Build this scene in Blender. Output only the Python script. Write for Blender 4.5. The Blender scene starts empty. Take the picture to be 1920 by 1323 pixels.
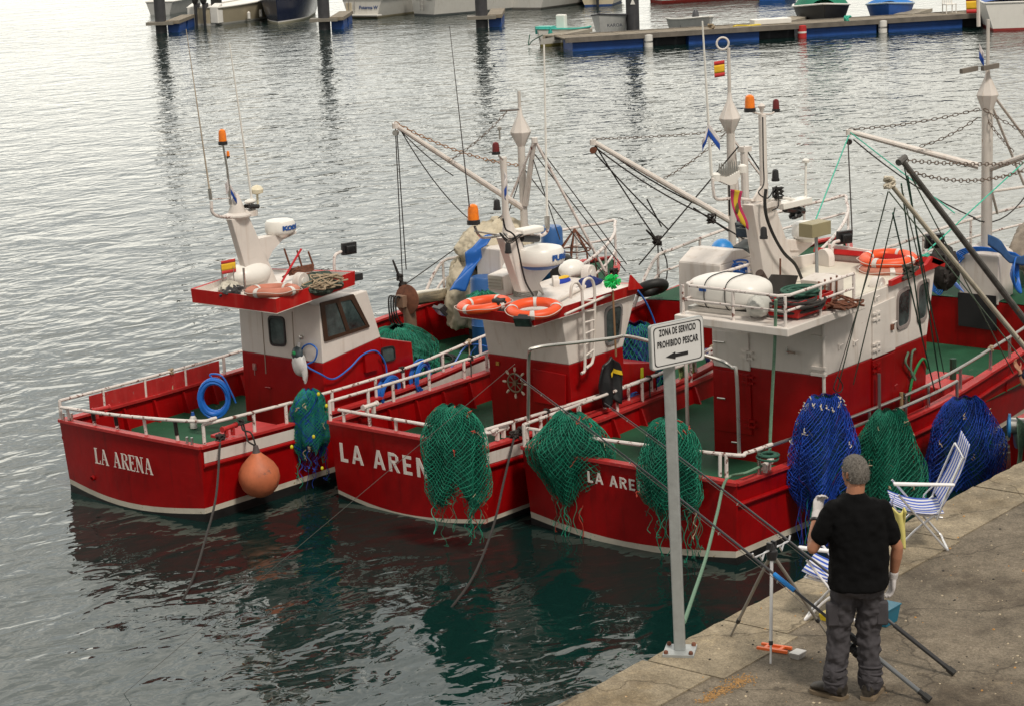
import bpy, math, random
import numpy as np
from mathutils import Vector, Matrix
from math import sin, cos, pi, radians, sqrt, atan2
R = random.Random(7)
SC = bpy.context.scene
COL = SC.collection

# ------------------------------------------------------------------ camera
FPX, PITCH, ROLL, PSI = 4000.0, radians(12.8), 0.043, radians(39.4366)
CAM = np.array([-12.6493, -9.0172, 8.1])
_f = np.array([cos(PSI)*cos(PITCH), sin(PSI)*cos(PITCH), -sin(PITCH)])
_r0 = np.array([sin(PSI), -cos(PSI), 0.0]); _u0 = np.cross(_r0, _f)
_r = cos(ROLL)*_r0 - sin(ROLL)*_u0; _u = sin(ROLL)*_r0 + cos(ROLL)*_u0
cam = bpy.data.cameras.new('camera'); cam.lens = 75.0; cam.sensor_width = 36.0; cam.clip_end = 4000; cam.clip_start = 0.2
co = bpy.data.objects.new('camera', cam); COL.objects.link(co)
co.matrix_world = Matrix(((_r[0], _u[0], -_f[0], CAM[0]), (_r[1], _u[1], -_f[1], CAM[1]), (_r[2], _u[2], -_f[2], CAM[2]), (0, 0, 0, 1)))
SC.camera = co
def ray(x, y): return _f*FPX + _r*(x-960) - _u*(y-661.5)
def UZ(x, y, z=0.0):
    d = ray(x, y); t = (z-CAM[2])/d[2]; return Vector(CAM+t*d)
def UY(x, y, Y):
    d = ray(x, y); t = (Y-CAM[1])/d[1]; return Vector(CAM+t*d)
def UX(x, y, X):
    d = ray(x, y); t = (X-CAM[0])/d[0]; return Vector(CAM+t*d)
def V(*a): return Vector(a)

# ------------------------------------------------------------------ world, sun
SUN_EL, SUN_AZ = radians(56), radians(-112)     # direction to the sun in the XY plane, from +X
w = bpy.data.worlds.new('World'); SC.world = w; w.use_nodes = True
nt = w.node_tree; nt.nodes.clear()
def N(nt, t, **k):
    n = nt.nodes.new(t)
    for a, b in k.items(): setattr(n, a, b)
    return n
sky = N(nt, 'ShaderNodeTexSky', sky_type='NISHITA', sun_disc=False, sun_elevation=SUN_EL, sun_rotation=pi/2-SUN_AZ)
tc = N(nt, 'ShaderNodeTexCoord'); mp = N(nt, 'ShaderNodeMapping'); mp.inputs['Scale'].default_value = (1.0, 1.0, 3.2)
n1 = N(nt, 'ShaderNodeTexNoise'); n1.inputs['Scale'].default_value = 2.2; n1.inputs['Detail'].default_value = 6; n1.inputs['Roughness'].default_value = .55
cr = N(nt, 'ShaderNodeValToRGB')
e = cr.color_ramp.elements; e[0].position = .33; e[0].color = (4.3, 4.4, 4.4, 1); e[1].position = .62; e[1].color = (12.0, 11.4, 10.2, 1)
# overcast: brighter band low over the sea, duller overhead
sp = N(nt, 'ShaderNodeSeparateXYZ'); rz = N(nt, 'ShaderNodeValToRGB')
e = rz.color_ramp.elements; e[0].position = 0.0; e[0].color = (1.05, 1.05, 1.02, 1); e[1].position = .9; e[1].color = (.55, .56, .58, 1)
k = rz.color_ramp.elements.new(.3); k.color = (1.25, 1.22, 1.15, 1)
k = rz.color_ramp.elements.new(.5); k.color = (1.2, 1.18, 1.14, 1)
mul = N(nt, 'ShaderNodeMixRGB', blend_type='MULTIPLY'); mul.inputs[0].default_value = 1
gd = N(nt, 'ShaderNodeVectorMath', operation='DOT_PRODUCT'); gd.inputs[1].default_value = (cos(radians(62))*cos(radians(24)), sin(radians(62))*cos(radians(24)), sin(radians(24)))
gr_ = N(nt, 'ShaderNodeMapRange', interpolation_type='SMOOTHSTEP'); gr_.inputs['From Min'].default_value = .45; gr_.inputs['From Max'].default_value = 1.0; gr_.inputs['To Min'].default_value = .46; gr_.inputs['To Max'].default_value = 1.62
mul2 = N(nt, 'ShaderNodeMixRGB', blend_type='MULTIPLY'); mul2.inputs[0].default_value = 1
mix = N(nt, 'ShaderNodeMixRGB'); mix.inputs[0].default_value = .90
bg = N(nt, 'ShaderNodeBackground'); bg.inputs['Strength'].default_value = .12
out = N(nt, 'ShaderNodeOutputWorld'); L = nt.links.new
L(tc.outputs['Generated'], mp.inputs['Vector']); L(mp.outputs[0], n1.inputs['Vector']); L(n1.outputs['Fac'], cr.inputs[0])
L(tc.outputs['Generated'], sp.inputs[0]); L(sp.outputs['Z'], rz.inputs[0])
L(cr.outputs[0], mul.inputs[1]); L(rz.outputs[0], mul.inputs[2]); L(sky.outputs[0], mix.inputs[1]); L(tc.outputs['Generated'], gd.inputs[0]); L(gd.outputs['Value'], gr_.inputs['Value']); L(mul.outputs[0], mul2.inputs[1]); L(gr_.outputs[0], mul2.inputs[2]); L(mul2.outputs[0], mix.inputs[2])
L(mix.outputs[0], bg.inputs['Color']); L(bg.outputs[0], out.inputs['Surface'])
sl = bpy.data.lights.new('sun', 'SUN'); sl.energy = 2.6; sl.angle = radians(10); sl.color = (1, .92, .80)
so = bpy.data.objects.new('sun', sl); COL.objects.link(so)
sd = Vector((cos(SUN_AZ)*cos(SUN_EL), sin(SUN_AZ)*cos(SUN_EL), sin(SUN_EL)))
so.rotation_euler = sd.to_track_quat('Z', 'Y').to_euler(); so.location = (0, 0, 40)
SC.view_settings.view_transform = 'Standard'; SC.view_settings.look = 'None'; SC.view_settings.gamma = 1
SC.view_settings.use_curve_mapping = False; SC.view_settings.exposure = 0.12

# ------------------------------------------------------------------ materials
MATS = {}
def mat(name, col, rough=.5, metal=0.0, var=.12, vs=2.5, wear=None, bump=0.0, bs=60.0, coat=0.0, streak=None, trans=0.0, emit=None, spec=.5, scuff=None):
    """procedural paint: two scales of colour noise, optional wear patches (colour, amount, scale) and vertical streaks (colour, amount)"""
    if name in MATS: return MATS[name]
    m = bpy.data.materials.new(name); m.use_nodes = True; nt = m.node_tree; L = nt.links.new
    b = nt.nodes['Principled BSDF']; MATS[name] = m
    tc = N(nt, 'ShaderNodeTexCoord')
    n = N(nt, 'ShaderNodeTexNoise'); n.inputs['Scale'].default_value = vs; n.inputs['Detail'].default_value = 5; n.inputs['Roughness'].default_value = .65
    L(tc.outputs['Object'], n.inputs['Vector'])
    r = N(nt, 'ShaderNodeValToRGB'); e = r.color_ramp.elements
    e[0].position = .3; e[1].position = .7
    e[0].color = tuple(c*(1-var) for c in col[:3])+(1,); e[1].color = tuple(min(1, c*(1+var)) for c in col[:3])+(1,)
    L(n.outputs['Fac'], r.inputs[0]); cur = r.outputs[0]
    if streak:
        mp = N(nt, 'ShaderNodeMapping'); mp.inputs['Scale'].default_value = (9, 9, .7); L(tc.outputs['Object'], mp.inputs['Vector'])
        s = N(nt, 'ShaderNodeTexNoise'); s.inputs['Scale'].default_value = 1.3; s.inputs['Detail'].default_value = 6; L(mp.outputs[0], s.inputs['Vector'])
        sr = N(nt, 'ShaderNodeMapRange'); sr.inputs['From Min'].default_value = .55; sr.inputs['From Max'].default_value = .8; sr.inputs['To Max'].default_value = streak[1]
        L(s.outputs['Fac'], sr.inputs['Value'])
        mx = N(nt, 'ShaderNodeMixRGB'); L(sr.outputs[0], mx.inputs[0]); L(cur, mx.inputs[1]); mx.inputs[2].default_value = tuple(streak[0])+(1,); cur = mx.outputs[0]
    rg = None
    if wear:
        wn = N(nt, 'ShaderNodeTexNoise'); wn.inputs['Scale'].default_value = wear[2]; wn.inputs['Detail'].default_value = 9; wn.inputs['Roughness'].default_value = .7
        L(tc.outputs['Object'], wn.inputs['Vector'])
        th = .72-.25*wear[1]
        wr = N(nt, 'ShaderNodeMapRange'); wr.inputs['From Min'].default_value = th; wr.inputs['From Max'].default_value = th+.035
        L(wn.outputs['Fac'], wr.inputs['Value'])
        mx = N(nt, 'ShaderNodeMixRGB'); L(wr.outputs[0], mx.inputs[0]); L(cur, mx.inputs[1]); mx.inputs[2].default_value = tuple(wear[0])+(1,); cur = mx.outputs[0]
    if scuff:      # fine horizontal scrapes: (colour, amount)
        mp = N(nt, 'ShaderNodeMapping'); mp.inputs['Scale'].default_value = (1.3, 1.3, 16); mp.inputs['Rotation'].default_value = (0, .06, 0); L(tc.outputs['Object'], mp.inputs['Vector'])
        s = N(nt, 'ShaderNodeTexNoise'); s.inputs['Scale'].default_value = 2.6; s.inputs['Detail'].default_value = 8; s.inputs['Roughness'].default_value = .75; L(mp.outputs[0], s.inputs['Vector'])
        sr = N(nt, 'ShaderNodeMapRange'); sr.inputs['From Min'].default_value = .60; sr.inputs['From Max'].default_value = .70; sr.inputs['To Max'].default_value = scuff[1]; L(s.outputs['Fac'], sr.inputs['Value'])
        mx = N(nt, 'ShaderNodeMixRGB'); L(sr.outputs[0], mx.inputs[0]); L(cur, mx.inputs[1]); mx.inputs[2].default_value = tuple(scuff[0])+(1,); cur = mx.outputs[0]
    b.inputs['Specular IOR Level'].default_value = spec
    L(cur, b.inputs['Base Color'])
    rr = N(nt, 'ShaderNodeMapRange'); rr.inputs['To Min'].default_value = max(.02, rough-.1); rr.inputs['To Max'].default_value = min(1, rough+.12)
    L(n.outputs['Fac'], rr.inputs['Value']); L(rr.outputs[0], b.inputs['Roughness'])
    b.inputs['Metallic'].default_value = metal; b.inputs['Coat Weight'].default_value = coat; b.inputs['Coat Roughness'].default_value = .12
    b.inputs['Transmission Weight'].default_value = trans
    if emit: b.inputs['Emission Color'].default_value = tuple(emit[:3])+(1,); b.inputs['Emission Strength'].default_value = emit[3]
    if bump:
        bn = N(nt, 'ShaderNodeTexNoise'); bn.inputs['Scale'].default_value = bs; bn.inputs['Detail'].default_value = 4; L(tc.outputs['Object'], bn.inputs['Vector'])
        bu = N(nt, 'ShaderNodeBump'); bu.inputs['Strength'].default_value = bump; bu.inputs['Distance'].default_value = .01
        L(bn.outputs['Fac'], bu.inputs['Height']); L(bu.outputs[0], b.inputs['Normal'])
    return m
RUST = (.12, .045, .02)
RED = mat('red_paint', (.30, .0016, .0026), .36, var=.22, vs=1.4, wear=((.10, .012, .008), .16, 8), streak=((.12, .004, .003), .7), bump=.35, bs=7, spec=.35, scuff=((.40, .05, .045), .30))
REDL = mat('weathered_red_paint', (.42, .022, .022), .5, var=.2, wear=((.30, .20, .18), .38, 22), streak=((.5, .10, .09), .4))
REDB = mat('bright_red_paint', (.44, .008, .007), .45, spec=.35, var=.12, wear=((.20, .06, .05), .2, 16), streak=((.6, .13, .1), .35))
WHITE = mat('white_paint', (.68, .63, .59), .45, var=.07, wear=((.30, .15, .08), .13, 10), streak=((.40, .30, .22), .5), bump=.2, bs=7, spec=.4, scuff=((.42, .36, .30), .25))
WHITEC = mat('clean_white_plastic', (.76, .74, .70), .35, var=.04, streak=((.6, .56, .5), .25))
RAIL = mat('chipped_white_pipe', (.68, .62, .59), .45, var=.08, wear=((.16, .06, .045), .62, 13))
BLACK = mat('black_antifouling', (.012, .011, .011), .5, var=.4, wear=((.06, .045, .02), .3, 10))
STRIPE = mat('dirty_white_stripe', (.55, .50, .42), .55, var=.15, wear=((.25, .2, .1), .35, 12))
GREEN = mat('green_deck_paint', (.016, .080, .040), .7, spec=.2, var=.25, vs=1.6, wear=((.11, .15, .10), .3, 5), bump=.3, bs=120)
GREEND = mat('dark_green_paint', (.012, .05, .03), .5)
GLASS = mat('dark_window_glass', (.045, .065, .065), .08, var=.9, vs=3.5)
RUBBER = mat('black_rubber', (.014, .014, .014), .6, var=.3)
PLASTIC = mat('black_plastic', (.02, .02, .022), .4)
STEEL = mat('stainless_steel', (.55, .53, .5), .3, metal=.9, wear=((.25, .17, .1), .2, 20))
GALV = mat('galvanised_steel', (.36, .38, .38), .5, metal=.35, var=.1, vs=14, streak=((.24, .25, .25), .4), bump=.1)
RUSTM = mat('rusty_iron', (.15, .055, .03), .8, var=.4, vs=12)
ORANGE = mat('life_ring_orange', (.78, .085, .015), .45, var=.08)
TAPE = mat('white_reflective_tape', (.62, .6, .57), .4)
AMBER = mat('amber_lens', (.85, .20, .01), .2, var=.2, vs=20)
REDLENS = mat('dark_red_lens', (.14, .01, .012), .2)
ROPEB = mat('dark_rope', (.035, .03, .028), .9, var=.3, vs=30, bump=.5, bs=200)
ROPEG = mat('pale_green_rope', (.14, .25, .17), .85, var=.2, vs=40, bump=.6, bs=160)
ROPET = mat('tan_rope', (.36, .28, .19), .9, var=.2, vs=40)
ROPEDG = mat('dark_green_rope', (.03, .10, .07), .85, var=.3, vs=40)
ROPETQ = mat('turquoise_twine', (.05, .42, .30), .8)
BLUEH = mat('blue_hose', (.012, .13, .52), .4, var=.15, vs=6)
CHAIN = mat('brown_chain', (.12, .085, .065), .7, var=.3, vs=40)
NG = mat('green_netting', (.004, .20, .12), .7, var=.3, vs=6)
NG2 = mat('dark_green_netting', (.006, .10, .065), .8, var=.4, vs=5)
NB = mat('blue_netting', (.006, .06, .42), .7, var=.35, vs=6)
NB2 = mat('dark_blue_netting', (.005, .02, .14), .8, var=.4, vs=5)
NR = mat('red_twine', (.42, .05, .03), .8)
NT = mat('tan_twine', (.48, .38, .26), .85, var=.2)
NW = mat('purple_netting', (.10, .02, .20), .8, var=.3)
BLUE = mat('blue_paint', (.01, .08, .33), .5, var=.15)
FY = mat('yellow_paint', (.72, .44, .02), .6); FR = mat('flag_red', (.5, .03, .03), .6)
BLUEFL = mat('blue_cloth', (.01, .06, .32), .8, var=.2); WHITECL = mat('white_cloth', (.62, .58, .58), .85)
TARP = mat('beige_tarpaulin', (.50, .44, .33), .85, var=.2, vs=4, wear=((.35, .24, .12), .25, 3), bump=.3, bs=30)
TARPG = mat('grey_brown_canvas', (.26, .22, .18), .9, var=.2, bump=.4, bs=40)

# ------------------------------------------------------------------ mesh builder
WL = {}     # world location of each root
class M:
    def __init__(s): s.v = []; s.f = []; s.m = []; s.c = 0
    def add(s, vs, fs, c=None):
        o = len(s.v); s.v += [tuple(p) for p in vs]; s.f += [tuple(i+o for i in f) for f in fs]; s.m += [s.c if c is None else c]*len(fs); return s
    def box(s, x0, x1, y0, y1, z0, z1, c=None):
        return s.hexa([(x0,y0,z0),(x1,y0,z0),(x1,y1,z0),(x0,y1,z0),(x0,y0,z1),(x1,y0,z1),(x1,y1,z1),(x0,y1,z1)], c)
    def hexa(s, p, c=None):
        return s.add(p, [(3,2,1,0),(4,5,6,7),(0,1,5,4),(1,2,6,5),(2,3,7,6),(3,0,4,7)], c)
    def obox(s, c0, dx, dy, dz, c=None):
        """box from centre and three half-extent vectors"""
        c0, dx, dy, dz = Vector(c0), Vector(dx), Vector(dy), Vector(dz)
        return s.hexa([c0-dx-dy-dz, c0+dx-dy-dz, c0+dx+dy-dz, c0-dx+dy-dz, c0-dx-dy+dz, c0+dx-dy+dz, c0+dx+dy+dz, c0-dx+dy+dz], c)
    def prism(s, poly, vec, c=None):
        n = len(poly); a = [Vector(p) for p in poly]; b = [p+Vector(vec) for p in a]
        return s.add(a+b, [tuple(range(n-1, -1, -1)), tuple(range(n, 2*n))]+[(i, (i+1) % n, n+(i+1) % n, n+i) for i in range(n)], c)
    def quad(s, *p, c=None): return s.add(p, [tuple(range(len(p)))], c)
    def tube(s, pts, r, n=6, cap=True, c=None, closed=False):
        P = [Vector(p) for p in pts]; k = len(P)
        rs = [r]*k if not hasattr(r, '__len__') else list(r)
        vs = []; fs = []; ref = None
        for i in range(k):
            if closed: d = P[(i+1) % k]-P[i-1]
            else: d = P[min(i+1, k-1)]-P[max(i-1, 0)]
            d = d.normalized() if d.length > 1e-9 else Vector((0, 0, 1))
            if ref is None: ref = d.orthogonal().normalized()
            ref = (ref-d*ref.dot(d)); ref = ref.normalized() if ref.length > 1e-6 else d.orthogonal().normalized()
            b = d.cross(ref)
            for j in range(n):
                a = 2*pi*j/n; vs.append(P[i]+(ref*cos(a)+b*sin(a))*rs[i])
        for i in range(k if closed else k-1):
            i2 = (i+1) % k
            for j in range(n): fs.append((i*n+j, i*n+(j+1) % n, i2*n+(j+1) % n, i2*n+j))
        if cap and not closed: fs.append(tuple(range(n-1, -1, -1))); fs.append(tuple((k-1)*n+j for j in range(n)))
        return s.add(vs, fs, c)
    def lathe(s, c0, ax, prof, n=20, c=None, cap=True):
        """profile [(h, r)] about axis ax from point c0"""
        ax = Vector(ax).normalized(); a = ax.orthogonal().normalized(); b = ax.cross(a); c0 = Vector(c0); vs = []; fs = []
        for h, r in prof:
            for j in range(n): t = 2*pi*j/n; vs.append(c0+ax*h+(a*cos(t)+b*sin(t))*r)
        k = len(prof)
        for i in range(k-1):
            for j in range(n): fs.append((i*n+j, i*n+(j+1) % n, (i+1)*n+(j+1) % n, (i+1)*n+j))
        if cap: fs.append(tuple(range(n-1, -1, -1))); fs.append(tuple((k-1)*n+j for j in range(n)))
        return s.add(vs, fs, c)
    def ell(s, c0, rx, ry, rz, n=16, c=None, zlo=-1, noise=0, seed=0):
        pr = []; rr = random.Random(seed); vs = []; fs = []; k = n//2+1
        for i in range(k):
            a = -pi/2+pi*i/(k-1)
            for j in range(n):
                t = 2*pi*j/n; q = 1+noise*(sin(3*t+seed+2*a)*.5+sin(5*t-seed*2+5*a)*.3+rr.uniform(-.3, .3))
                vs.append((c0[0]+rx*cos(a)*cos(t)*q, c0[1]+ry*cos(a)*sin(t)*q, c0[2]+rz*max(zlo, sin(a))*q))
        for i in range(k-1):
            for j in range(n): fs.append((i*n+j, i*n+(j+1) % n, (i+1)*n+(j+1) % n, (i+1)*n+j))
        return s.add(vs, fs, c)
    def torus(s, c0, ax, Rr, r, n=40, k=12, c=None, flat=1.0):
        ax = Vector(ax).normalized(); a = ax.orthogonal().normalized(); b = ax.cross(a); c0 = Vector(c0); vs = []; fs = []
        for i in range(n):
            t = 2*pi*i/n; d = a*cos(t)+b*sin(t)
            for j in range(k): q = 2*pi*j/k; vs.append(c0+d*(Rr+r*cos(q))+ax*r*flat*sin(q))
        for i in range(n):
            for j in range(k): fs.append((i*k+j, ((i+1) % n)*k+j, ((i+1) % n)*k+(j+1) % k, i*k+(j+1) % k))
        return s.add(vs, fs, c)
    def grid(s, fn, nu, nv, c=None, cu=False):
        vs = [fn(i/nu, j/nv) for i in range(nu+1) for j in range(nv+1)]
        return s.add(vs, [(i*(nv+1)+j, (i+1)*(nv+1)+j, (i+1)*(nv+1)+j+1, i*(nv+1)+j+1) for i in range(nu) for j in range(nv)], c)
    def build(s, name, mats, parent=None, smooth=True, bev=0.0, ang=35, loc=None, mods=None, fix=True):
        me = bpy.data.meshes.new(name)
        if not isinstance(mats, (list, tuple)): mats = [mats]
        if parent is not None: o0 = WL[parent.name]
        elif loc is not None: o0 = Vector(loc)
        else:
            a = np.array(s.v); o0 = Vector(((a[:, 0].min()+a[:, 0].max())/2, (a[:, 1].min()+a[:, 1].max())/2, a[:, 2].min()))
        me.from_pydata([(p[0]-o0.x, p[1]-o0.y, p[2]-o0.z) for p in s.v], [], s.f)
        for m in mats: me.materials.append(m)
        me.polygons.foreach_set('material_index', s.m)
        if fix:
            import bmesh
            bm = bmesh.new(); bm.from_mesh(me); bmesh.ops.recalc_face_normals(bm, faces=bm.faces); bm.to_mesh(me); bm.free()
        if smooth: me.shade_smooth(); me.set_sharp_from_angle(angle=radians(ang))
        me.update()
        o = bpy.data.objects.new(name, me); COL.objects.link(o)
        if parent is not None: o.parent = parent; WL[o.name] = o0
        else: o.location = o0; WL[o.name] = o0
        if bev:
            b = o.modifiers.new('bevel', 'BEVEL'); b.width = bev; b.segments = 2; b.limit_method = 'ANGLE'; b.angle_limit = radians(40); b.harden_normals = False
        return o
def T(o, label, cat, group=None):
    o['label'] = label; o['category'] = cat
    if group: o['group'] = group
    return o
def root(name, loc, label, cat, group=None):
    o = bpy.data.objects.new(name, None); COL.objects.link(o); o.location = loc; o.empty_display_size = .2; WL[o.name] = Vector(loc); return T(o, label, cat, group)
def S(o): o['kind'] = 'structure'; return o
def arc(pts, k=6):
    """Catmull-Rom through points"""
    P = [Vector(p) for p in pts]; P = [P[0]*2-P[1]]+P+[P[-1]*2-P[-2]]; o = []
    for i in range(1, len(P)-2):
        for j in range(k):
            t = j/k; a, b, c, d = P[i-1:i+3]
            o.append(.5*((2*b)+(c-a)*t+(2*a-5*b+4*c-d)*t*t+(3*b-a-3*c+d)*t**3))
    o.append(P[-2]); return o
def sag(a, b, s, n=12):
    a, b = Vector(a), Vector(b); return [a.lerp(b, i/n)-Vector((0, 0, 4*s*(i/n)*(1-i/n))) for i in range(n+1)]
def text_mesh(txt, size, org, ux, uz, th=.004, bold=0.0, spacing=1.0, shear=0.0, sx=1.0):
    """text as a solid M laid in the plane (ux, uz), lower left at org"""
    cu = bpy.data.curves.new('lettering', 'FONT'); cu.body = txt; cu.size = size; cu.offset = bold; cu.space_character = spacing; cu.shear = shear; cu.extrude = th/2; cu.resolution_u = 4
    o = bpy.data.objects.new('lettering', cu); COL.objects.link(o)
    dg = bpy.context.evaluated_depsgraph_get(); me = bpy.data.meshes.new_from_object(o.evaluated_get(dg))
    ux, uz, org = Vector(ux).normalized(), Vector(uz).normalized(), Vector(org); n = ux.cross(uz)
    m = M(); m.add([org+ux*v.co.x*sx+uz*v.co.y+n*(v.co.z+th/2) for v in me.vertices], [tuple(p.vertices) for p in me.polygons])
    bpy.data.objects.remove(o); bpy.data.curves.remove(cu); bpy.data.meshes.remove(me); return m
SERIF = {  # strokes (x0,y0,x1,y1,width) on a unit-high letter
 'L': (.55, [(.16,0,.16,1,.15),(.16,.02,.5,.02,.05),(.5,0,.53,.22,.05),(.02,.98,.3,.98,.04),(.02,.02,.3,.02,.04)]),
 'A': (.72, [(.33,1,.60,0,.14),(.33,1,.10,0,.05),(.17,.34,.5,.34,.05),(0,.02,.22,.02,.04),(.46,.02,.74,.02,.04)]),
 'R': (.66, [(.16,0,.16,1,.14),(.16,.98,.4,.98,.05),(.4,.98,.52,.88,.1),(.52,.88,.52,.63,.14),(.52,.63,.4,.53,.1),(.16,.53,.4,.53,.05),(.34,.53,.60,0,.14),(.02,.98,.2,.98,.04),(.02,.02,.3,.02,.04),(.52,.02,.7,.02,.04)]),
 'E': (.58, [(.16,0,.16,1,.15),(.02,.98,.5,.98,.05),(.5,.8,.51,1,.05),(.16,.52,.4,.52,.05),(.4,.42,.4,.62,.05),(.02,.02,.5,.02,.05),(.5,0,.55,.24,.05)]),
 'N': (.78, [(.14,0,.14,1,.05),(.14,1,.6,0,.15),(.6,0,.6,1,.05),(0,.98,.2,.98,.04),(.02,.02,.26,.02,.04),(.48,.98,.74,.98,.04)])}
SANS = {
 'L': (.52, [(.1,0,.1,1,.17),(.1,.08,.46,.08,.17)]),
 'A': (.72, [(.34,1,.62,0,.16),(.34,1,.08,0,.16),(.17,.3,.53,.3,.14)]),
 'R': (.68, [(.1,0,.1,1,.17),(.1,.92,.4,.92,.16),(.4,.95,.53,.82,.14),(.53,.84,.53,.62,.16),(.53,.64,.4,.5,.14),(.1,.52,.4,.52,.15),(.3,.52,.58,0,.16)]),
 'E': (.62, [(.1,0,.1,1,.17),(.1,.92,.52,.92,.16),(.1,.5,.46,.5,.15),(.1,.08,.52,.08,.16)]),
 'N': (.74, [(.1,0,.1,1,.17),(.12,1,.56,0,.17),(.58,0,.58,1,.17)])}
def stroke_text(txt, font, h, org, ux, uz, sx=1.0, gap=.1, th=.006):
    ux, uz, org = Vector(ux).normalized(), Vector(uz).normalized(), Vector(org); n = ux.cross(uz); m = M(); x = 0; k = 0
    for ch in txt:
        if ch == ' ': x += .42*h*sx; continue
        wd, st = font[ch]
        for (a, b, c, d, t) in st:
            p = org+ux*(x+a*h*sx)+uz*b*h; q = org+ux*(x+c*h*sx)+uz*d*h; e = (q-p); e.normalize(); s = n.cross(e)*t*h*.5; k += 1
            if abs(e.dot(uz)) > .5: s = ux*t*h*.5*sx
            o = n*(.001*(k % 5)); m.hexa([p-s-o, q-s-o, q+s-o, p+s-o, p-s+n*th-o, q-s+n*th-o, q+s+n*th-o, p+s+n*th-o])
        x += (wd+gap)*h*sx
    return m, x

# ------------------------------------------------------------------ water
def water_mat():
    m = bpy.data.materials.new('harbour_water'); m.use_nodes = True; nt = m.node_tree; L = nt.links.new; b = nt.nodes['Principled BSDF']
    b.inputs['Base Color'].default_value = (.0035, .017, .0155, 1); b.inputs['Roughness'].default_value = .03; b.inputs['IOR'].default_value = 1.40
    
    tc = N(nt, 'ShaderNodeTexCoord')
    def nz(sc, det, rot, st, ro=.5, dist=0.0):
        mp = N(nt, 'ShaderNodeMapping'); mp.inputs['Rotation'].default_value = (0, 0, rot); mp.inputs['Scale'].default_value = st
        L(tc.outputs['Object'], mp.inputs['Vector'])
        n = N(nt, 'ShaderNodeTexNoise'); n.inputs['Scale'].default_value = sc; n.inputs['Detail'].default_value = det; n.inputs['Roughness'].default_value = ro; n.inputs['Distortion'].default_value = dist
        L(mp.outputs[0], n.inputs['Vector']); return n.outputs['Fac']
    big = nz(.42, 1.0, .5, (1, 1.3, 1), .4, .6); mid = nz(1.25, 1.5, .9, (1, 1.4, 1), .45, 1.0); sm = nz(4.2, 1.5, .2, (1, 1.3, 1), .45, .9)
    gust = nz(.05, 3, 0, (1, 1, 1))
    def math_(op, a, c):
        n = N(nt, 'ShaderNodeMath', operation=op)
        for i, q in enumerate((a, c)):
            if hasattr(q, 'type') and not isinstance(q, (int, float)): L(q, n.inputs[i])
            else: n.inputs[i].default_value = q
        return n.outputs[0]
    # calmer in the lee of the boats and the quay
    sp = N(nt, 'ShaderNodeSeparateXYZ'); L(tc.outputs['Object'], sp.inputs[0])
    mr = N(nt, 'ShaderNodeMapRange', interpolation_type='SMOOTHSTEP'); L(sp.outputs['Y'], mr.inputs['Value'])
    mr.inputs['From Min'].default_value = 9; mr.inputs['From Max'].default_value = 20; mr.inputs['To Min'].default_value = .85; mr.inputs['To Max'].default_value = 1.0
    h = math_('ADD', math_('MULTIPLY', big, .075), math_('ADD', math_('MULTIPLY', mid, .058), math_('MULTIPLY', sm, .0112)))
    gr = N(nt, 'ShaderNodeMapRange'); gr.inputs['From Min'].default_value = .35; gr.inputs['From Max'].default_value = .65; gr.inputs['To Min'].default_value = .75; gr.inputs['To Max'].default_value = 1.15; L(gust, gr.inputs['Value'])
    h = math_('MULTIPLY', math_('MULTIPLY', h, mr.outputs[0]), gr.outputs[0])
    bu = N(nt, 'ShaderNodeBump'); bu.inputs['Strength'].default_value = 1; bu.inputs['Distance'].default_value = 1.0
    L(h, bu.inputs['Height']); L(bu.outputs[0], b.inputs['Normal']); return m
wm = M(); wm.quad((-300, -60, 0), (2500, -60, 0), (2500, 2500, 0), (-300, 2500, 0))
S(wm.build('water', water_mat(), smooth=False, loc=(0, 0, 0)))

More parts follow.
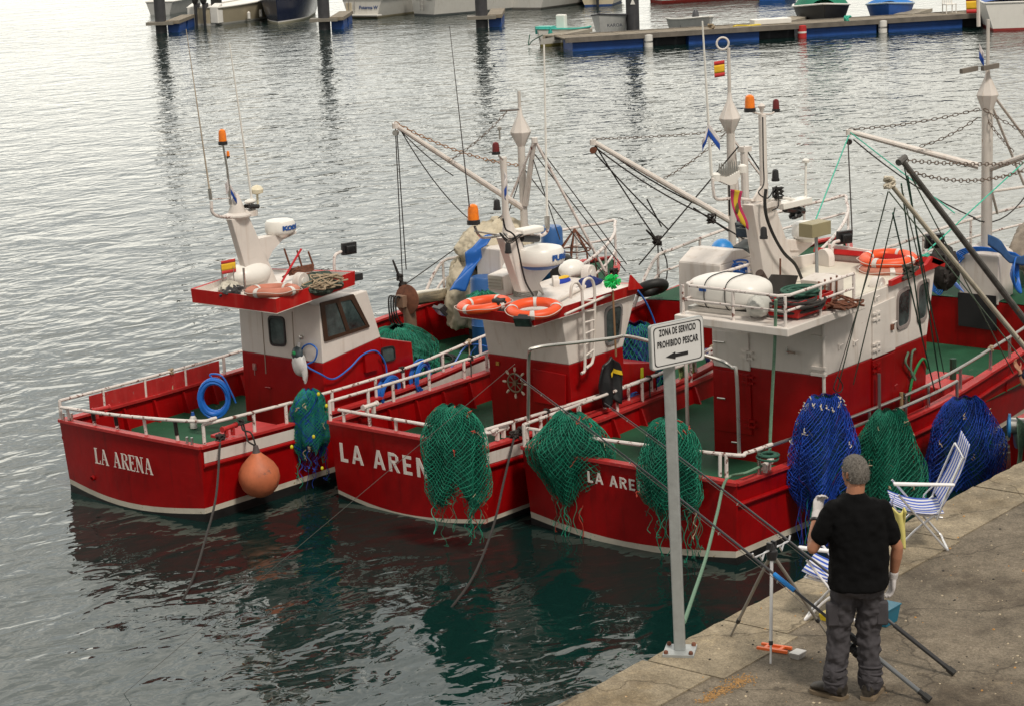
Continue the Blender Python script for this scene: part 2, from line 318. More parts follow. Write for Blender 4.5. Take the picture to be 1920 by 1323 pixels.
# ------------------------------------------------------------------ quay
def concrete(name, col, speck=.5, stain=None, bump=.5):
    m = bpy.data.materials.new(name); m.use_nodes = True; nt = m.node_tree; L = nt.links.new; b = nt.nodes['Principled BSDF']; tc = N(nt, 'ShaderNodeTexCoord')
    def nz(sc, det=6, ro=.6):
        n = N(nt, 'ShaderNodeTexNoise'); n.inputs['Scale'].default_value = sc; n.inputs['Detail'].default_value = det; n.inputs['Roughness'].default_value = ro; L(tc.outputs['Object'], n.inputs['Vector']); return n.outputs['Fac']
    def ramp(f, p0, c0, p1, c1):
        r = N(nt, 'ShaderNodeValToRGB'); e = r.color_ramp.elements; e[0].position = p0; e[0].color = tuple(c0)+(1,); e[1].position = p1; e[1].color = tuple(c1)+(1,); L(f, r.inputs[0]); return r.outputs[0]
    def mul(a, c, f=1, t='MULTIPLY'):
        x = N(nt, 'ShaderNodeMixRGB', blend_type=t)
        if hasattr(f, 'links'): L(f, x.inputs[0])
        else: x.inputs[0].default_value = f
        L(a, x.inputs[1]); L(c, x.inputs[2]); return x.outputs[0]
    c = ramp(nz(1.1, 8, .7), .3, [q*.62 for q in col], .72, [q*1.35 for q in col])
    c = mul(c, ramp(nz(5, 8, .75), .35, (.68, .66, .62), .62, (1.15, 1.14, 1.12)))
    vo = N(nt, 'ShaderNodeTexVoronoi'); vo.inputs['Scale'].default_value = 75; L(tc.outputs['Object'], vo.inputs['Vector'])
    c = mul(c, ramp(vo.outputs['Color'], .1, (.62, .60, .57), .9, (1.35, 1.33, 1.28)), speck)
    c = mul(c, ramp(nz(170, 2), .35, (.55, .55, .55), .65, (1.4, 1.4, 1.4)), speck)
    if stain:      # wandering hairline cracks and dark oily blotches
        wn = N(nt, 'ShaderNodeTexNoise'); wn.inputs['Scale'].default_value = 2.2; wn.inputs['Detail'].default_value = 5; L(tc.outputs['Object'], wn.inputs['Vector'])
        av = N(nt, 'ShaderNodeVectorMath', operation='MULTIPLY_ADD'); L(wn.outputs['Color'], av.inputs[0]); av.inputs[1].default_value = (.7, .7, .7); L(tc.outputs['Object'], av.inputs[2])
        vc = N(nt, 'ShaderNodeTexVoronoi', feature='DISTANCE_TO_EDGE'); vc.inputs['Scale'].default_value = .55; L(av.outputs[0], vc.inputs['Vector'])
        c = mul(c, ramp(vc.outputs['Distance'], .0, (.42, .40, .37), .010, (1, 1, 1)))
        c = mul(c, ramp(nz(1.9, 5, .6), .60, (1, 1, 1), .70, (.76, .74, .72)))
        c = mul(c, ramp(nz(2.6, 6, .7), .60, (1, 1, 1), .72, (1.18, 1.15, 1.06)))
    if stain: c = mul(c, ramp(nz(.7, 7, .7), .50, (1, 1, 1), .64, stain))
    L(c, b.inputs['Base Color']); b.inputs['Roughness'].default_value = .9
    bu = N(nt, 'ShaderNodeBump'); bu.inputs['Strength'].default_value = bump; bu.inputs['Distance'].default_value = .006; L(nz(90, 5, .7), bu.inputs['Height']); L(bu.outputs[0], b.inputs['Normal'])
    return m
ASPH = concrete('worn_asphalt', (.168, .142, .110), .8, (.50, .46, .42)); COPE = concrete('granite_coping', (.27, .228, .165), .6, (.78, .72, .62)); WALLM = concrete('quay_wall_stone', (.12, .11, .09), .5, (.4, .45, .35))
QZ = 2.2; QX0, QX1 = -60, 160
g = M(); g.box(QX0, QX1, -60, -.04, -3, QZ-.16); S(g.build('quay_wall', WALLM, smooth=False, loc=(0, 0, 0)))
g = M(); g.quad((QX0, -60, QZ-.006), (QX1, -60, QZ-.006), (QX1, -.40, QZ-.006), (QX0, -.40, QZ-.006)); S(g.build('quay_pavement', ASPH, smooth=False, loc=(0, 0, 0)))
g = M(); g.quad((QX0, -60, QZ-.2), (QX1, -60, QZ-.2), (QX1, 60*0-.3, QZ-.2), (QX0, -.3, QZ-.2))
g = M(); x = QX0; rr = random.Random(3)
cuts = sorted([-1.46, -.02+.50-.0, 2.42, 4.2, 5.75, 7.6]); cuts = [-1.42, -.28, .78, 2.3, 3.55, 5.1, 6.35, 7.9]
xs = [cuts[0]-1.35*i for i in range(30, 0, -1)]+cuts+[cuts[-1]+1.4*i for i in range(1, 60)]
for i in range(len(xs)-1):
    a, b = xs[i]+.011, xs[i+1]-.011; d = rr.uniform(-.004, .004); w_ = rr.uniform(-.75, -.62) if i % 2 else rr.uniform(-.70, -.60)
    yo = rr.uniform(-.012, .02); z1 = QZ+d+.004
    n = 9; pts = []
    for k in range(n+1): pts.append((a+(b-a)*k/n, yo+rr.uniform(-.012, .012)))
    top = [(p[0], p[1]-.03, z1) for p in pts]; lip = [(p[0], p[1], z1-.035) for p in pts]; bot = [(p[0], p[1]-.005, QZ-.33) for p in pts]
    o = len(g.v); g.add([(a, w_, z1), (b, w_, z1), (a, w_, QZ-.33), (b, w_, QZ-.33)], [])
    t0 = len(g.v); g.add(top, []); l0 = len(g.v); g.add(lip, []); b0 = len(g.v); g.add(bot, [])
    fs = [tuple([o, t0]+[t0+k for k in range(1, n+1)]+[o+1])]
    for k in range(n): fs += [(t0+k, l0+k, l0+k+1, t0+k+1), (l0+k, b0+k, b0+k+1, l0+k+1)]
    fs += [(o, o+2, b0, l0, t0), (o+1, t0+n, l0+n, b0+n, o+3), (o, o+1, o+3, o+2)]
    g.f += fs; g.m += [0]*len(fs)
S(g.build('quay_coping', COPE, smooth=False, loc=(0, 0, 0)))
# grit, loose crumbs and sand lying on the quay
g = M(); rr = random.Random(5)
for i in range(420):
    X, Y = rr.uniform(-1.6, 6), rr.uniform(-2.6, -.05); s = rr.choice([.004, .006, .009, .013]); z = QZ+.003 if Y > -.65 else QZ-.005
    g.ell((X, Y, z), s, s*rr.uniform(.6, 1), s*.6, 6, c=rr.choice([0, 0, 1, 2]), noise=.2, seed=i)
o = g.build('loose_grit', [mat('pale_grit', (.5, .42, .3), .9), mat('dark_grit', (.03, .028, .025), .9), mat('ochre_grit', (.5, .26, .08), .9)], loc=(0, 0, QZ)); o['kind'] = 'stuff'
T(o, 'loose grit and crumbs scattered over the quay pavement', 'grit'); o['kind'] = 'stuff'
g = M(); rr = random.Random(9); c0 = UZ(1365, 1285, QZ); e0 = UZ(1400, 1268, QZ); e1 = UZ(1315, 1313, QZ)
for i in range(520):
    t = rr.random()**1.2; p = e0.lerp(e1, t); sp = .09*(1-t*.5); s = rr.uniform(.003, .009)
    g.ell((p.x+rr.gauss(0, sp*.5), p.y+rr.gauss(0, sp*.55), QZ-.004), s, s, s*.5, 6, noise=.2, seed=i)
o = g.build('spilled_bait', [mat('orange_meal', (.36, .20, .07), .9, var=.3, vs=30)], loc=(c0.x, c0.y, QZ)); T(o, 'orange meal spilled in a patch on the quay pavement', 'spilled meal'); o['kind'] = 'stuff'

# ------------------------------------------------------------------ hulls
class Hull:
    def __init__(s, X0, Yc, L, bt, bm, s0=1.0, s1=1.75, deck=.5, rake=.05):
        s.X0, s.Yc, s.L, s.bt, s.bm, s.s0, s.s1, s.deck, s.rake = X0, Yc, L, bt, bm, s0, s1, deck, rake
    def b(s, t):
        if t < .4: q = t/.4; return s.bt+(s.bm-s.bt)*sin(q*pi/2)
        q = (t-.4)/.6; return max(.02, s.bm*(1-q**3.2)**.72)
    def sh(s, t): return s.s0+(s.s1-s.s0)*max(0, (t-.35)/.65)**1.5-.05*sin(min(1, t/.5)*pi)
    def bw(s, t):
        q = max(0, (t-.35)/.65); return max(.01, s.b(t)*(.97-.28*q))
    def p(s, t, z, side):
        """point on the shell; side +1 port (+Y), -1 starboard"""
        sh = s.sh(t); b, w_ = s.b(t), s.bw(t)
        if z >= 0: y = w_*.985+(b-w_*.985)*(z/sh)
        else: y = w_*max(0.0, 1-(min(1, -z/.75))**2.2)
        x = s.X0+s.L*t-s.rake*(z/1.0)*(1-t)+(.35*t**6)*(z/sh if z > 0 else z)
        return Vector((x, s.Yc+side*y, z))
    def yi(s, t): return s.b(t)-.05
def build_hull(h, rt, band=True, gdk=GREEN, fd_t=.72, fz=1.38, stripe=.19, sw=.075):
    ts = [i/40 for i in range(41)]
    zs = [-.6, -.35, -.12, -.02, stripe-sw, stripe, .35, .6, .8]
    m = M()
    def ring(t):
        sh = h.sh(t); zz = zs+[max(.9, sh)*1.0 if False else sh]; zz = [min(z, sh) for z in zz]
        return [h.p(t, z, 1) for z in zz], [h.p(t, z, -1) for z in zz]
    def mi(j): return 1 if j < 4 else (2 if j == 4 else 0)
    rs = [ring(t) for t in ts]; nz = len(rs[0][0])
    for sd in (0, 1):
        vs = [p for r_ in rs for p in r_[sd]]; o = len(m.v); m.v += [tuple(p) for p in vs]
        for i in range(len(ts)-1):
            for j in range(nz-1): m.f.append((o+i*nz+j, o+(i+1)*nz+j, o+(i+1)*nz+j+1, o+i*nz+j+1)); m.m.append(mi(j))
    # transom, with its lower edge dipping at the centre
    P0, S0 = rs[0]; nn = 12; o = len(m.v)
    for j in range(nz):
        for k in range(nn+1):
            q = k/nn; p = P0[j].lerp(S0[j], q); dip = -.10*sin(pi*q) if j in (3, 4, 5) else (.04*sin(pi*q) if j == nz-1 else 0)
            m.v.append((p.x-.12*sin(pi*q), p.y, p.z+dip))
    for j in range(nz-1):
        for k in range(nn): m.f.append((o+j*(nn+1)+k, o+j*(nn+1)+k+1, o+(j+1)*(nn+1)+k+1, o+(j+1)*(nn+1)+k)); m.m.append(mi(j))
    m.build('hull', [RED, BLACK, STRIPE], rt, ang=50)
    # inner bulwark lining with frames
    m = M(); T_ = [.008+i*(fd_t-.008)/24 for i in range(25)]
    for sd in (1, -1):
        def f(u, v, sd=sd):
            t = .008+u*(fd_t-.008); p = h.p(t, h.sh(t), sd); return (p.x, h.Yc+sd*(h.b(t)-.055-.04*(1-v)), h.deck-.02+(h.sh(t)-h.deck)*v)
        m.grid(f, 24, 1)
        t = .05
        while t < fd_t-.02:
            p = h.p(t, h.sh(t), sd); y = h.Yc+sd*(h.b(t)-.06)
            m.hexa([(p.x-.015, y, h.deck), (p.x+.015, y, h.deck), (p.x+.015, y-sd*.14, h.deck), (p.x-.015, y-sd*.14, h.deck), (p.x-.015, y, h.sh(t)-.03), (p.x+.015, y, h.sh(t)-.03), (p.x+.015, y-sd*.05, h.sh(t)-.03), (p.x-.015, y-sd*.05, h.sh(t)-.03)])
            t += .055
    p, q = h.p(0, h.s0, 1), h.p(0, h.s0, -1); m.box(p.x+.05, p.x+.06, q.y+.06, p.y-.06, h.deck, h.s0-.02)
    m.build('bulwark', RED, rt, ang=40)
    # cap rail
    m = M()
    for sd in (1, -1):
        pr = []
        for i in range(41):
            t = i/40; p = h.p(t, h.sh(t), sd); pr.append((Vector((p.x, p.y+sd*.03, p.z)), Vector((p.x, p.y-sd*min(.10, h.b(t)), p.z))))
        for i in range(40):
            a, b = pr[i]; c, d = pr[i+1]; u = Vector((0, 0, .035)); m.hexa([a, c, d, b, a+u, c+u, d+u, b+u])
    n = 10; a = h.p(0, h.s0, 1); b = h.p(0, h.s0, -1)
    pr = [a.lerp(b, k/n)+Vector((-.12*sin(pi*k/n), 0, .04*sin(pi*k/n))) for k in range(n+1)]; u = Vector((0, 0, .036))
    for k in range(n): m.hexa([pr[k]+V(-.03, 0, -.002), pr[k]+V(.09, 0, -.002), pr[k+1]+V(.09, 0, -.002), pr[k+1]+V(-.03, 0, -.002), pr[k]+V(-.03, 0, 0)+u, pr[k]+V(.09, 0, 0)+u, pr[k+1]+V(.09, 0, 0)+u, pr[k+1]+V(-.03, 0, 0)+u])
    m.build('cap_rail', REDL, rt, ang=30)
    # decks
    m = M(); n = 30
    m.grid(lambda u, v: (h.p(.01+u*(fd_t-.01), h.sh(.01), 1).x, h.Yc+(v*2-1)*(h.b(.01+u*(fd_t-.01))-.06), h.deck), n, 1)
    m.build('deck', gdk, rt)
    m = M()
    def fz_(t): return fz+(h.s1-.12-fz)*max(0, (t-fd_t)/(1-fd_t))
    m.grid(lambda u, v: (h.p(fd_t+u*(.995-fd_t), h.sh(fd_t+u*(.995-fd_t)), 1).x, h.Yc+(v*2-1)*(h.b(fd_t+u*(.995-fd_t))-.02), max(fz_(fd_t+u*(.995-fd_t)), h.sh(fd_t+u*(.995-fd_t))-.06)+.06*(1-(v*2-1)**2)), 16, 8)
    m.build('foredeck', gdk, rt)
    xb = h.p(fd_t, h.sh(fd_t), 1).x; yb = h.b(fd_t)-.05
    m = M(); zt = max(fz, h.sh(fd_t)-.06)
    m.prism([(xb, h.Yc-yb, h.deck), (xb, h.Yc+yb, h.deck), (xb, h.Yc+yb, zt), (xb, h.Yc, zt+.055), (xb, h.Yc-yb, zt)], (.03, 0, 0)); m.build('bulkhead', RED, rt)
    if band:
        for sd in ((1, -1) if band != 'strake' else ()):
            m = M()
            def f(u, v, sd=sd):
                t = .004+u*.62; sh = h.sh(t); p = h.p(t, sh-.05-.15*v, sd); return (p.x, p.y+sd*.008, p.z)
            m.grid(f, 30, 1); m.build('side_band', WHITE, rt)
        for sd in (1, -1):
            m = M(); pts = []
            for i in range(31): t = .002+i*.68/30; p = h.p(t, h.sh(t)-.235, sd); pts.append((p.x, p.y+sd*.012, p.z))
            m.tube(pts, .03, 8); m.build('rubbing_strake', RED, rt)
def rail_side(h, rt, sd, t0, t1, dz, nst=8, r=.022, low=None, inset=.04, mt=None, caprail=True):
    m = M(); pts = []
    for i in range(25):
        t = t0+(t1-t0)*i/24; p = h.p(t, h.sh(t), sd); pts.append(Vector((p.x, p.y-sd*inset, p.z+dz)))
    m.tube(pts, r, 8)
    if low: m.tube([p-V(0, 0, low) for p in pts], r*.8, 8)
    for k in range(nst):
        i = int(round(k*24/(nst-1))); p = pts[i]; m.tube([p, p-V(0, 0, dz-.03)], r*1.05, 8); m.c = 0
    return m, pts
def coil(m, c0, ax, Rr, r, n, seed=1, spread=.06, squash=1.0, cc=None):
    rr = random.Random(seed); ax = Vector(ax).normalized(); a = ax.cross(Vector((0, 0, 1))); a = a.normalized() if a.length > .1 else Vector((1, 0, 0)); b = a.cross(ax).normalized(); pts = []
    for i in range(n*22+1):
        t = 2*pi*i/22; k = i/22; q = Rr*(1+.13*sin(k*2.4+seed)+.05*sin(t*.37))
        pts.append(Vector(c0)+a*q*cos(t)*squash+b*(q*sin(t)-.25*Rr*.3*sin(k*1.7))+ax*spread*sin(k*3.1+seed))
    m.tube(pts, r, 6, c=cc); return pts

# ------------------------------------------------------------------ shared fittings
def rpoly(c4, rad=.2, k=4):
    """rounded quad from four corners (fraction rad of each side)"""
    c4 = [Vector(p) for p in c4]; out_ = []
    for i in range(4):
        p, a, b = c4[i], c4[i-1], c4[(i+1) % 4]; l = rad*min((a-p).length, (b-p).length)
        s_, e_ = p+(a-p).normalized()*l, p+(b-p).normalized()*l
        for j in range(k+1): t = j/k; out_.append(s_*(1-t)**2+p*2*t*(1-t)+e_*t*t)
    return out_
def window(rt, c4, outv, fw, fmat, rad=.2, gl=GLASS, mull=None, name='window'):
    c4 = [Vector(p) for p in c4]; cen = sum(c4, Vector())/4; o = Vector(outv).normalized()
    inn = [p+(cen-p)*(fw/((p-cen).length)*1.4) for p in c4]
    A, B = rpoly(c4, rad), rpoly(inn, rad); n = len(A); m = M(); q = o*.022; z = o*-.004
    vs = [p+z for p in A]+[p+q for p in A]+[p+q for p in B]+[p+z for p in B]; fs = []
    for i in range(n):
        j = (i+1) % n; fs += [(i, j, n+j, n+i), (n+i, n+j, 2*n+j, 2*n+i), (2*n+i, 2*n+j, 3*n+j, 3*n+i)]
    m.add(vs, fs)
    if mull:
        a, b = inn[0].lerp(inn[1], mull), inn[3].lerp(inn[2], mull); d = (inn[1]-inn[0]).normalized()*fw*.55
        m.hexa([a-d, a+d, b+d, b-d, a-d+q*1.1, a+d+q*1.1, b+d+q*1.1, b-d+q*1.1])
    f = m.build(name, fmat, rt); m = M(); m.prism([p+o*.006 for p in B], o*.004); m.build('pane', gl, f); return f
def pxq(fn, pl, *px): return [fn(x, y, pl) for x, y in px]
def lifering(c, Rr, tilt, label, group='life rings on the wheelhouse roofs', mt=ORANGE, seed=0, r=None):
    rt = root('life_ring', Vector(c)-V(0, 0, .05), label, 'life ring', group); c = Vector(c); ax = Vector(tilt).normalized(); r = r or Rr*.21
    m = M(); m.torus(c, ax, Rr-r, r, 48, 14, flat=.8); m.build('float', mt, rt)
    a = ax.orthogonal().normalized(); b = ax.cross(a)
    for k in range(4):
        t0 = k*pi/2+.5+seed; m = M(); vs = []; fs = []
        for i in range(5):
            t = t0+i*.045; d = a*cos(t)+b*sin(t)
            for j in range(14): q = 2*pi*j/14; vs.append(c+d*(Rr-r+(r+.004)*cos(q))+ax*(r*.8+.004)*sin(q))
        for i in range(4):
            for j in range(14): fs.append((i*14+j, (i+1)*14+j, (i+1)*14+(j+1) % 14, i*14+(j+1) % 14))
        m.add(vs, fs); m.build('reflective_band', TAPE, rt)
    m = M(); pts = []
    for i in range(72):
        t = 2*pi*i/72; d = a*cos(t)+b*sin(t); pts.append(c+d*(Rr+.004+.022*abs(sin(2*(t-.5-seed))))+ax*(.01+.01*sin(5*t)))
    m.tube(pts, .0055, 5, closed=True); m.build('grab_rope', mat('white_grab_rope', (.6, .5, .45), .8), rt); return rt
def radar(rt, c, Rr, hh, txt, blue_base=False, bracket=None, tdir=None):
    c = Vector(c); m = M()
    m.lathe(c, (0, 0, 1), [(0, Rr*.9), (hh*.12, Rr*.98), (hh*.3, Rr), (hh*.75, Rr*.97), (hh*.93, Rr*.88), (hh, Rr*.7), (hh*1.02, .01)], 40); o = m.build('radar_dome', WHITEC, rt)
    m = M(); m.lathe(c-V(0, 0, hh*.25), (0, 0, 1), [(0, Rr*.62), (hh*.25, Rr*.92)], 36); m.build('radar_base', BLUE if blue_base else STEEL, o)
    if txt:
        d = Vector((CAM[0]-c.x, CAM[1]-c.y, 0)).normalized(); a0 = atan2(d.y, d.x)+(.55 if tdir is None else tdir); sz = hh*.42
        tm = text_mesh(txt, sz, (0, 0, 0), (1, 0, 0), (0, 0, 1), th=.004, bold=.006, sx=1.25); vv = []
        for v in tm.v:
            a = a0+v[0]/(Rr*.99); rr_ = Rr*.985+.008-v[1]*.0; vv.append((c.x+cos(a)*(rr_-v[1]*1), c.y+sin(a)*(rr_-v[1]*1), c.z+hh*.38+v[2])) if False else vv.append((c.x+cos(a)*(Rr+.006+v[1]*-.5), c.y+sin(a)*(Rr+.006+v[1]*-.5), c.z+hh*.34+v[2]))
        tm.v = vv; tm.build('lettering', BLUE, o, smooth=False)
    return o
def whip(rt, a, b, r0=.012, r1=.004, mt=WHITEC, base=True):
    a, b = Vector(a), Vector(b); m = M(); m.tube([a.lerp(b, i/8) for i in range(9)], [r0+(r1-r0)*i/8 for i in range(9)], 6); o = m.build('whip_antenna', mt, rt)
    if base: m = M(); m.tube([a-V(0, 0, .02), a.lerp(b, .06)], r0*1.8, 8); m.build('ferrule', STEEL, o)
    return o
def beacon(rt, c, r, h, lens=AMBER, name='beacon'):
    c = Vector(c); m = M(); m.lathe(c, (0, 0, 1), [(0, r*1.15), (h*.22, r*1.15), (h*.24, r)], 16); o = m.build(name, PLASTIC if lens is not REDLENS else PLASTIC, rt)
    m = M(); m.lathe(c+V(0, 0, h*.24), (0, 0, 1), [(0, r), (h*.5, r*.92), (h*.68, r*.8), (h*.76, r*.4), (h*.78, .005)], 16); m.build('lens', lens, o); return o
def floodlamp(rt, c, face, s=.13, arm=None):
    c = Vector(c); f = Vector(face).normalized(); side = f.cross(V(0, 0, 1)).normalized(); up = side.cross(f); m = M()
    m.obox(c, side*s, f*s*.22, up*s*.75); m.obox(c-f*s*.4, side*s*.6, f*s*.3, up*s*.45)
    for k in range(-3, 4): m.obox(c-f*s*.75+side*k*s*.16, side*.006, f*s*.12, up*s*.4)
    o = m.build('flood_lamp', PLASTIC, rt, bev=.008)
    m = M(); m.obox(c+f*s*.225, side*s*.82, f*.004, up*s*.58); m.build('glass', GLASS, o)
    if arm: m = M(); m.tube(arc(arm, 5), .022, 8); m.build('lamp_arm', RAIL, rt)
    return o
def flag(rt, top, bot, fly, spanish=True, drape=0.0, mt=None, wave=.03, seed=0, name='flag'):
    """flag with its hoist from top to bot and the fly vector; top level when rt is None"""
    top, bot, fly = Vector(top), Vector(bot), Vector(fly); n = fly.cross(top-bot).normalized(); m = M(); nu, nv = 12, 8
    for k, (v0, v1) in enumerate([(0, .25), (.25, .75), (.75, 1)] if spanish else [(0, .5), (.5, 1)]):
        def f(u, v, v0=v0, v1=v1):
            w_ = v0+(v1-v0)*v; p = top.lerp(bot, w_)+fly*u+n*wave*sin(u*7+seed+w_*2)*u; p.z -= drape*u*u; return p
        m.grid(f, nu, max(2, int(nv*(v1-v0))), c=k % 2)
    o = m.build(name, mt or [FR, FY], rt, ang=60); s = o.modifiers.new('thickness', 'SOLIDIFY'); s.thickness = .004; return o
def chain(m, a, b, s, link=.05, r=.0065):
    a, b = Vector(a), Vector(b); n = max(4, int((b-a).length/(link*1.25))); pts = sag(a, b, s, n)
    for i in range(n):
        p, q = pts[i], pts[i+1]; d = (q-p).normalized(); sd = d.cross(V(0, 0, 1)).normalized(); up = sd if i % 2 else sd.cross(d); c = (p+q)/2; l = (q-p).length*.62; pp = []
        for j in range(8): t = 2*pi*j/8; pp.append(c+d*l*cos(t)+up*link*.36*sin(t))
        m.tube(pp, r, 4, closed=True)
def hcoil(c, Rr, n, r, mt, label, cat, seed=0, tight=.35, flat=.05, name='rope_coil', group=None, ax=(0, 0, 1), loose=0.0):
    rr = random.Random(seed); ax = Vector(ax).normalized(); a = ax.orthogonal().normalized(); b = ax.cross(a); pts = []; c = Vector(c)
    for i in range(n*18+1):
        t = 2*pi*i/18; q = Rr*(1-tight*(.5+.5*sin(i*.083+seed))); pts.append(c+a*(q*cos(t)+loose*sin(i*.31+seed))+b*(q*sin(t)+loose*cos(i*.23))+ax*(flat*abs(sin(i*.061+seed*2))+r))
    m = M(); m.tube(pts, r, 6); o = m.build(name, mt, None); return T(o, label, cat, group)
def knot(m, c, s, r, seed=0, n=26, c_=None):
    rr = random.Random(seed); pts = [Vector(c)+Vector((sin(i*1.7+seed)*s, cos(i*2.3+seed)*s, sin(i*.9+seed)*s*1.1)) for i in range(n)]; m.tube(arc(pts, 3), r, 5, c=c_)
def derrick(rt, base, top, r, tip, foot, mats=WHITE, name='mast'):
    pass

# ------------------------------------------------------------------ netting
def dome_ok(s): return s == 0
def net(name, label, cat, top, bot, w, th, U, mats, wts, seed=0, cells=44, layers=3, prof=None, lean=0.0, strings=14, slen=.5, core=None, core_m=NG2, group=None, tw=.0030, dome=False, patches=0, ridge=None):
    """a bundle of draped netting: nested layers of crossing twine round a lumpy body, loose ends below"""
    rr = random.Random(seed); top, bot = Vector(top), Vector(bot); H = (top-bot).length*(1 if dome_ok(strings) else .93); U = Vector(U).normalized(); W = Vector((0, 0, 1)).cross(U).normalized(); ax = (bot-top).normalized()
    prof = prof or [(0, .2), (.05, .5), (.14, .74), (.35, .93), (.62, 1), (.82, .92), (.94, .72), (1, .55)]
    ph = [rr.uniform(0, 6.28) for _ in range(8)]
    pa, pb = [p[0] for p in prof], [p[1] for p in prof]
    def Sf(t, s_, k, jit=0):
        p = np.interp(s_, pa, pb)*k
        fold = 1+(.04+.05*s_)*np.sin(2*t+ph[0]+3.5*s_)+(.04+.09*s_)*np.sin(5*t+ph[1]-3*s_)+.07*s_*np.sin(9*t+ph[2]+5*s_)+.03*np.sin(17*t+ph[3]+8*s_)+.05*np.sin(11*s_+ph[6]+t)
        bot_ = 1+.04*np.sin(2*t+ph[4])+.05*np.sin(4*t+ph[5])
        z = s_*H*bot_*(1-.0*k)+.015*np.sin(6*t+ph[6]+9*s_)
        x = np.cos(t)*w*.5*p*fold+lean*s_*H; y = np.sin(t)*th*.5*p*fold
        return x, y, z
    V_ = []; F_ = []; Mi = []; off = 0
    for L_ in range(layers):
        k = [1.0, .90, .80, .7, .62][L_]; nc = int(cells*(.92, 1.08, 1.1, .7, .6)[L_]); turns = H/(pi*(w+th)/4)*(.72+.05*L_)
        npt = max(30, int(nc*1.15)); s_ = np.linspace(0.015, 1, npt)
        for d in (1, -1):
            for i in range(nc):
                t0 = 2*pi*i/nc+L_*.37; t = t0+d*turns*pi*s_*(1+.0*L_)
                t = t+np.array([rr.gauss(0, .10/nc) for _ in range(npt)])+.03*np.sin(s_*7+t0*2+L_)
                x, y, z = Sf(t, s_+np.array([rr.gauss(0, .0022) for _ in range(npt)]), k)
                P = np.array([list(U)]).T*x+np.array([list(W)]).T*y+np.array([list(ax)]).T*z; P = P.T+np.array(top)
                P += np.random.RandomState(seed*97+i+L_*31+d).normal(0, .0022, P.shape)
                # broken strands
                a0 = 0; a1 = npt
                te = t0+d*turns*pi*.9; a1 = int(npt*min(1, .94+.03*sin(2*te+ph[4])+.05*sin(5*te+ph[5])+rr.uniform(-.06, .04)))
                P = P[a0:a1]; n = len(P)
                if n < 4: continue
                D = np.gradient(P, axis=0); D /= np.linalg.norm(D, axis=1)[:, None]+1e-9
                ref = np.array([.3, .2, .93]); A = np.cross(D, ref); A /= np.linalg.norm(A, axis=1)[:, None]+1e-9; B = np.cross(D, A)
                rd = tw*rr.uniform(.85, 1.15)*(1.35 if L_ == 0 else 1.0)
                ring = [P+rd*A, P+rd*(-.5*A+.87*B), P+rd*(-.5*A-.87*B)]
                V_.append(np.stack(ring, 1).reshape(-1, 3))
                a = np.arange(n-1)*3+off
                for q in range(3): q2 = (q+1) % 3; F_.append(np.stack([a+q, a+q2, a+3+q2, a+3+q], 1))
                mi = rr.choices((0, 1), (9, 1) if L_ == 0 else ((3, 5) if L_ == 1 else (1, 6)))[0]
                mm = np.full((n-1), mi); 
                if rr.random() < .75 and len(wts) > 2:
                    c0 = rr.randrange(n-1); mm[c0:c0+rr.randrange(2, 7)] = rr.choices(range(len(wts)), wts)[0]
                for q in range(3): Mi.append(mm)
                off += n*3
    m = M(); m.v = [tuple(p) for p in np.concatenate(V_)]; m.f = [tuple(int(x) for x in f) for f in np.concatenate(F_)]; m.m = [int(x) for x in np.concatenate(Mi)]
    rt = root(name, (bot.x, bot.y, min(bot.z, top.z)), label, cat, group)
    m.build('netting', mats, rt, smooth=False, fix=False)
    # gathered inner bulk
    m = M()
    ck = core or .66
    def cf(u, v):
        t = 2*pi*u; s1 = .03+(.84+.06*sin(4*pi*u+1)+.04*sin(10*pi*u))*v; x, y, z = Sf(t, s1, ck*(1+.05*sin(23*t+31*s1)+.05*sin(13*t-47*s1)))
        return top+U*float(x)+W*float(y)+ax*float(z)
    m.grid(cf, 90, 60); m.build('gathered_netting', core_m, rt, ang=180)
    # loose strings
    if strings:
        m = M()
        for i in range(strings):
            t = rr.uniform(0, 2*pi); x, y, z = Sf(t, rr.uniform(.72, 1.0), .9); p = top+U*float(x)+W*float(y)+ax*float(z); l = slen*rr.uniform(.3, 1.0)
            n = 9; pts = [p+Vector((rr.gauss(0, .008)+.02*sin(j+i), rr.gauss(0, .008)+.015*cos(j*1.3+i), -l*j/n)) for j in range(n+1)]
            if rr.random() < .5: knot_p = pts[-1]; pts += [knot_p+Vector((rr.gauss(0, .018), rr.gauss(0, .018), rr.uniform(-.04, .03))) for _ in range(4)]
            m.tube(arc(pts, 2), .0035*rr.uniform(.8, 1.5), 4, c=rr.choices(range(len(wts)), wts)[0])
        m.build('loose_twine', mats, rt, ang=60)
    if patches:
        m = M()
        for i in range(patches):
            t = rr.uniform(0, 2*pi); s0_ = rr.uniform(.02, .1) if ridge and i < patches*.7 else rr.uniform(.1, .95); x, y, z = Sf(t, s0_, 1.03); p = top+U*float(x)+W*float(y)+ax*float(z); q = [p+Vector((rr.gauss(0, .02), rr.gauss(0, .02), rr.gauss(0, .015)-.01*j)) for j in range(7)]; m.tube(arc(q, 2), .006, 4)
        m.build('twine_lashing', ridge or NT, rt)
    return rt

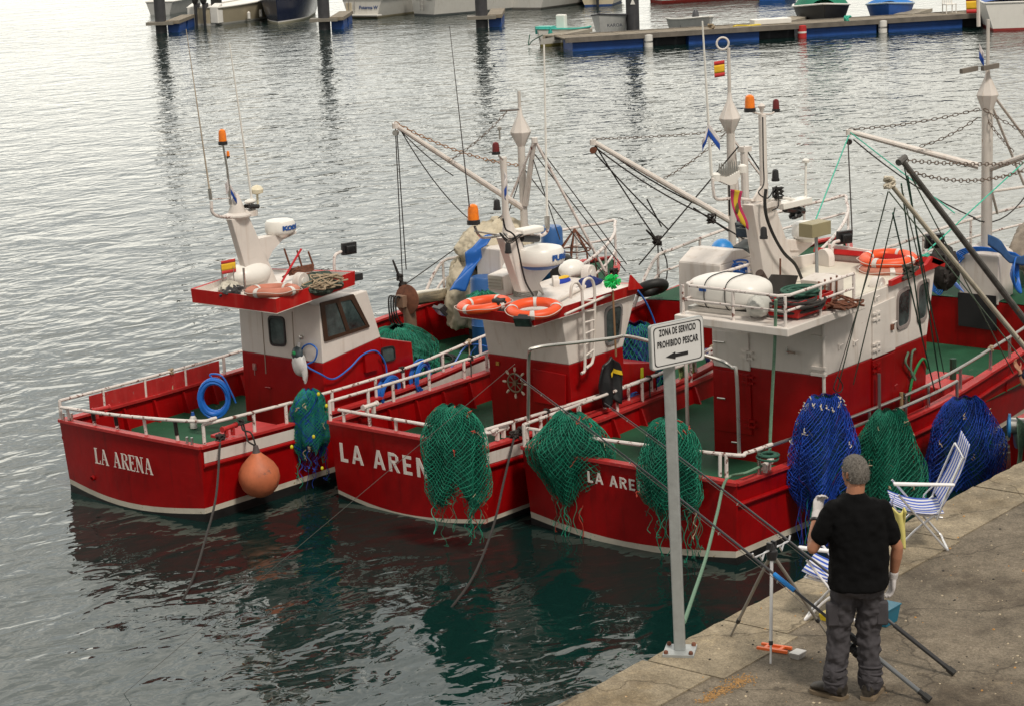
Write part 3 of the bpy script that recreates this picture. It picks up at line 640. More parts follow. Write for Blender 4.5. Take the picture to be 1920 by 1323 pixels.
# ================================================================== BOAT 1 (farthest left)
H1 = Hull(5.27, 12.32, 10.5, 1.40, 1.53, 1.0, 1.55, .62)
B1 = root('fishing_boat', (5.27, 12.2, 0), 'leftmost red fishing boat, an orange buoy at its side and a brown framed wheelhouse window', 'fishing boat', 'red fishing boats moored side by side')
build_hull(H1, B1, fd_t=.775, fz=1.33)
m, x = stroke_text('LA ARENA', SERIF, .215, UX(182, 866, 5.10)+V(-.03, 0, .0), (0, -1, 0), (-.04, 0, 1), sx=.98, gap=.05)
m.build('name_lettering', WHITE, B1, smooth=False)
m = M()
for px in ((178, 893),): p = UX(*px, 5.2); m.lathe(p, (-1, 0, -.2), [(-.05, .035), (.06, .035), (.061, .025), (.02, .02)], 14)
m.build('drain_pipe', RED, B1)
# rails
ws = M(); p0, p1 = UX(115, 762, 5.2), UX(370, 790, 5.25); p1.y = 11.02; r1 = arc([p0+V(-.02, -.02, 0), (p0+p1)/2+V(-.1, 0, .0), p1, H1.p(.03, 1, -1)*1+V(0, .03, .34)-V(0, 0, 0)], 6)
ws.tube(r1, .024, 8)
for k, q in enumerate((.05, .27, .45, .66, .87)):
    a = p0.lerp(p1, q)+V(-.08*sin(pi*q), 0, 0); ws.tube([a, V(a.x+.03, a.y, 1.0)], .022, 8)
ws.build('stern_rail', RAIL, B1)
for k, q in enumerate((.27, .45, .87)):
    a = p0.lerp(p1, q)+V(-.08*sin(pi*q), 0, 0); ws = M(); ws.tube([a-V(0, 0, .01), V(a.x+.015, a.y, 1.13)], .026, 8); ws.build('taped_stanchion', BLACK, B1)
m, rs = rail_side(H1, B1, -1, .01, .66, .30, 10); m.build('side_rail', RAIL, B1)
m, rp = rail_side(H1, B1, 1, 0.0, .60, .30, 9); m.build('side_rail', RAIL, B1)
m = M(); pa = [(H1.p(t, H1.sh(t), 1)) for t in [.05+.02*i for i in range(13)]]
for i in range(12): a, b = pa[i]-V(0, .05, 0), pa[i+1]-V(0, .05, 0); m.hexa([a, b, b+V(0, .012, 0), a+V(0, .012, 0), a+V(0, 0, .26), b+V(0, 0, .26), b+V(0, .012, .26), a+V(0, .012, .26)])
m.build('splash_board', REDL, B1)
def bollard(rt, c, d, l=.13, r=.03, mt=REDL):
    c = Vector(c); d = Vector(d).normalized(); m = M(); m.tube([c-d*l, c+d*l], r, 10); m.tube([c-d*(l+.012), c-d*(l-.012)], r*1.35, 10); m.tube([c+d*(l-.012), c+d*(l+.012)], r*1.35, 10)
    for k in (-.5, .5): m.obox(c+d*l*k-V(0, 0, .06), d*.02, d.cross(V(0, 0, 1))*r*.7, V(0, 0, .06))
    return m.build('bollard', mt, rt)
bollard(B1, (5.62, 13.32, 1.14), (1, -.2, 0)); bollard(B1, (5.78, 10.96, 1.16), (1, .1, 0))
for q in ((5.2, 13.6), (5.26, 13.5), (5.2, 11.14), (5.21, 11.06)): m = M(); m.tube([(q[0], q[1], 1.0), (q[0], q[1], 1.14)], .017, 8); m.build('cleat_pin', STEEL, B1)
# wheelhouse
XS1, YS1, YP1 = 7.62, 11.0, 12.58
ft, fb = UY(688, 545, YS1), UY(714, 632, YS1); ca, cb_ = UY(772, 641, YS1), UY(780, 684, YS1)
def wheelhouse(rt, XS, YS, YP, zb, zs, zt, ft, fb, zt2, lean=0.0, low=None, name='wheelhouse'):
    m = M()
    pl = [(XS, YS, zb), (XS, YS, zs), (fb.x, YS, fb.z), (fb.x, YS, zb)]
    m.prism(pl, (0, YP-YS, 0), c=0)
    pu = [(XS, YS, zs), (XS-lean, YS, zt), (ft.x, YS, zt2), (fb.x, YS, fb.z)]
    m.prism(pu, (0, YP-YS, 0), c=1)
    if low: m.prism([(fb.x, YS, zb), (fb.x, YS, fb.z-.02), (low[0].x, YS, low[0].z), (low[1].x, YS, zb)], (0, YP-YS, 0), c=0)
    return m.build(name, [RED, WHITE], rt, smooth=False, bev=.012)
wheelhouse(B1, XS1, YS1, YP1, .5, 1.62, 2.42, ft, fb, ft.z, low=(ca, cb_))
o_ = V(-1, 0, 0)
def sq(X, *px): return [UX(x, y, X) for x, y in px]
def yq(Y, *px): return [UY(x, y, Y) for x, y in px]
window(B1, sq(XS1, (503, 591), (534, 594), (538, 650), (508, 648)), o_, .028, PLASTIC, .25)
window(B1, yq(YS1, (599, 568), (661, 551), (692, 613), (607, 641)), (0, -1, 0), .065, mat('dark_brown_frame', (.045, .022, .012), .45), .04, mull=.52)
window(B1, yq(YS1, (713, 652), (738, 647), (741, 674), (716, 680)), (0, -1, 0), .018, PLASTIC, .3, name='porthole')
m = M(); a = yq(YS1, (679, 663), (703, 658), (705, 692), (682, 698)); m.prism(a, (0, -.05, 0)); m.build('junction_box', RED, B1, smooth=False, bev=.006)
for a, b in (((491, 585), (497, 668)), ((548, 585), (553, 672)), ((497, 668), (499, 700))):
    p, q = UX(*a, XS1), UX(*b, XS1); m = M(); m.tube([p+V(-.003, 0, 0), q+V(-.003, 0, 0)], .007, 5); m.build('door_seam', mat('seam_shadow_grime', (.33, .27, .22), .7), B1)
m = M(); p = UX(478, 686, XS1); m.box(p.x-.02, p.x, p.y-.03, p.y+.03, p.z-.05, p.z+.04); m.tube([p+V(-.03, -.02, 0), p+V(-.03, -.02, -.12)], .007, 5); m.build('door_latch', STEEL, B1)
m = M(); p = UX(505, 726, XS1); m.tube([p+V(-.02, .06, 0), p+V(-.03, -.06, .01)], .012, 6); m.build('door_handle', RED, B1)
m = M(); p = UX(566, 632, XS1); m.lathe(p, (-1, 0, 0), [(0, .03), (.03, .03), (.04, .015)], 12); m.build('light_fitting', STEEL, B1)
m = M(); p = UY(655, 580, YS1-.001)
# roof: deck panel and raised red brow
def roof(rt, stern_l, stern_r, fwd_r, YP, h=.17, flare=.012, wt=.035, zlo=0.0, mt=REDB, inner=WHITE):
    a, b, c = Vector(stern_l), Vector(stern_r), Vector(fwd_r); d = Vector((c.x, YP, c.z)); lo = [a, b, c, d]; m = M()
    cen = sum(lo, Vector())/4; hi = [p+V(0, 0, h*(1, 1, 1, .35)[k]) for k, p in enumerate(lo)]; lo2 = [p+(cen-p).normalized()*flare for p in lo]
    for i in range(4):
        j = (i+1) % 4; inn = lambda p, z=0: p+(cen-p).normalized()*wt*1.6
        m.add([lo2[i], lo2[j], hi[j], hi[i], inn(lo2[i]), inn(lo2[j]), inn(hi[j]), inn(hi[i])], [(0, 1, 2, 3), (3, 2, 6, 7), (0, 4, 5, 1)], 0); m.add([inn(lo2[i]), inn(lo2[j]), inn(hi[j]), inn(hi[i])], [(3, 2, 1, 0)], 1)
    m.build('roof_brow', [mt, inner], rt, smooth=False, fix=False)
    m = M(); m.hexa([p+V(0, 0, -.01) for p in lo2]+[p+V(0, 0, h*.35) for p in lo2]); m.build('roof', inner, rt, smooth=False); return lo, hi
sl_, sr_, fr_ = UX(345, 573, 6.75), UY(519, 588, 10.86), UY(667, 534, 10.9)
sl_ = V(sr_.x-.02, UZ(345, 575, sr_.z).y+.12, sr_.z); print('roof1', sl_, sr_, fr_)
lo1, hi1 = roof(B1, sl_, sr_, fr_, 12.9, h=.19)
RZ1 = sr_.z+.13
# mast pedestal: leaning white box with a platform, spar and beacon
def pedestal(rt, b0, b1, t0, t1, thick, Yc, mt=WHITE, name='mast_pedestal'):
    m = M(); b0, b1, t0, t1 = [Vector(p) for p in (b0, b1, t0, t1)]
    m.prism([b0, b1, t1, t0], (0, thick, 0)); return m.build(name, mt, rt, smooth=False, bev=.01)
Y1 = 11.95
pb0, pb1, pt0, pt1 = [UY(x, y, Y1) for x, y in ((478, 540), (550, 527), (475, 404), (436, 412))]
pedestal(B1, UY(474, 548, Y1), UY(528, 545, Y1), UY(434, 412, Y1), UY(468, 408, Y1), .11, Y1)
pp = UY(445, 405, Y1+.1); m = M(); m.lathe(pp, (0, 0, 1), [(-.03, .16), (.0, .19), (.02, .19), (.05, .12), (.06, .12), (.30, .035)], 18)
m.lathe(pp+V(.18, -.03, 0), (0, 0, 1), [(-.02, .13), (.05, .13), (.07, .08)], 16); m.build('mast_platform', WHITE, B1)
bt = UY(418, 272, Y1+.1); bt2 = UY(432, 384, Y1+.1)
m = M(); m.tube([bt2, UY(426, 318, Y1+.1), bt], [.022, .016, .014], 8); m.build('mast', STEEL, B1); beacon(B1, bt-V(0, 0, .0), .055, .21)
p = UY(428, 296, Y1+.1); m = M(); m.tube([p+V(-.05, 0, -.02), p], .008, 5); m.build('lamp_arm', STEEL, B1); beacon(B1, p, .022, .09)
fl_ = UY(432, 352, Y1+.08); flag(B1, fl_+V(0, 0, .05), fl_-V(0, 0, .09), V(.05, -.05, -.14), False, mt=[WHITECL, BLUEFL], seed=1, name='pennant')
fl_ = UY(428, 345, Y1+.08); flag(B1, fl_+V(0, 0, .08), fl_-V(0, 0, .09), V(-.04, .02, -.10), False, mt=[WHITECL, WHITECL], seed=2, name='pennant')
m = M(); m.tube(arc([UY(x, y, Y1) for x, y in ((396, 378), (398, 398), (410, 406), (432, 408))], 5), .022, 8); m.tube([UY(396, 374, Y1), UY(430, 372, Y1)], .008, 5); m.build('antenna_bracket', RAIL, B1)
whip(B1, UY(395, 372, Y1), UY(349, 55, Y1), .014, .005, mat('weathered_antenna', (.45, .38, .3), .6)); whip(B1, UY(476, 402, Y1), UY(430, 80, Y1), .02, .009)
m = M(); p = UY(469, 378, Y1); m.ell(p, .10, .06, .035, 14); m.build('horn_cover', WHITEC, B1); m = M(); m.tube([p+V(-.06, -.04, -.06), p+V(.1, -.05, -.08)], .032, 8); m.tube([p+V(-.06, .04, -.06), p+V(.1, .05, -.08)], .028, 8); m.build('horn', PLASTIC, B1)
p = UY(482, 362, Y1); m = M(); m.lathe(p, (0, 0, 1), [(-.02, .03), (0, .085), (.05, .09), (.09, .06), (.11, .01)], 18); m.tube([p, p-V(0, 0, .18)], .018, 6); m.build('satellite_dome', mat('cream_plastic', (.66, .6, .45), .4), B1)
p = UY(525, 440, Y1); m = M(); m.prism([UY(485, 448, Y1), UY(502, 490, Y1), UY(512, 470, Y1), UY(530, 450, Y1), UY(556, 438, Y1), UY(556, 434, Y1)], (0, .16, 0)); m.build('radar_bracket', WHITE, B1, smooth=False)
radar(B1, UY(526, 437, Y1+.08), .215, .19, 'KODEN', tdir=.15)
# liferaft, vent, junk carried on the roof
p = UZ(455, 545, RZ1); m = M(); m.ell((p.x+.25, p.y+.12, RZ1+.18), .36, .24, .17, 20, zlo=-.75); m.build('liferaft_canister', WHITEC, B1)
for q in ((419, 545), (460, 552)): a = UZ(*q, RZ1); m = M(); m.tube([a, a+V(0, 0, .36)], .018, 6); m.build('roof_stake', STEEL, B1)
a = UY(437, 503, 12.0); b = UY(441, 548, 12.0); m = M(); m.tube([a+V(0, 0, .03), b], .006, 5); m.build('flag_staff', STEEL, B1)
flag(B1, UY(441, 485, 12.0), UY(443, 510, 12.0), UY(415, 490, 12.0)-UY(441, 485, 12.0), True, wave=.008)
def vent(rt, c, r=.11, yaw=.6):
    c = Vector(c); d = V(cos(yaw), sin(yaw), 0); e = V(-d.y, d.x, 0); pf = []
    for i in range(13): t = pi*i/12; pf.append(c+d*r*cos(t)+V(0, 0, r*.9+r*sin(t)))
    pf += [c-d*r, c+d*r]; m = M(); m.prism([p-e*r*.45 for p in pf], e*r*.9); o = m.build('roof_vent', WHITE, rt, bev=.006)
    m = M(); m.lathe(c-e*r*.46+V(0, 0, r*.95), -e, [(0, r*.42), (.012, r*.42), (.013, r*.22)], 16); m.build('vent_cap', WHITEC, o); return o
vent(B1, UZ(565, 545, RZ1)+V(0, 0, .02), .12, .1)
lifering(UZ(511, 545, RZ1+.10), .37, (.06, .04, 1), 'faded salmon life ring on the wheelhouse roof of the leftmost boat', mt=mat('faded_life_ring', (.48, .17, .11), .6, var=.2), seed=.3)
floodlamp(B1, UY(654, 466, 11.5), (.3, .9, .05), .115, [UY(640, 472, 11.5), UY(628, 480, 11.5), UY(627, 505, 11.5), UY(631, 522, 11.5)])
m = M(); p = UY(661, 519, 11.1); m.obox(p, (.09, -.02, 0), (0, .1, 0), (0, 0, .05)); m.build('searchlight', PLASTIC, B1, bev=.01)
j = M(); a = UZ(528, 530, RZ1+.05); b = UY(565, 467, 11.6); j.tube([a, b], .016, 6); o = j.build('red_bar', mat('signal_red', (.5, .02, .03), .5), None); T(o, 'red bar leaning on the roof clutter of the leftmost boat', 'bar')
j = M()
for q, r_ in (((533, 467), (548, 512)), ((557, 470), (566, 500)), ((578, 472), (588, 500)), ((545, 505), (592, 508)), ((530, 520), (560, 500)), ((560, 515), (594, 512))): j.tube([UY(*q, 11.7), UY(*r_, 11.7)], .014, 5)
j.obox(UY(565, 506, 11.7), (.22, -.02, 0), (0, .01, 0), (0, 0, .05)); o = j.build('scrap_iron', RUSTM, None); T(o, 'rusty iron frame with upright bars among the junk on a wheelhouse roof', 'iron frame')
m = M(); c = UZ(610, 545, RZ1); m.ell(c+V(.0, .1, .04), .34, .25, .1, 26, noise=.25, seed=3); m.ell(c+V(.25, .35, .05), .3, .22, .12, 22, noise=.25, seed=5); o = m.build('old_netting', mat('grey_green_netting', (.05, .07, .055), .95, var=.6, vs=20, bump=1, bs=60), None); T(o, 'heap of old grey green netting on the roof of the leftmost boat', 'old netting')
m = M(); c = UZ(615, 530, RZ1+.12)
for k in range(9): q = [c+V(R.uniform(-.3, .3), R.uniform(-.2, .3), R.uniform(-.05, .1)) for _ in range(5)]; m.tube(arc(q, 4), .011, 5)
o = m.build('loose_rope', ROPET, None); T(o, 'tangle of tan rope over old netting on the leftmost wheelhouse roof', 'rope')
m = M(); c = UZ(418, 560, RZ1); m.ell(c+V(.22, .06, .05), .17, .13, .09, 24, noise=.25, seed=8); o = m.build('rubbish_bag', mat('crumpled_black_bag', (.03, .03, .032), .3, var=.8, vs=9), None); T(o, 'crumpled black bag at the port corner of the leftmost wheelhouse roof', 'bag')
m = M(); m.ell(c+V(.22, .12, .08), .14, .14, .1, 24, noise=.3, seed=9); o = m.build('rag', mat('cream_rag', (.5, .47, .4), .9, var=.3, vs=12), None); T(o, 'bundled cream rag beside the crumpled black bag on the roof', 'rag')
# bow rails, mast and booms
def bowrail(rt, h, t0, dz=.62, low=.3, n=5, tt=1.0):
    m = M(); L_, R_ = [], []
    for i in range(13): t = t0+(.985-t0)*i/12; p, q = h.p(t, h.sh(t), 1), h.p(t, h.sh(t), -1); k = min(1, i/1.6); L_.append(Vector((p.x, p.y-.06, p.z+dz*k))); R_.append(Vector((q.x, q.y+.06, q.z+dz*k)))
    tip = h.p(1, h.s1, 1); tip.y = h.Yc; tip.z += dz+.02; tip.x += .05
    m.tube(arc(L_+[tip]+R_[::-1], 3), .026, 8)
    m.tube(arc([p-V(0, 0, low) for p in L_[1:]]+[tip-V(0, 0, low)]+[p-V(0, 0, low) for p in R_[:0:-1]], 3), .02, 8)
    for S_ in (L_, R_):
        for i in (2, 5, 8, 11): m.tube([S_[i], S_[i]-V(0, 0, dz)], .022, 8)
    return m.build('bow_rail', RAIL, rt)
bowrail(B1, H1, .70)
def derrick_mast(rt, X, Y, zb, ztop, cone_z, boomfoot, tips, ry=.06):
    m = M(); m.tube([(X, Y, zb), (X, Y, cone_z)], ry, 12); m.tube([(X, Y, cone_z), (X, Y, ztop)], [.03, .026], 8); m.build('mast', mat('rust_marked_white_mast', (.58, .54, .5), .5, var=.1, wear=((.30, .15, .06), .28, 5)), rt)
    m = M(); m.lathe((X, Y, cone_z-.26), (0, 0, 1), [(0, ry*1.02), (.20, .16), (.23, .17), (.25, .165), (.5, .045), (.62, .03)], 8); m.build('mast_cone', WHITE, rt, ang=25)
    for f_, t in tips: m = M(); m.tube([f_, t], [.05, .038], 10); m.tube([Vector(t)-V(0, 0, .05), Vector(t)+V(0, 0, .03)], .05, 8); m.build('boom', WHITE, rt)
MX1, MY1 = 13.75, 12.3
mt1 = UY(957, 180, MY1); tip1 = UY(741, 235, 13.1); ft1 = UY(982, 392, MY1)
derrick_mast(B1, ft1.x, MY1, 1.3, mt1.z+.05, UY(958, 262, MY1).z+.12, ft1, [(ft1, tip1), (UY(985, 385, MY1-.05), UY(1002, 262, MY1-.4))])
m = M(); a = UY(955, 207, MY1); m.tube([a+V(-.12, .1, -.0), a+V(.12, -.1, 0)], .018, 6); m.build('mast_crossbar', STEEL, B1)
m = M(); m.tube([UY(1002, 262, MY1-.4), V(14.6, 11.3, 1.55)], .024, 7); m.tube([UY(1000, 270, MY1-.4), V(13.6, 13.3, 1.5)], .02, 7); m.build('mast_stay', RAIL, B1)
m = M(); chain(m, tip1+V(0, 0, .04), UY(985, 312, MY1), .12, .06, .007); o = m.build('boom_chain', mat('rusty_chain', (.30, .15, .07), .8), B1)
m = M(); chain(m, UY(842, 302, 12.7), UY(950, 210, MY1), .06, .06, .005); m.build('boom_chain', CHAIN, B1)
m = M()
KB = V(11.9, 13.35, 1.72)
for a, b, s in ((tip1, KB, .0), (tip1+V(.03, 0, -.1), KB+V(.1, 0, .25), .05), (tip1+V(.05, 0, 0), UY(905, 430, 12.8), .2), (KB, UY(955, 395, 12.6), 0), (UY(955, 395, 12.6), UY(1000, 262, MY1-.3), 0), (UY(1000, 262, MY1-.4), V(15.1, 11.3, 1.7), 0), (UY(1003, 290, MY1-.4), V(15.0, 11.25, 1.6), 0), (UY(985, 320, MY1-.1), V(14.4, 11.1, 1.5), 0), (tip1, UY(850, 330, 12.7), .05), (UY(1000, 300, 11.9), UY(1050, 450, 11.5), .0)):
    m.tube(sag(a, b, s, 8), .009, 5)
m.build('rigging_line', ROPEB, B1)
m = M(); knot(m, KB, .05, .016, 1); knot(m, KB+V(-.06, 0, .15), .04, .016, 2); m.tube([KB+V(-.2, 0, .45), KB], [.015, .03], 7); m.build('rope_lashing', ROPEB, B1); m = M(); knot(m, V(14.6, 11.2, 1.65), .06, .014, 5)
m.build('rope_lashing', ROPEB, B1)
m = M(); m.lathe(tip1-V(0, 0, .12), (1, .3, 0), [(-.03, .045), (.03, .045)], 12); m.build('pulley_block', STEEL, B1)
# net hauler drum on the port bulwark
dc0, dc1 = UY(764, 562, 13.2), UY(835, 551, 13.2); dc1 = dc0+(dc1-dc0)*.98
m = M(); ax = (dc1-dc0).normalized(); l = (dc1-dc0).length
m.lathe(dc0, ax, [(-.06, .10), (-.02, .24), (0.0, .24)], 26, c=1); m.lathe(dc0, ax, [(0.001, .22), (.05, .15), (.12, .125), (.3, .115), (l, .10)], 26, c=0)
m.build('net_hauler_drum', [mat('polished_drum', (.55, .5, .42), .22, metal=.9, wear=((.30, .18, .08), .25, 7)), RUSTM], B1)
m = M(); m.tube([dc0+V(.02, 0, 0), V(dc0.x+.05, dc0.y, 1.0)], .1, 12); m.box(dc0.x-.16, dc0.x-.05, dc0.y-.04, dc0.y+.14, dc0.z-.1, dc0.z+.08); m.build('hauler_pedestal', mat('rusty_pedestal', (.20, .12, .08), .7, var=.3), B1)
m = M()
for k in range(4): a = dc0+V(-.12, .05*k, .05); m.tube(arc([a, a+V(-.12, .02, .02), a+V(-.15, 0, -.25), a+V(-.02*k, 0, -.45), V(dc0.x+.3, dc0.y-.1, .65)], 5), .014, 6)
m.build('hydraulic_hose', RUBBER, B1)
o = hcoil((dc0.x+1.0, 12.75, .56), .42, 5, .018, RUBBER, 'black hose coiled on the green deck of the leftmost boat', 'hose', 3, .6, .03, name='deck_hose', loose=.04)
# canvas cover and gear by the mast
def tarp(name, lab, cx, cy, cz, rx, ry, rz, mt, seed, fold=.12):
    m = M(); m.ell((cx, cy, cz), rx, ry, rz, 48, noise=0, zlo=-.55)
    v2 = []
    for x, y, z in m.v:
        dx, dy, dz = (x-cx)/rx, (y-cy)/ry, (z-cz)/rz; a = atan2(dy, dx); q = 1+fold*(.5*sin(5*a+seed+2*dz)+.3*sin(11*a-seed-3*dz)+.25*sin(7*dz+3*a))
        v2.append((cx+dx*rx*q, cy+dy*ry*q, cz+dz*rz*(1+fold*.6*sin(4*a+seed*2))))
    m.v = v2; o = m.build(name, mt, None, ang=180); su = o.modifiers.new('smooth', 'SUBSURF'); su.levels = su.render_levels = 2; tx = bpy.data.textures.new('canvas_folds', 'CLOUDS'); tx.noise_scale = .22; tx.noise_depth = 3; dm = o.modifiers.new('folds', 'DISPLACE'); dm.texture = tx; dm.strength = .16; dm.mid_level = .5; return T(o, lab, name.split('_')[-1] if '_' in name else name)
p = UY(925, 440, 12.6)
m = M(); m.box(p.x-.25, p.x+.6, p.y-.2, p.y+.4, .62, p.z-.25); m.lathe((p.x+.2, p.y-.3, 1.1), (0, 1, 0), [(0, .3), (.05, .3), (.06, .16), (.5, .16), (.51, .3), (.56, .3)], 20); m.build('trawl_winch', mat('dark_winch_iron', (.05, .06, .055), .5, var=.5, vs=7), B1)
tarp('canvas_cover', 'cream canvas cover bundled over gear by the mast of the leftmost boat', p.x+.2, p.y+.1, p.z-.22, .75, .5, .42, TARP, 2)
tarp('canvas_sheet', 'cream canvas sheet sloping down beside the blue tarpaulin', UY(872, 500, 12.9).x, 12.95, 1.32, .32, .3, .72, TARP, 4)
m = M(); pr = [UY(x, y, 12.35) for x, y in ((896, 452), (884, 468), (872, 476), (876, 496), (862, 512), (850, 528), (842, 548))]
def ribbon(u, v):
    i = u*(len(pr)-1); k = min(int(i), len(pr)-2); p = pr[k].lerp(pr[k+1], i-k); return p+V(.27*v+.02*sin(9*u), -.10*v, .10*v*(1-u)+.03*sin(7*u+4*v))
m.grid(ribbon, 28, 8); o = m.build('blue_tarpaulin', mat('blue_rubber_sheet', (.01, .11, .42), .45, var=.15, vs=3), None, ang=80); so_ = o.modifiers.new('thickness', 'SOLIDIFY'); so_.thickness = .012; T(o, 'bright blue sheet hanging over barrels beside the cream canvas', 'tarpaulin')
p = UY(905, 497, 12.2)
m = M(); m.lathe((p.x, p.y, .63), (0, 0, 1), [(0, .2), (.02, .21), (.45, .215), (.47, .225), (.49, .215), (.85, .215), (.87, .225), (.89, .215), (1.2, .21), (1.24, .19)], 24); o = m.build('plastic_barrel', mat('blue_barrel', (.02, .10, .30), .4, var=.15), None); T(o, 'blue plastic barrel under the bright blue sheet', 'barrel', )
p = UY(1035, 452, 12.4); m = M(); m.lathe((p.x, p.y, 1.42), (0, 0, 1), [(0, .17), (.02, .18), (.4, .185), (.42, .195), (.44, .185), (p.z-1.22, .18), (p.z-1.17, .15)], 24); o = m.build('plastic_barrel', MATS['blue_barrel'], None); T(o, 'blue plastic barrel on the foredeck behind the white radar dome', 'barrel')
m = M(); a = UY(918, 500, 12.25); m.box(a.x-.02, a.x+.5, 12.0, 12.5, .62, UY(918, 465, 12.25).z); m.build('mast_housing', WHITE, B1, smooth=False, bev=.02)
m = M(); c = UY(1078, 455, 11.9)
for k in range(7): a = 2*pi*k/7; m.tube([c+V(0, 0, .22), c+V(.3*cos(a), .3*sin(a), -.15), V(c.x+.36*cos(a), c.y+.36*sin(a), 1.42)], .014, 5)
m.tube([c+V(.25*cos(2*pi*k/14), .25*sin(2*pi*k/14), -.12) for k in range(14)], .012, 5, closed=True); o = m.build('anchor_frame', RUSTM, None); T(o, 'rusty spider frame standing on the foredeck of the leftmost boat', 'iron frame')
m = M(); c = UY(1005, 490, 11.7); 
for k, q in enumerate(((1045, 480), (1060, 490))): c = UY(*q, 11.6); m.lathe(c-V(.1, 0, 0), (1, .2, 0), [(0, .1), (.1, .12), (.2, .1)], 14); m.box(c.x-.1, c.x+.1, c.y-.08, c.y+.08, 1.40, c.z-.05)
m.build('engine_gear', mat('oily_black_iron', (.02, .02, .02), .4, var=.5, vs=9), B1)
# nets, hoses and floats on boat 1
p = UZ(735, 640, .95); 
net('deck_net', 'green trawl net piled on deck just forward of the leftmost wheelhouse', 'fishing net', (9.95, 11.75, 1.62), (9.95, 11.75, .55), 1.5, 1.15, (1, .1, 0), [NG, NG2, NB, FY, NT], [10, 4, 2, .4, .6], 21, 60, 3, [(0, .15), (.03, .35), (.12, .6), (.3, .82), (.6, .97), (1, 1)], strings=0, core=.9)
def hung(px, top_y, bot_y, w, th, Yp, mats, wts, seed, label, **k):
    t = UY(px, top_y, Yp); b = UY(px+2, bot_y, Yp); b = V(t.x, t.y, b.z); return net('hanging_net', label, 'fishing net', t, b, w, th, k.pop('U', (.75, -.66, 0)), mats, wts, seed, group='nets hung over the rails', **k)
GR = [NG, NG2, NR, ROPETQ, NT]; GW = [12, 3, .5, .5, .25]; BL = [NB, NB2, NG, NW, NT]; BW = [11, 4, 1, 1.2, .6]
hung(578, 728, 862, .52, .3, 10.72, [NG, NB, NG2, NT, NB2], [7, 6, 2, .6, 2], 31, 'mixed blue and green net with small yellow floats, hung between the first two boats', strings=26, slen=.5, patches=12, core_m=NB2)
m = M()
for q in ((597, 738), (612, 760), (547, 837), (588, 818), (604, 877)): m.ell(UY(*q, 10.52), .025, .02, .028, 10)
o = m.build('net_float', mat('yellow_float', (.6, .55, .02), .5), None); T(o, 'small yellow floats caught in the mixed net', 'net floats'); o['kind'] = 'stuff'
# blue coil on the stern rail side
c = UZ(402, 745, 1.16)
m = M(); coil(m, c, (-.8, -.6, 0), .24, .018, 20, 2, .07, .8); a = c+V(0, 0, .26); m.tube(arc([a, a+V(-.02, .03, .07), a+V(.08, -.10, .04), a+V(.14, -.2, -.2), a+V(.17, -.24, -.34)], 5), .013, 6); o = m.build('hose_coil', BLUEH, None); T(o, 'coil of bright blue hose hung in the stern well of the leftmost boat', 'hose')
for k, (q, lab) in enumerate((((728, 728), 'coil of blue hose hung on the rail below the window of the leftmost boat'), ((790, 700), 'second coil of blue hose, nearer the bow, on the rail of the leftmost boat'))):
    c = UY(*q, 10.86)-V(0, 0, .05); m = M(); coil(m, c, (.2, -1, 0), .2, .015, 11, 4+k, .05, 1.1); o = m.build('hose_coil', BLUEH, None); T(o, lab, 'hose')
m = M(); m.tube(arc([UX(x, y, XS1-.05) for x, y in ((572, 700), (568, 680), (566, 655), (580, 645), (594, 655), (590, 675), (575, 685))]+[UY(x, y, YS1-.06) for x, y in ((600, 700), (625, 710), (655, 690), (680, 665), (705, 658), (722, 680), (726, 712))], 6), .012, 6); o = m.build('blue_hose', BLUEH, None); T(o, 'blue hose looped along the leftmost wheelhouse wall', 'hose')
m = M(); m.tube(arc([UY(x, y, 10.86) for x, y in ((818, 706), (845, 690), (868, 655), (888, 645), (915, 650))], 6), .011, 6); m.tube(arc([UY(x, y, 10.95) for x, y in ((880, 672), (884, 660), (893, 650))], 5), .01, 6); o = m.build('blue_hose', BLUEH, None); T(o, 'blue hose run along the forward rail of the leftmost boat', 'hose')
# carrier bag on the cabin wall
c = UX(562, 690, XS1-.08); m = M(); m.ell(c+V(0, 0, .06), .075, .12, .16, 22, c=0, noise=.12, seed=2); m.ell(c+V(-.01, .02, .2), .055, .10, .10, 18, c=1, noise=.12, seed=4); m.tube([c+V(0, 0, .28), c+V(.02, .0, .36)], .02, 6, c=0); m.ell(c+V(0, -.09, -.02), .04, .05, .17, 16, noise=.2, seed=6, c=0)
o = m.build('carrier_bag', [mat('thin_white_plastic', (.6, .6, .6), .35, var=.1, vs=12), mat('bag_print', (.04, .06, .07), .4, var=.6, vs=14)], None); T(o, 'bulging white carrier bag with a dark print hung on the leftmost wheelhouse', 'bag')
m = M(); m.ell(c+V(-.06, .03, .22), .012, .035, .03, 10); m.build('green_print', mat('bag_green', (.02, .4, .12), .5), o)
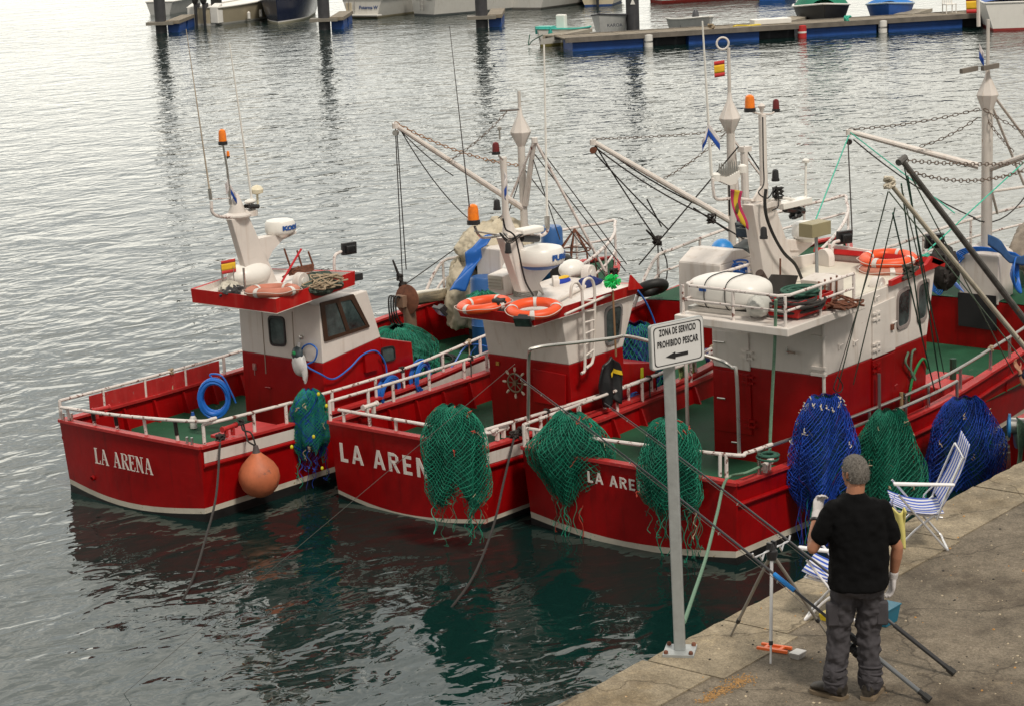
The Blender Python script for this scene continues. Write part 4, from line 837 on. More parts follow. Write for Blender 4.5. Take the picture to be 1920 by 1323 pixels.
# orange buoy
c = UY(486, 893, 10.62); m = M(); m.lathe(c, (-.06, 0, 1), [(-.27, .01), (-.262, .08), (-.22, .165), (-.14, .235), (-.02, .272), (.08, .262), (.17, .215), (.25, .14), (.31, .075), (.34, .05)], 36, c=0); m.lathe(c, (-.06, 0, 1), [(.335, .055), (.38, .04), (.43, .03), (.44, .01)], 16, c=1)
bu = root('mooring_buoy', c-V(0, 0, .27), 'large orange pear shaped buoy hung on the side of the leftmost boat', 'buoy')
m.build('buoy_body', [mat('scuffed_orange_rubber', (.50, .14, .06), .6, var=.25, vs=3, wear=((.20, .08, .05), .45, 5), bump=.2, bs=30), mat('grey_buoy_neck', (.09, .07, .07), .6)], bu)
m = M(); a = UY(452, 790, 10.9); m.tube(arc([c+V(-.02, 0, .42), c+V(-.06, .03, .6), a+V(-.02, -.05, -.1), a], 5), .012, 6); m.tube(arc([c+V(-.02, 0, .42), c+V(-.12, .03, .5), a+V(.03, -.05, -.2), a+V(.03, 0, 0)], 5), .012, 6); knot(m, a, .03, .012, 3); m.build('lanyard', ROPEB, bu)
# bottle in the well, plank seat
p = UZ(569, 830, .55) if False else UZ(260, 808, .52); 
m = M(); m.lathe((6.9, 12.9, .63), (0, 0, 1), [(0, .05), (.14, .05), (.18, .025)], 14, c=0); m.lathe((6.9, 12.9, .81), (0, 0, 1), [(0, .028), (.05, .02)], 12, c=1); o = m.build('detergent_bottle', [WHITEC, BLUE], None); T(o, 'white detergent bottle with a blue cap in the stern well', 'bottle')
m = M(); m.obox((6.35, 11.3, .93), (.42, 0, 0), (0, .2, 0), (0, 0, .02)); m.build('side_bench', REDL, B1, smooth=False, bev=.006)

# ================================================================== BOAT 2 (middle)
H2 = Hull(6.98, 8.95, 10.7, 1.33, 1.44, 1.04, 1.85, .6)
B2 = root('fishing_boat', (6.98, 8.92, 0), 'middle red fishing boat with a white ladder up its wheelhouse and a large radar dome', 'fishing boat', 'red fishing boats moored side by side')
build_hull(H2, B2, fd_t=.67, fz=1.38, stripe=.12, sw=.055)
m, x = stroke_text('LA ARENA', SANS, .255, UX(643, 858, 6.78)+V(-.04, 0, -.03), (0, -1, -.01), (-.04, 0, 1), sx=1.12, gap=.2)
m.build('name_lettering', WHITE, B2, smooth=False)
q0, q1 = UX(620, 765, 6.95), UX(903, 812, 6.98); ws = M(); q1.y = 7.72; q0.y = 10.1
ws.tube(arc([q0, (q0+q1)/2+V(-.1, 0, .03), q1, H2.p(.03, 1, -1)+V(0, .03, .24)], 6), .024, 8)
for q in (.04, .25, .45, .7, .95): a = q0.lerp(q1, q)+V(-.08*sin(pi*q), 0, 0); ws.tube([a, V(a.x, a.y, 1.05)], .022, 8)
ws.build('stern_rail', RAIL, B2)
m, _ = rail_side(H2, B2, -1, .01, .60, .24, 12); m.build('side_rail', RAIL, B2)
m, _ = rail_side(H2, B2, 1, .0, .58, .30, 10); m.build('side_rail', RAIL, B2)
bollard(B2, (7.35, 7.68, 1.2), (1, .1, 0), .14, .033, WHITE); bollard(B2, (7.5, 10.05, 1.18), (1, 0, 0), .13, .03, WHITE)
XS2, YS2, YP2 = 8.85, 7.7, 9.08
f2, b2 = UY(1192, 535, YS2), UY(1172, 641, YS2)
f2 = UY(1193, 548, YS2); b2 = UY(1168, 650, YS2)
m = M()
m.prism([(XS2+.05, YS2, .5), (XS2, YS2, 1.72), (b2.x, YS2, b2.z), (b2.x+.05, YS2, .5)], (0, YP2-YS2, 0), c=0)
zt2 = UY(1058, 604, YS2).z
m.prism([(XS2, YS2, 1.72), (XS2-.14, YS2, 2.45), (f2.x+.05, YS2, f2.z+.1), (b2.x, YS2, b2.z)], (0, YP2-YS2, 0), c=1)
m.prism([(b2.x, YS2, .5), (b2.x, YS2, 1.5), (b2.x+.75, YS2, 1.35), (b2.x+.8, YS2, .5)], (0, YP2-YS2, 0), c=0)
m.build('wheelhouse', [RED, WHITE], B2, smooth=False, bev=.012)
window(B2, yq(YS2, (1132, 577), (1167, 566), (1161, 640), (1134, 650)), (0, -1, 0), .035, mat('grey_window_rubber', (.2, .19, .19), .5), .3)
# roof brow
sr = UY(1001, 613, 7.6); sl = V(sr.x, UZ(845, 598, sr.z).y, sr.z); fr = UY(1200, 550, 7.62)
lo2_, hi2_ = roof(B2, sl, sr, fr, sl.y, h=.14, flare=.05); RZ2 = sr.z+.06
print('roof2', sl, sr, fr)
m = M(); pr = [UY(x, y, 7.58) for x, y in ((1180, 545), (1184, 516), (1206, 541))]; m.prism(pr, (0, .03, 0)); m.build('brow_peak', REDB, B2, smooth=False)
m = M(); y_ = sl.y-.05
for A1, A2, n1_ in ((V(9.2, y_, RZ2), V(10.3, y_, RZ2+.06), V(0, .03, 0)), (V(10.3, 7.9, RZ2+.06), V(10.3, y_, RZ2+.06), V(.03, 0, 0))): m.hexa([A1, A2, A2+n1_, A1+n1_]+[q+V(0, 0, .2) for q in (A1, A2, A2+n1_, A1+n1_)])
if 0: m.hexa([V(9.7, 7.75, RZ2), V(10.3, 7.75, RZ2+.06), V(10.3, y_, RZ2+.06), V(9.7, y_, RZ2), V(9.95, 7.78, RZ2+.03), V(10.38, 7.78, RZ2+.26), V(10.38, y_, RZ2+.26), V(9.95, y_, RZ2+.03)]); m.build('roof_windbreak', WHITE, B2, smooth=False, bev=.01)
# ladder
m = M(); lp = [UY(x, y, 7.56) for x, y in ((1099, 690), (1113, 668), (1115, 560), (1112, 530), (1104, 522), (1095, 528), (1093, 545))]; lq = [p+V(-.16, 0, .07) for p in lp]
lq = [UY(x, y, 7.56) for x, y in ((1090, 700), (1097, 683), (1092, 560), (1089, 540), (1081, 530), (1072, 536), (1070, 560))]
m.tube(arc(lp, 4), .02, 8); m.tube(arc(lq, 4), .02, 8)
for i in range(6): k = .12+i*.17; a = lp[1].lerp(lp[2], k); b = lq[1].lerp(lq[2], k); m.tube([a, b], .014, 6)
m.build('ladder', WHITE, B2)
Y2 = 8.45
pedestal(B2, UY(978, 548, Y2), UY(1014, 545, Y2), UY(944, 447, Y2), UY(972, 440, Y2), .13, Y2)
m = M(); m.prism([UY(1012, 545, Y2+.1), UY(1022, 555, Y2+.1), UY(978, 450, Y2+.1), UY(972, 450, Y2+.1)], (0, .03, 0)); m.build('pedestal_fin', WHITE, B2, smooth=False)
m = M(); m.tube([UY(x, y, Y2+.1) for x, y in ((955, 440), (953, 425), (948, 400), (945, 330), (943, 295))], [.10, .075, .045, .042, .05], 12); m.build('mast', WHITE, B2)
m = M(); m.obox(UY(957, 441, Y2+.1), (.15, 0, 0), (0, .13, 0), (0, 0, .03)); m.build('mast_platform', WHITE, B2, bev=.01)
m = M(); m.tube(arc([UY(x, y, Y2) for x, y in ((950, 440), (910, 446), (897, 440), (890, 425))], 5), .018, 7); m.tube([UY(940, 442, Y2), UY(890, 434, Y2)], .012, 6); m.build('antenna_bracket', STEEL, B2)
m = M(); m.tube(arc([UY(x, y, Y2) for x, y in ((965, 440), (1005, 443), (1020, 440), (1027, 430), (1027, 410))], 5), .022, 8); m.build('antenna_bracket', RAIL, B2)
beacon(B2, UY(888, 421, Y2)-V(0, 0, .0), .075, .26)
whip(B2, UY(880, 388, Y2), UY(843, 50, Y2), .010, .004, mat('dark_antenna', (.08, .07, .07), .5), base=False); whip(B2, UY(1026, 425, Y2), UY(1020, 84, Y2), .02, .012)
beacon(B2, UY(930, 290, Y2), .05, .16, REDLENS, 'nav_light'); m = M(); m.tube([UY(943, 300, Y2), UY(935, 292, Y2)], .012, 6); m.lathe(UY(937, 262, Y2), (0, 0, 1), [(0, .012), (.12, .012), (.13, .03), (.16, .03), (.17, .012)], 10); m.build('lamp_arm', STEEL, B2)
beacon(B2, UY(932, 394, Y2), .045, .14, PLASTIC, 'nav_light'); beacon(B2, UY(953, 475, Y2-.1), .04, .14, PLASTIC, 'nav_light')
p = UY(943, 345, Y2); flag(B2, p+V(0, -.03, .22), p+V(0, -.03, -.05), V(-.03, -.05, -.16), False, mt=[WHITECL, BLUEFL], name='pennant')
m = M(); m.obox(UY(992, 432, Y2), (.19, -.03, 0), (.02, .1, 0), (0, 0, .04)); m.build('horn_cover', WHITEC, B2, bev=.02); m = M(); m.tube([UY(978, 447, Y2), UY(1008, 448, Y2)], .05, 8); m.build('horn', PLASTIC, B2)
m = M(); m.tube(arc([UY(x, y, Y2-.12) for x, y in ((943, 410), (948, 430), (958, 436), (966, 445), (972, 470), (978, 500), (986, 530), (1000, 555))], 4), .012, 5)
for k in range(4): m.tube(arc([UY(940+R.uniform(-5, 5), 437, Y2-.05), UY(955, 448+k*3, Y2-.12), UY(975+R.uniform(-3, 6), 440, Y2-.05)], 4), .008, 5)
m.build('cable', RUBBER, B2)
c = UY(1013, 494, Y2-.1); radar(B2, c, .33, .23, 'FURUNO', True, tdir=.5)
m = M(); m.prism([UY(980, 500, Y2+.02), UY(1045, 495, Y2+.02), UY(1000, 545, Y2+.02), UY(985, 550, Y2+.02)], (0, .15, 0)); m.build('radar_bracket', WHITE, B2, smooth=False, bev=.01)
def louvre(rt, c, sx_, sy_, sz_, n=4):
    c = Vector(c); m = M(); m.prism([(c.x, c.y, c.z), (c.x+sx_, c.y, c.z), (c.x+sx_, c.y, c.z+sz_), (c.x-.03, c.y, c.z+sz_*.9)], (0, sy_, 0)); o = m.build('vent_box', WHITE, rt, smooth=False, bev=.01); m = M()
    for k in range(n): z = c.z+sz_*(.42+.13*k); m.obox((c.x-.03, c.y+sy_/2, z), (.008, 0, .02), (0, sy_*.42, 0), (.012, 0, -.004))
    m.build('louvre', mat('grimy_louvre', (.36, .33, .28), .6), o); return o
p = UZ(948, 560, RZ2); louvre(B2, (p.x, p.y, RZ2), .3, .28, .34)
p = UZ(965, 538, RZ2); m = M(); m.ell((p.x+.35, p.y+.1, RZ2+.18), .34, .3, .2, 20, zlo=-.8); m.ell((p.x+.85, p.y-.35, RZ2+.13), .22, .17, .14, 20, zlo=-.8); m.build('liferaft_canister', WHITEC, B2)
g1 = lifering(UZ(907, 571, RZ2+.1), .36, (-.06, .06, 1), 'bright orange life ring in front of a small tangle of green net on a roof', seed=.1)
g2 = lifering(UZ(1001, 579, RZ2+.1), .36, (-.1, -.05, 1), 'bright orange life ring at the corner of the brow above a black flood lamp', seed=.8)
floodlamp(B2, UX(825, 583, sl.x-.1), (-.6, .2, -.55), .10); floodlamp(B2, UX(980, 603, sr.x-.08), (-.7, -.3, -.6), .11)
m = M(); knot(m, UZ(935, 573, RZ2+.12), .07, .02, 5, 30); o = m.build('black_gear', RUBBER, None); T(o, 'knot of black gear lying between the two bright orange life rings', 'gear')
p = UZ(905, 560, RZ2+.1); net('roof_net', 'small tangle of green net beside a louvred vent on a roof', 'fishing net', (p.x, p.y, RZ2+.2), (p.x, p.y, RZ2), .5, .3, (.7, -.7, 0), [NG, ROPETQ], [3, 1], 71, 26, 2, [(0, .3), (.3, .8), (1, 1)], strings=0)
hc = UZ(985, 555, RZ2); m = M()
for k in range(6): m.torus((hc.x, hc.y, RZ2+.06+.02*k), (-.5, -.3, .8), .17-.006*k, .009, 30, 5)
o = m.build('cable_coil', mat('grey_cable', (.42, .40, .36), .6), None); T(o, 'coil of grey cable leaning on the foot of a mast pedestal', 'cable')
m = M(); a, b = UZ(1040, 565, RZ2+.06), UZ(1105, 533, RZ2+.06); m.tube([a, b], .03, 10); m.tube([UZ(1060, 590, RZ2+.05), UZ(1160, 545, RZ2+.05)], .018, 8); m.build('roof_pipe', WHITE, B2)
vent(B2, UZ(1104, 527, RZ2), .12, .1); vent(B2, UZ(1012+30, 540, RZ2), .09, .8)
m = M(); c = UZ(1055, 528, RZ2+.05); m.ell(c, .16, .08, .06, 14, c=0); m.ell(c+V(.02, 0, .05), .12, .05, .03, 12, c=1); o = m.build('blue_bundle', [mat('royal_blue_cloth', (.01, .04, .35), .8), FY], None); T(o, 'blue and yellow bundle on a roof beside the white pipes', 'bundle')
# mop
mp_ = root('mop', UY(1152, 700, 7.45), 'bright green mop standing head up against the wheelhouse of the ladder boat', 'mop')
m = M(); m.tube([UY(1155, 668, 7.5), UY(1149, 545, 7.5)], .014, 7); m.build('handle', mat('bare_wood', (.28, .16, .08), .7), mp_)
m = M(); c = UY(1148, 530, 7.5)
for k in range(130): a = Vector((R.gauss(0, 1), R.gauss(0, 1), R.gauss(0, 1))).normalized(); e_ = c+Vector((a.x*.14, a.y*.10, a.z*.10+.01)); m.tube([c+a*.03, c+a*.08+V(0, 0, .02), e_], .008, 4)
m.build('mop_head', mat('bright_green_fibre', (.02, .62, .15), .8), mp_)
m = M(); c = UZ(1128, 528, RZ2+.08); m.ell(c+V(-.15, .1, 0), .2, .12, .08, 20, noise=.25, seed=4); o = m.build('blue_net_bundle', NB2, None); T(o, 'small dark blue net bundle by the green mop head', 'fishing net')
# jacket
jk = M()
def jf(u, v):
    hw = .17+.07*min(1, v*2.2)+.05*sin(3*v+1); p = UY(1141, 668, 7.46); return p+V(.02+(u-.5)*2*hw*.8, .06*sin(11*u+2.5*v)*(.25+v)+.02*sin(23*u-3*v)*v-.03, -.62*v*(1+.07*sin(8*u+1))-.25*abs(u-.5)*(1-v))
jk.grid(jf, 20, 18); o = jk.build('jacket', mat('black_oilskin', (.012, .012, .014), .45, var=.3, bump=.3, bs=25), None, ang=80); s_ = o.modifiers.new('thickness', 'SOLIDIFY'); s_.thickness = .03; T(o, 'black work jacket with a yellow band hanging on the rail under the mop', 'jacket')
m = M(); m.grid(lambda u, v: jf(.3+.6*u, .28+.10*v-.06*u)+V(0, -.025, 0), 12, 3); m.build('yellow_band', mat('yellow_band', (.75, .5, .02), .6), o)
# ship's wheel
wr = root('ships_wheel', UX(966, 745, XS2), 'small brass and wood ship\'s wheel fixed to the red stern wall of a wheelhouse', 'ship wheel'); c = UX(966, 717, XS2-.07)
m = M(); m.torus(c, (1, 0, 0), .125, .014, 32, 8); m.lathe(c, (1, 0, 0), [(-.02, .035), (.03, .035)], 14); m.build('rim', mat('tarnished_brass', (.20, .14, .09), .45, metal=.4), wr)
for k in range(8):
    a = pi*k/4; d = V(0, cos(a), sin(a)); m = M(); m.tube([c, c+d*.15], .008, 6, c=0); m.tube([c+d*.15, c+d*.18, c+d*.21], [.010, .018, .013], 8, c=1); m.build('spoke', [MATS['tarnished_brass'], mat('cream_handle', (.6, .52, .42), .5)], wr)
m = M(); p = UX(934, 680, XS2); m.box(p.x-.02, p.x, p.y-.025, p.y+.025, p.z-.03, p.z+.02); m.build('padlock', mat('brass', (.5, .33, .08), .35, metal=.7), B2)
m = M(); a = [UX(x, y, XS2) for x, y in ((1000, 690), (1062, 702), (1062, 762), (1002, 752))]; m.prism(a, (-.02, 0, 0)); m.build('hatch_door', RED, B2, smooth=False, bev=.005)
# net cage aft, sneakers, rail bits
shoe_c = UY(1290, 690, 7.58)
def shoe(c, yaw, mats, label=None, parent=None, L_=.27, group=None):
    m = M(); ca_, sa_ = cos(yaw), sin(yaw); n = 14; vs = []
    prof = [(-.5, .30, .34), (-.42, .36, .38), (-.25, .37, .38), (-.05, .36, .34), (.12, .42, .26), (.3, .44, .2), (.42, .34, .15), (.5, .12, .08)]
    def ring(x, w_, h_, z0=.07): return [((x*L_), w_*L_*.45*cos(2*pi*j/n), max(z0*L_, (z0+h_*.5+h_*.5*sin(2*pi*j/n)*1.0)*L_)) for j in range(n)]
    rs = [ring(x, w_*1.0, h_) for x, w_, h_ in prof]; fs = []
    for i in range(len(rs)-1):
        for j in range(n): fs.append((i*n+j, i*n+(j+1) % n, (i+1)*n+(j+1) % n, (i+1)*n+j))
    fs += [tuple(range(n-1, -1, -1)), tuple((len(rs)-1)*n+j for j in range(n))]
    m.add([p for r_ in rs for p in r_], fs, 0)
    sol = [(x*L_*1.03, w_*L_*.52*s_) for s_ in (1, -1) for x, w_, _ in (prof if s_ > 0 else prof[::-1])]
    m.prism([(x, y, 0) for x, y in sol], (0, 0, .085*L_), c=1)
    m.v = [(c[0]+x*ca_-y*sa_, c[1]+x*sa_+y*ca_, c[2]+z) for x, y, z in m.v]; return m
for k, (q, lb) in enumerate((((1277, 715), 'black and lime trainer standing on the rail, nearer the sign edge'), ((1301, 706), 'black and lime trainer standing on the rail, farther from the sign'))):
    c = UY(*q, 7.55); m = shoe((0, 0, 0), 0, None)
    m.v = [(c.x+.45*z_-x_*.0+y_, c.y+.1*x_-.0*z_, c.z+x_*1.0+.14) for x_, y_, z_ in m.v]; o = m.build('trainer', [mat('black_mesh_shoe', (.02, .02, .02), .7, var=.6, vs=30), mat('lime_sole', (.45, .6, .25), .6)], None); T(o, lb, 'shoe', 'trainers drying on a rail')
c = UY(1328, 668, 7.9); m = M(); m.lathe(c, (.5, -1, .2), [(-.03, .12), (.03, .12)], 20, c=0); m.lathe(c, (.5, -1, .2), [(-.035, .09), (.035, .09)], 20, c=1); o = m.build('fender_disc', [mat('navy_rubber', (.02, .03, .12), .5), WHITEC], None); T(o, 'navy and white round fender behind the pair of trainers', 'fender')
m = M(); coil(m, UY(1190, 760, 7.7), (.2, -1, 0), .15, .013, 8, 12, .04, 1.5); o = m.build('hose_coil', BLUEH, None); T(o, 'coil of blue hose on the side rail aft of the sign post', 'hose')
m = M(); m.tube(arc([UY(x, y, 7.75) for x, y in ((1195, 765), (1230, 752), (1280, 730), (1320, 712), (1345, 700))], 5), .012, 6); m.tube(arc([UY(x, y, 8.3) for x, y in ((1196, 545), (1210, 565), (1222, 590), (1230, 612))], 5), .013, 6); o = m.build('blue_hose', BLUEH, None); T(o, 'blue hose running behind the sign along the middle boat', 'hose')
p = UY(1190, 670, 8.2); net('stowed_net', 'teal and blue net stowed forward of the wheelhouse with the oval window', 'fishing net', (p.x+.3, p.y+.2, 1.75), (p.x+.3, p.y+.2, .65), .95, .9, (1, 0, 0), [NG, NB, NG2, NT], [4, 5, 3, 1], 41, 40, 2, [(0, .3), (.1, .6), (.4, .9), (1, 1)], strings=0, core=.9, core_m=NB2)
m = M(); p = UY(1202, 690, 7.6)
for k in range(3): m.hexa([p+V(.02*k, 0, 0), p+V(.02*k+.015, 0, 0), p+V(.02*k+.03, .01, -.2), p+V(.02*k, .01, -.2), p+V(.02*k, .01, 0), p+V(.02*k+.015, .01, 0), p+V(.02*k+.03, .02, -.2), p+V(.02*k, .02, -.2)])
o = m.build('yellow_strap', mat('neon_yellow', (.6, .65, .02), .6), None); T(o, 'neon yellow strap dangling beside the stowed teal net', 'strap'); 
bowrail(B2, H2, .64, dz=.68)
m = M(); c = V(14.3, 10.28, 1.15); m.torus(UY(1222, 540, 10.0), (.3, .5, 1), .2, .075, 30, 12); o = m.build('tyre_fender', RUBBER, None); T(o, 'old black tyre lying by the rail at the bow of the middle boat', 'tyre')
MX2, MY2 = 14.9, 9.0; bf = UY(1375, 418, MY2); tp = UY(1112, 266, 10.2); zc = UY(1362, 232, MY2).z
derrick_mast(B2, UY(1372, 400, MY2).x, MY2, 1.4, UY(1355, 92, MY2).z, zc+.10, bf, [(bf, tp)])
m = M(); c = UY(1355, 82, MY2); m.torus(c, (-.8, -.6, 0), .09, .016, 24, 8); m.build('mast_ring', WHITE, B2)
m = M(); a = UY(1372, 240, MY2); m.tube([a+V(0, 0, .1), V(a.x+.05, MY2-.15, 1.5)], .035, 8); m.tube([UY(1395, 280, MY2-.2), UY(1400, 460, MY2-.2)], .06, 10); m.obox(UY(1396, 280, MY2-.2), (.08, -.02, 0), (0, .06, 0), (0, 0, .04)); m.build('goalpost', WHITE, B2)
m = M(); m.tube([UY(1375, 262, MY2), UY(1440, 348, MY2-.3)], .018, 6); m.build('mast_stay', RAIL, B2)
ft_ = UY(1358, 113, MY2); flag(B2, ft_, UY(1359, 143, MY2), UY(1339, 116, MY2)-ft_, True, wave=.006)
m = M(); chain(m, tp+V(0, 0, .04), UY(1358, 246, MY2), .02, .05, .005); m.build('boom_chain', CHAIN, B2); m = M(); chain(m, UY(1245, 335, 9.6), UY(1360, 250, MY2), .05, .05, .005); m.build('boom_chain', CHAIN, B2); m = M(); chain(m, UY(1372, 250, MY2), UY(1380, 340, MY2), .01, .05, .005); m.build('boom_chain', CHAIN, B2)
m = M(); KB2 = UY(1233, 452, 10.3)
for a, b, s in ((tp, KB2, .03), (tp-V(0, 0, .15), UY(1252, 430, 10.2), .02), (UY(1213, 374, 10), UY(1240, 425, 10.2), 0), (tp+V(.03, 0, 0), UY(1378, 412, MY2), .12), (tp+V(.03, 0, -.08), UY(1330, 407, MY2+.1), .08), (UY(1198, 497, 10.3), UY(1385, 275, MY2-.2), 0), (UY(1300, 390, 9.4), UY(1450, 490, 8.6), 0), (UY(1395, 275, MY2-.2), UY(1425, 320, MY2-.3), 0), (UY(1330, 410, MY2), UY(1430, 470, 8.6), 0), (KB2, UY(1236, 520, 10.2), .0)): m.tube(sag(a, b, s, 8), .012, 5)
m.tube(arc([UY(x, y, 10.2) for x, y in ((1240, 465), (1250, 490), (1250, 520), (1243, 535))], 5), .011, 5)
m.build('rigging_line', ROPEB, B2)
m = M(); knot(m, KB2, .06, .018, 6); m.tube([UY(1212, 432, 10.3), KB2], [.015, .03], 7); m.build('rope_lashing', ROPEB, B2); m = M(); knot(m, UY(1335, 410, MY2), .06, .014, 8); m.build('rope_lashing', ROPEB, B2)
m = M(); m.lathe(tp-V(0, .0, .13), (1, .3, 0), [(-.03, .05), (.03, .05)], 12); m.build('pulley_block', RUSTM, B2)

# ================================================================== BOAT 3 (nearest the quay)
H3 = Hull(7.42, 5.75, 12.2, 1.6, 1.8, .99, 1.75, .68)
B3 = root('fishing_boat', (7.42, 5.68, 0), 'red fishing boat with the largest wheelhouse and a steel hoop over its stern', 'fishing boat', 'red fishing boats moored side by side')
build_hull(H3, B3, band='strake', fd_t=.725, fz=1.37, stripe=.17, sw=.08)
m, x = stroke_text('LA ARENA', SANS, .14, UX(1106, 901, 7.25)+V(-.04, 0, 0), (0, -1, -.01), (-.04, 0, 1), sx=1.2, gap=.16)
m.build('name_lettering', WHITE, B3, smooth=False)
q0, q1 = UX(985, 802, 7.45), UX(1375, 853, 7.45); ws = M()
ws.tube(arc([q0, (q0+q1)/2+V(-.12, 0, .02), q1+V(-.0, .05, 0), H3.p(.02, 1, -1)+V(0, .03, .33), H3.p(.06, 1, -1)+V(0, .03, .32)], 6), .024, 8)
for q in (.01, .05, .34, .97): a = q0.lerp(q1, q)+V(-.12*sin(pi*q), 0, 0); ws.tube([a, V(a.x, a.y, 1.0)], .024, 8)
a = UX(1350, 852, 7.9); ws.tube([UY(1350, 850, 4.3), UY(1350, 892, 4.3)], .022, 8)
ws.build('stern_rail', RAIL, B3)
m, _ = rail_side(H3, B3, -1, .04, .62, .33, 10, mt=STEEL); m.build('side_rail', STEEL, B3)
m, _ = rail_side(H3, B3, -1, .10, .40, .25, 2, inset=-.08); m.build('side_rail', STEEL, B3)
m, _ = rail_side(H3, B3, 1, .0, .60, .32, 12); m.build('side_rail', RAIL, B3)
# steel hoop over the stern
hp = [UX(990, 800, 7.5), UX(992, 668, 7.5), UX(1003, 652, 7.5)]; top = UZ(1165, 632, hp[2].z); hq = [UX(1342, 672, 7.5), UX(1372, 688, 7.5), UX(1381, 704, 7.5), UX(1386, 852, 7.5)]
m = M(); e1_ = UZ(1150, 634, hp[2].z-.02); pts = [hp[0], hp[0].lerp(hp[1], .5), hp[1], hp[2], hp[2].lerp(e1_, .5), e1_, UZ(1180, 631, hp[2].z-.02)]+[UZ(1180, 631, hp[2].z-.02).lerp(hq[0], .5)]+hq
m.tube(arc(pts, 5), .022, 8); m.build('stern_hoop', STEEL, B3)
bollard(B3, UY(1438, 868, 4.15), (.95, .25, 0), .14, .033, WHITE)
bollard(B3, (7.75, 7.3, 1.14), (1, 0, 0), .13, .03, WHITE)
XS3, YS3, YP3 = 9.25, 4.1, 5.72; zs3 = UY(1545, 706, YS3).z
ft3, fb3 = UY(1757, 505, YS3), UY(1738, 628, YS3); zt3 = UY(1540, 590, YS3).z; print('b3', ft3, fb3, zt3)
m = M()
zf = UY(1650, 665, YS3)
m.prism([(XS3, YS3, .6), (XS3, YS3, zs3), (zf.x, YS3, zf.z), (fb3.x, YS3, fb3.z), (fb3.x-.05, YS3, .6)], (0, YP3-YS3, 0), c=0)
m.prism([(XS3, YS3, zs3), (XS3, YS3, zt3+.05), (ft3.x-.05, YS3, ft3.z+.02), (fb3.x, YS3, fb3.z), (zf.x, YS3, zf.z)], (0, YP3-YS3, 0), c=1)
m.build('wheelhouse', [RED, WHITE], B3, smooth=False, bev=.012)
for a in (((1681, 548), (1708, 533), (1704, 610), (1680, 621)), ((1719, 530), (1742, 520), (1735, 600), (1718, 607))): window(B3, yq(YS3, *a), (0, -1, 0), .035, mat('taupe_frame', (.26, .22, .21), .5), .28)
# doors: side door with hinges, stern door with hinges
def door(rt, c4, outv, mt, hinges, hm):
    m = M(); o = Vector(outv).normalized(); m.prism([Vector(p)+o*.001 for p in c4], o*.022); d = m.build('door', mt, rt, smooth=False, bev=.006); m = M()
    for p in hinges: p = Vector(p); s_ = V(0, 0, 1).cross(o); m.obox(p+o*.03, s_*.09, V(0, 0, .014), o*.012); m.obox(p+o*.03+V(0, 0, .075), s_*.09, V(0, 0, .014), o*.012); m.tube([p+o*.035-V(0, 0, .03), p+o*.035+V(0, 0, .1)], .014, 6)
    m.build('hinge', hm, d); return d
dz_ = yq(YS3, (1634, 575), (1676, 556), (1676, 655), (1634, 672)); door(B3, dz_, (0, -1, 0), WHITE, [UY(1640, 598, YS3), UY(1640, 655, YS3)], WHITE)
dz_ = yq(YS3, (1634, 676), (1676, 658), (1672, 760), (1634, 776)); door(B3, dz_, (0, -1, 0), RED, [UY(1640, 694, YS3)], RED)
dz_ = sq(XS3, (1338, 618), (1404, 625), (1408, 695), (1340, 684)); door(B3, dz_, (-1, 0, 0), WHITE, [UX(1402, 670, XS3)], WHITE)
dz_ = sq(XS3, (1340, 690), (1408, 701), (1412, 815), (1346, 805)); door(B3, dz_, (-1, 0, 0), RED, [UX(1404, 716, XS3), UX(1408, 798, XS3)], RED)
m = M()
for q in (((1338, 640), (1358, 642)), ((1345, 745), (1360, 747)), ((1372, 828), (1388, 830))): m.tube([UX(*q[0], XS3-.04), UX(*q[1], XS3-.04)], .012, 6)
m.build('door_handle', STEEL, B3)
m = M(); m.tube([UX(1475, 658, XS3-.03), UX(1492, 662, XS3-.1)], .014, 6); m.tube([UX(1475, 650, XS3-.03), UX(1476, 664, XS3-.03)], .016, 6); m.build('tap', STEEL, B3)
m = M(); m.tube([V(XS3-.012, YS3-.012, .7), V(XS3-.012, YS3-.012, zt3)], .022, 8)
for q in (608, 632, 690, 702): p = UX(1545, q, XS3); m.obox(V(XS3-.01, YS3+.06, p.z), (.03, 0, 0), (0, .10, 0), (0, 0, .018))
m.build('corner_pipe', WHITE, B3)
for q in (((1600, 643), 0), ((1572, 650), 0), ((1674, 725), 1), ((1640, 560), 0)): m = M(); p = UY(*q[0], YS3); m.tube([p, p+V(.05, -.04, .03)], .012, 6); m.tube([p+V(0, -.01, -.03), p+V(0, -.01, .03)], .014, 6); m.build('hook', [WHITE, RED][q[1]], B3)
m = M(); p = UY(1672, 605, YS3); m.tube([p+V(-.06, -.04, 0), p+V(.06, -.04, .01)], .01, 6, c=0); m.box(p.x-.08, p.x-.02, p.y-.05, p.y-.02, p.z-.08, p.z-.01, c=1); m.build('door_bolt', [WHITE, RUSTM], B3)
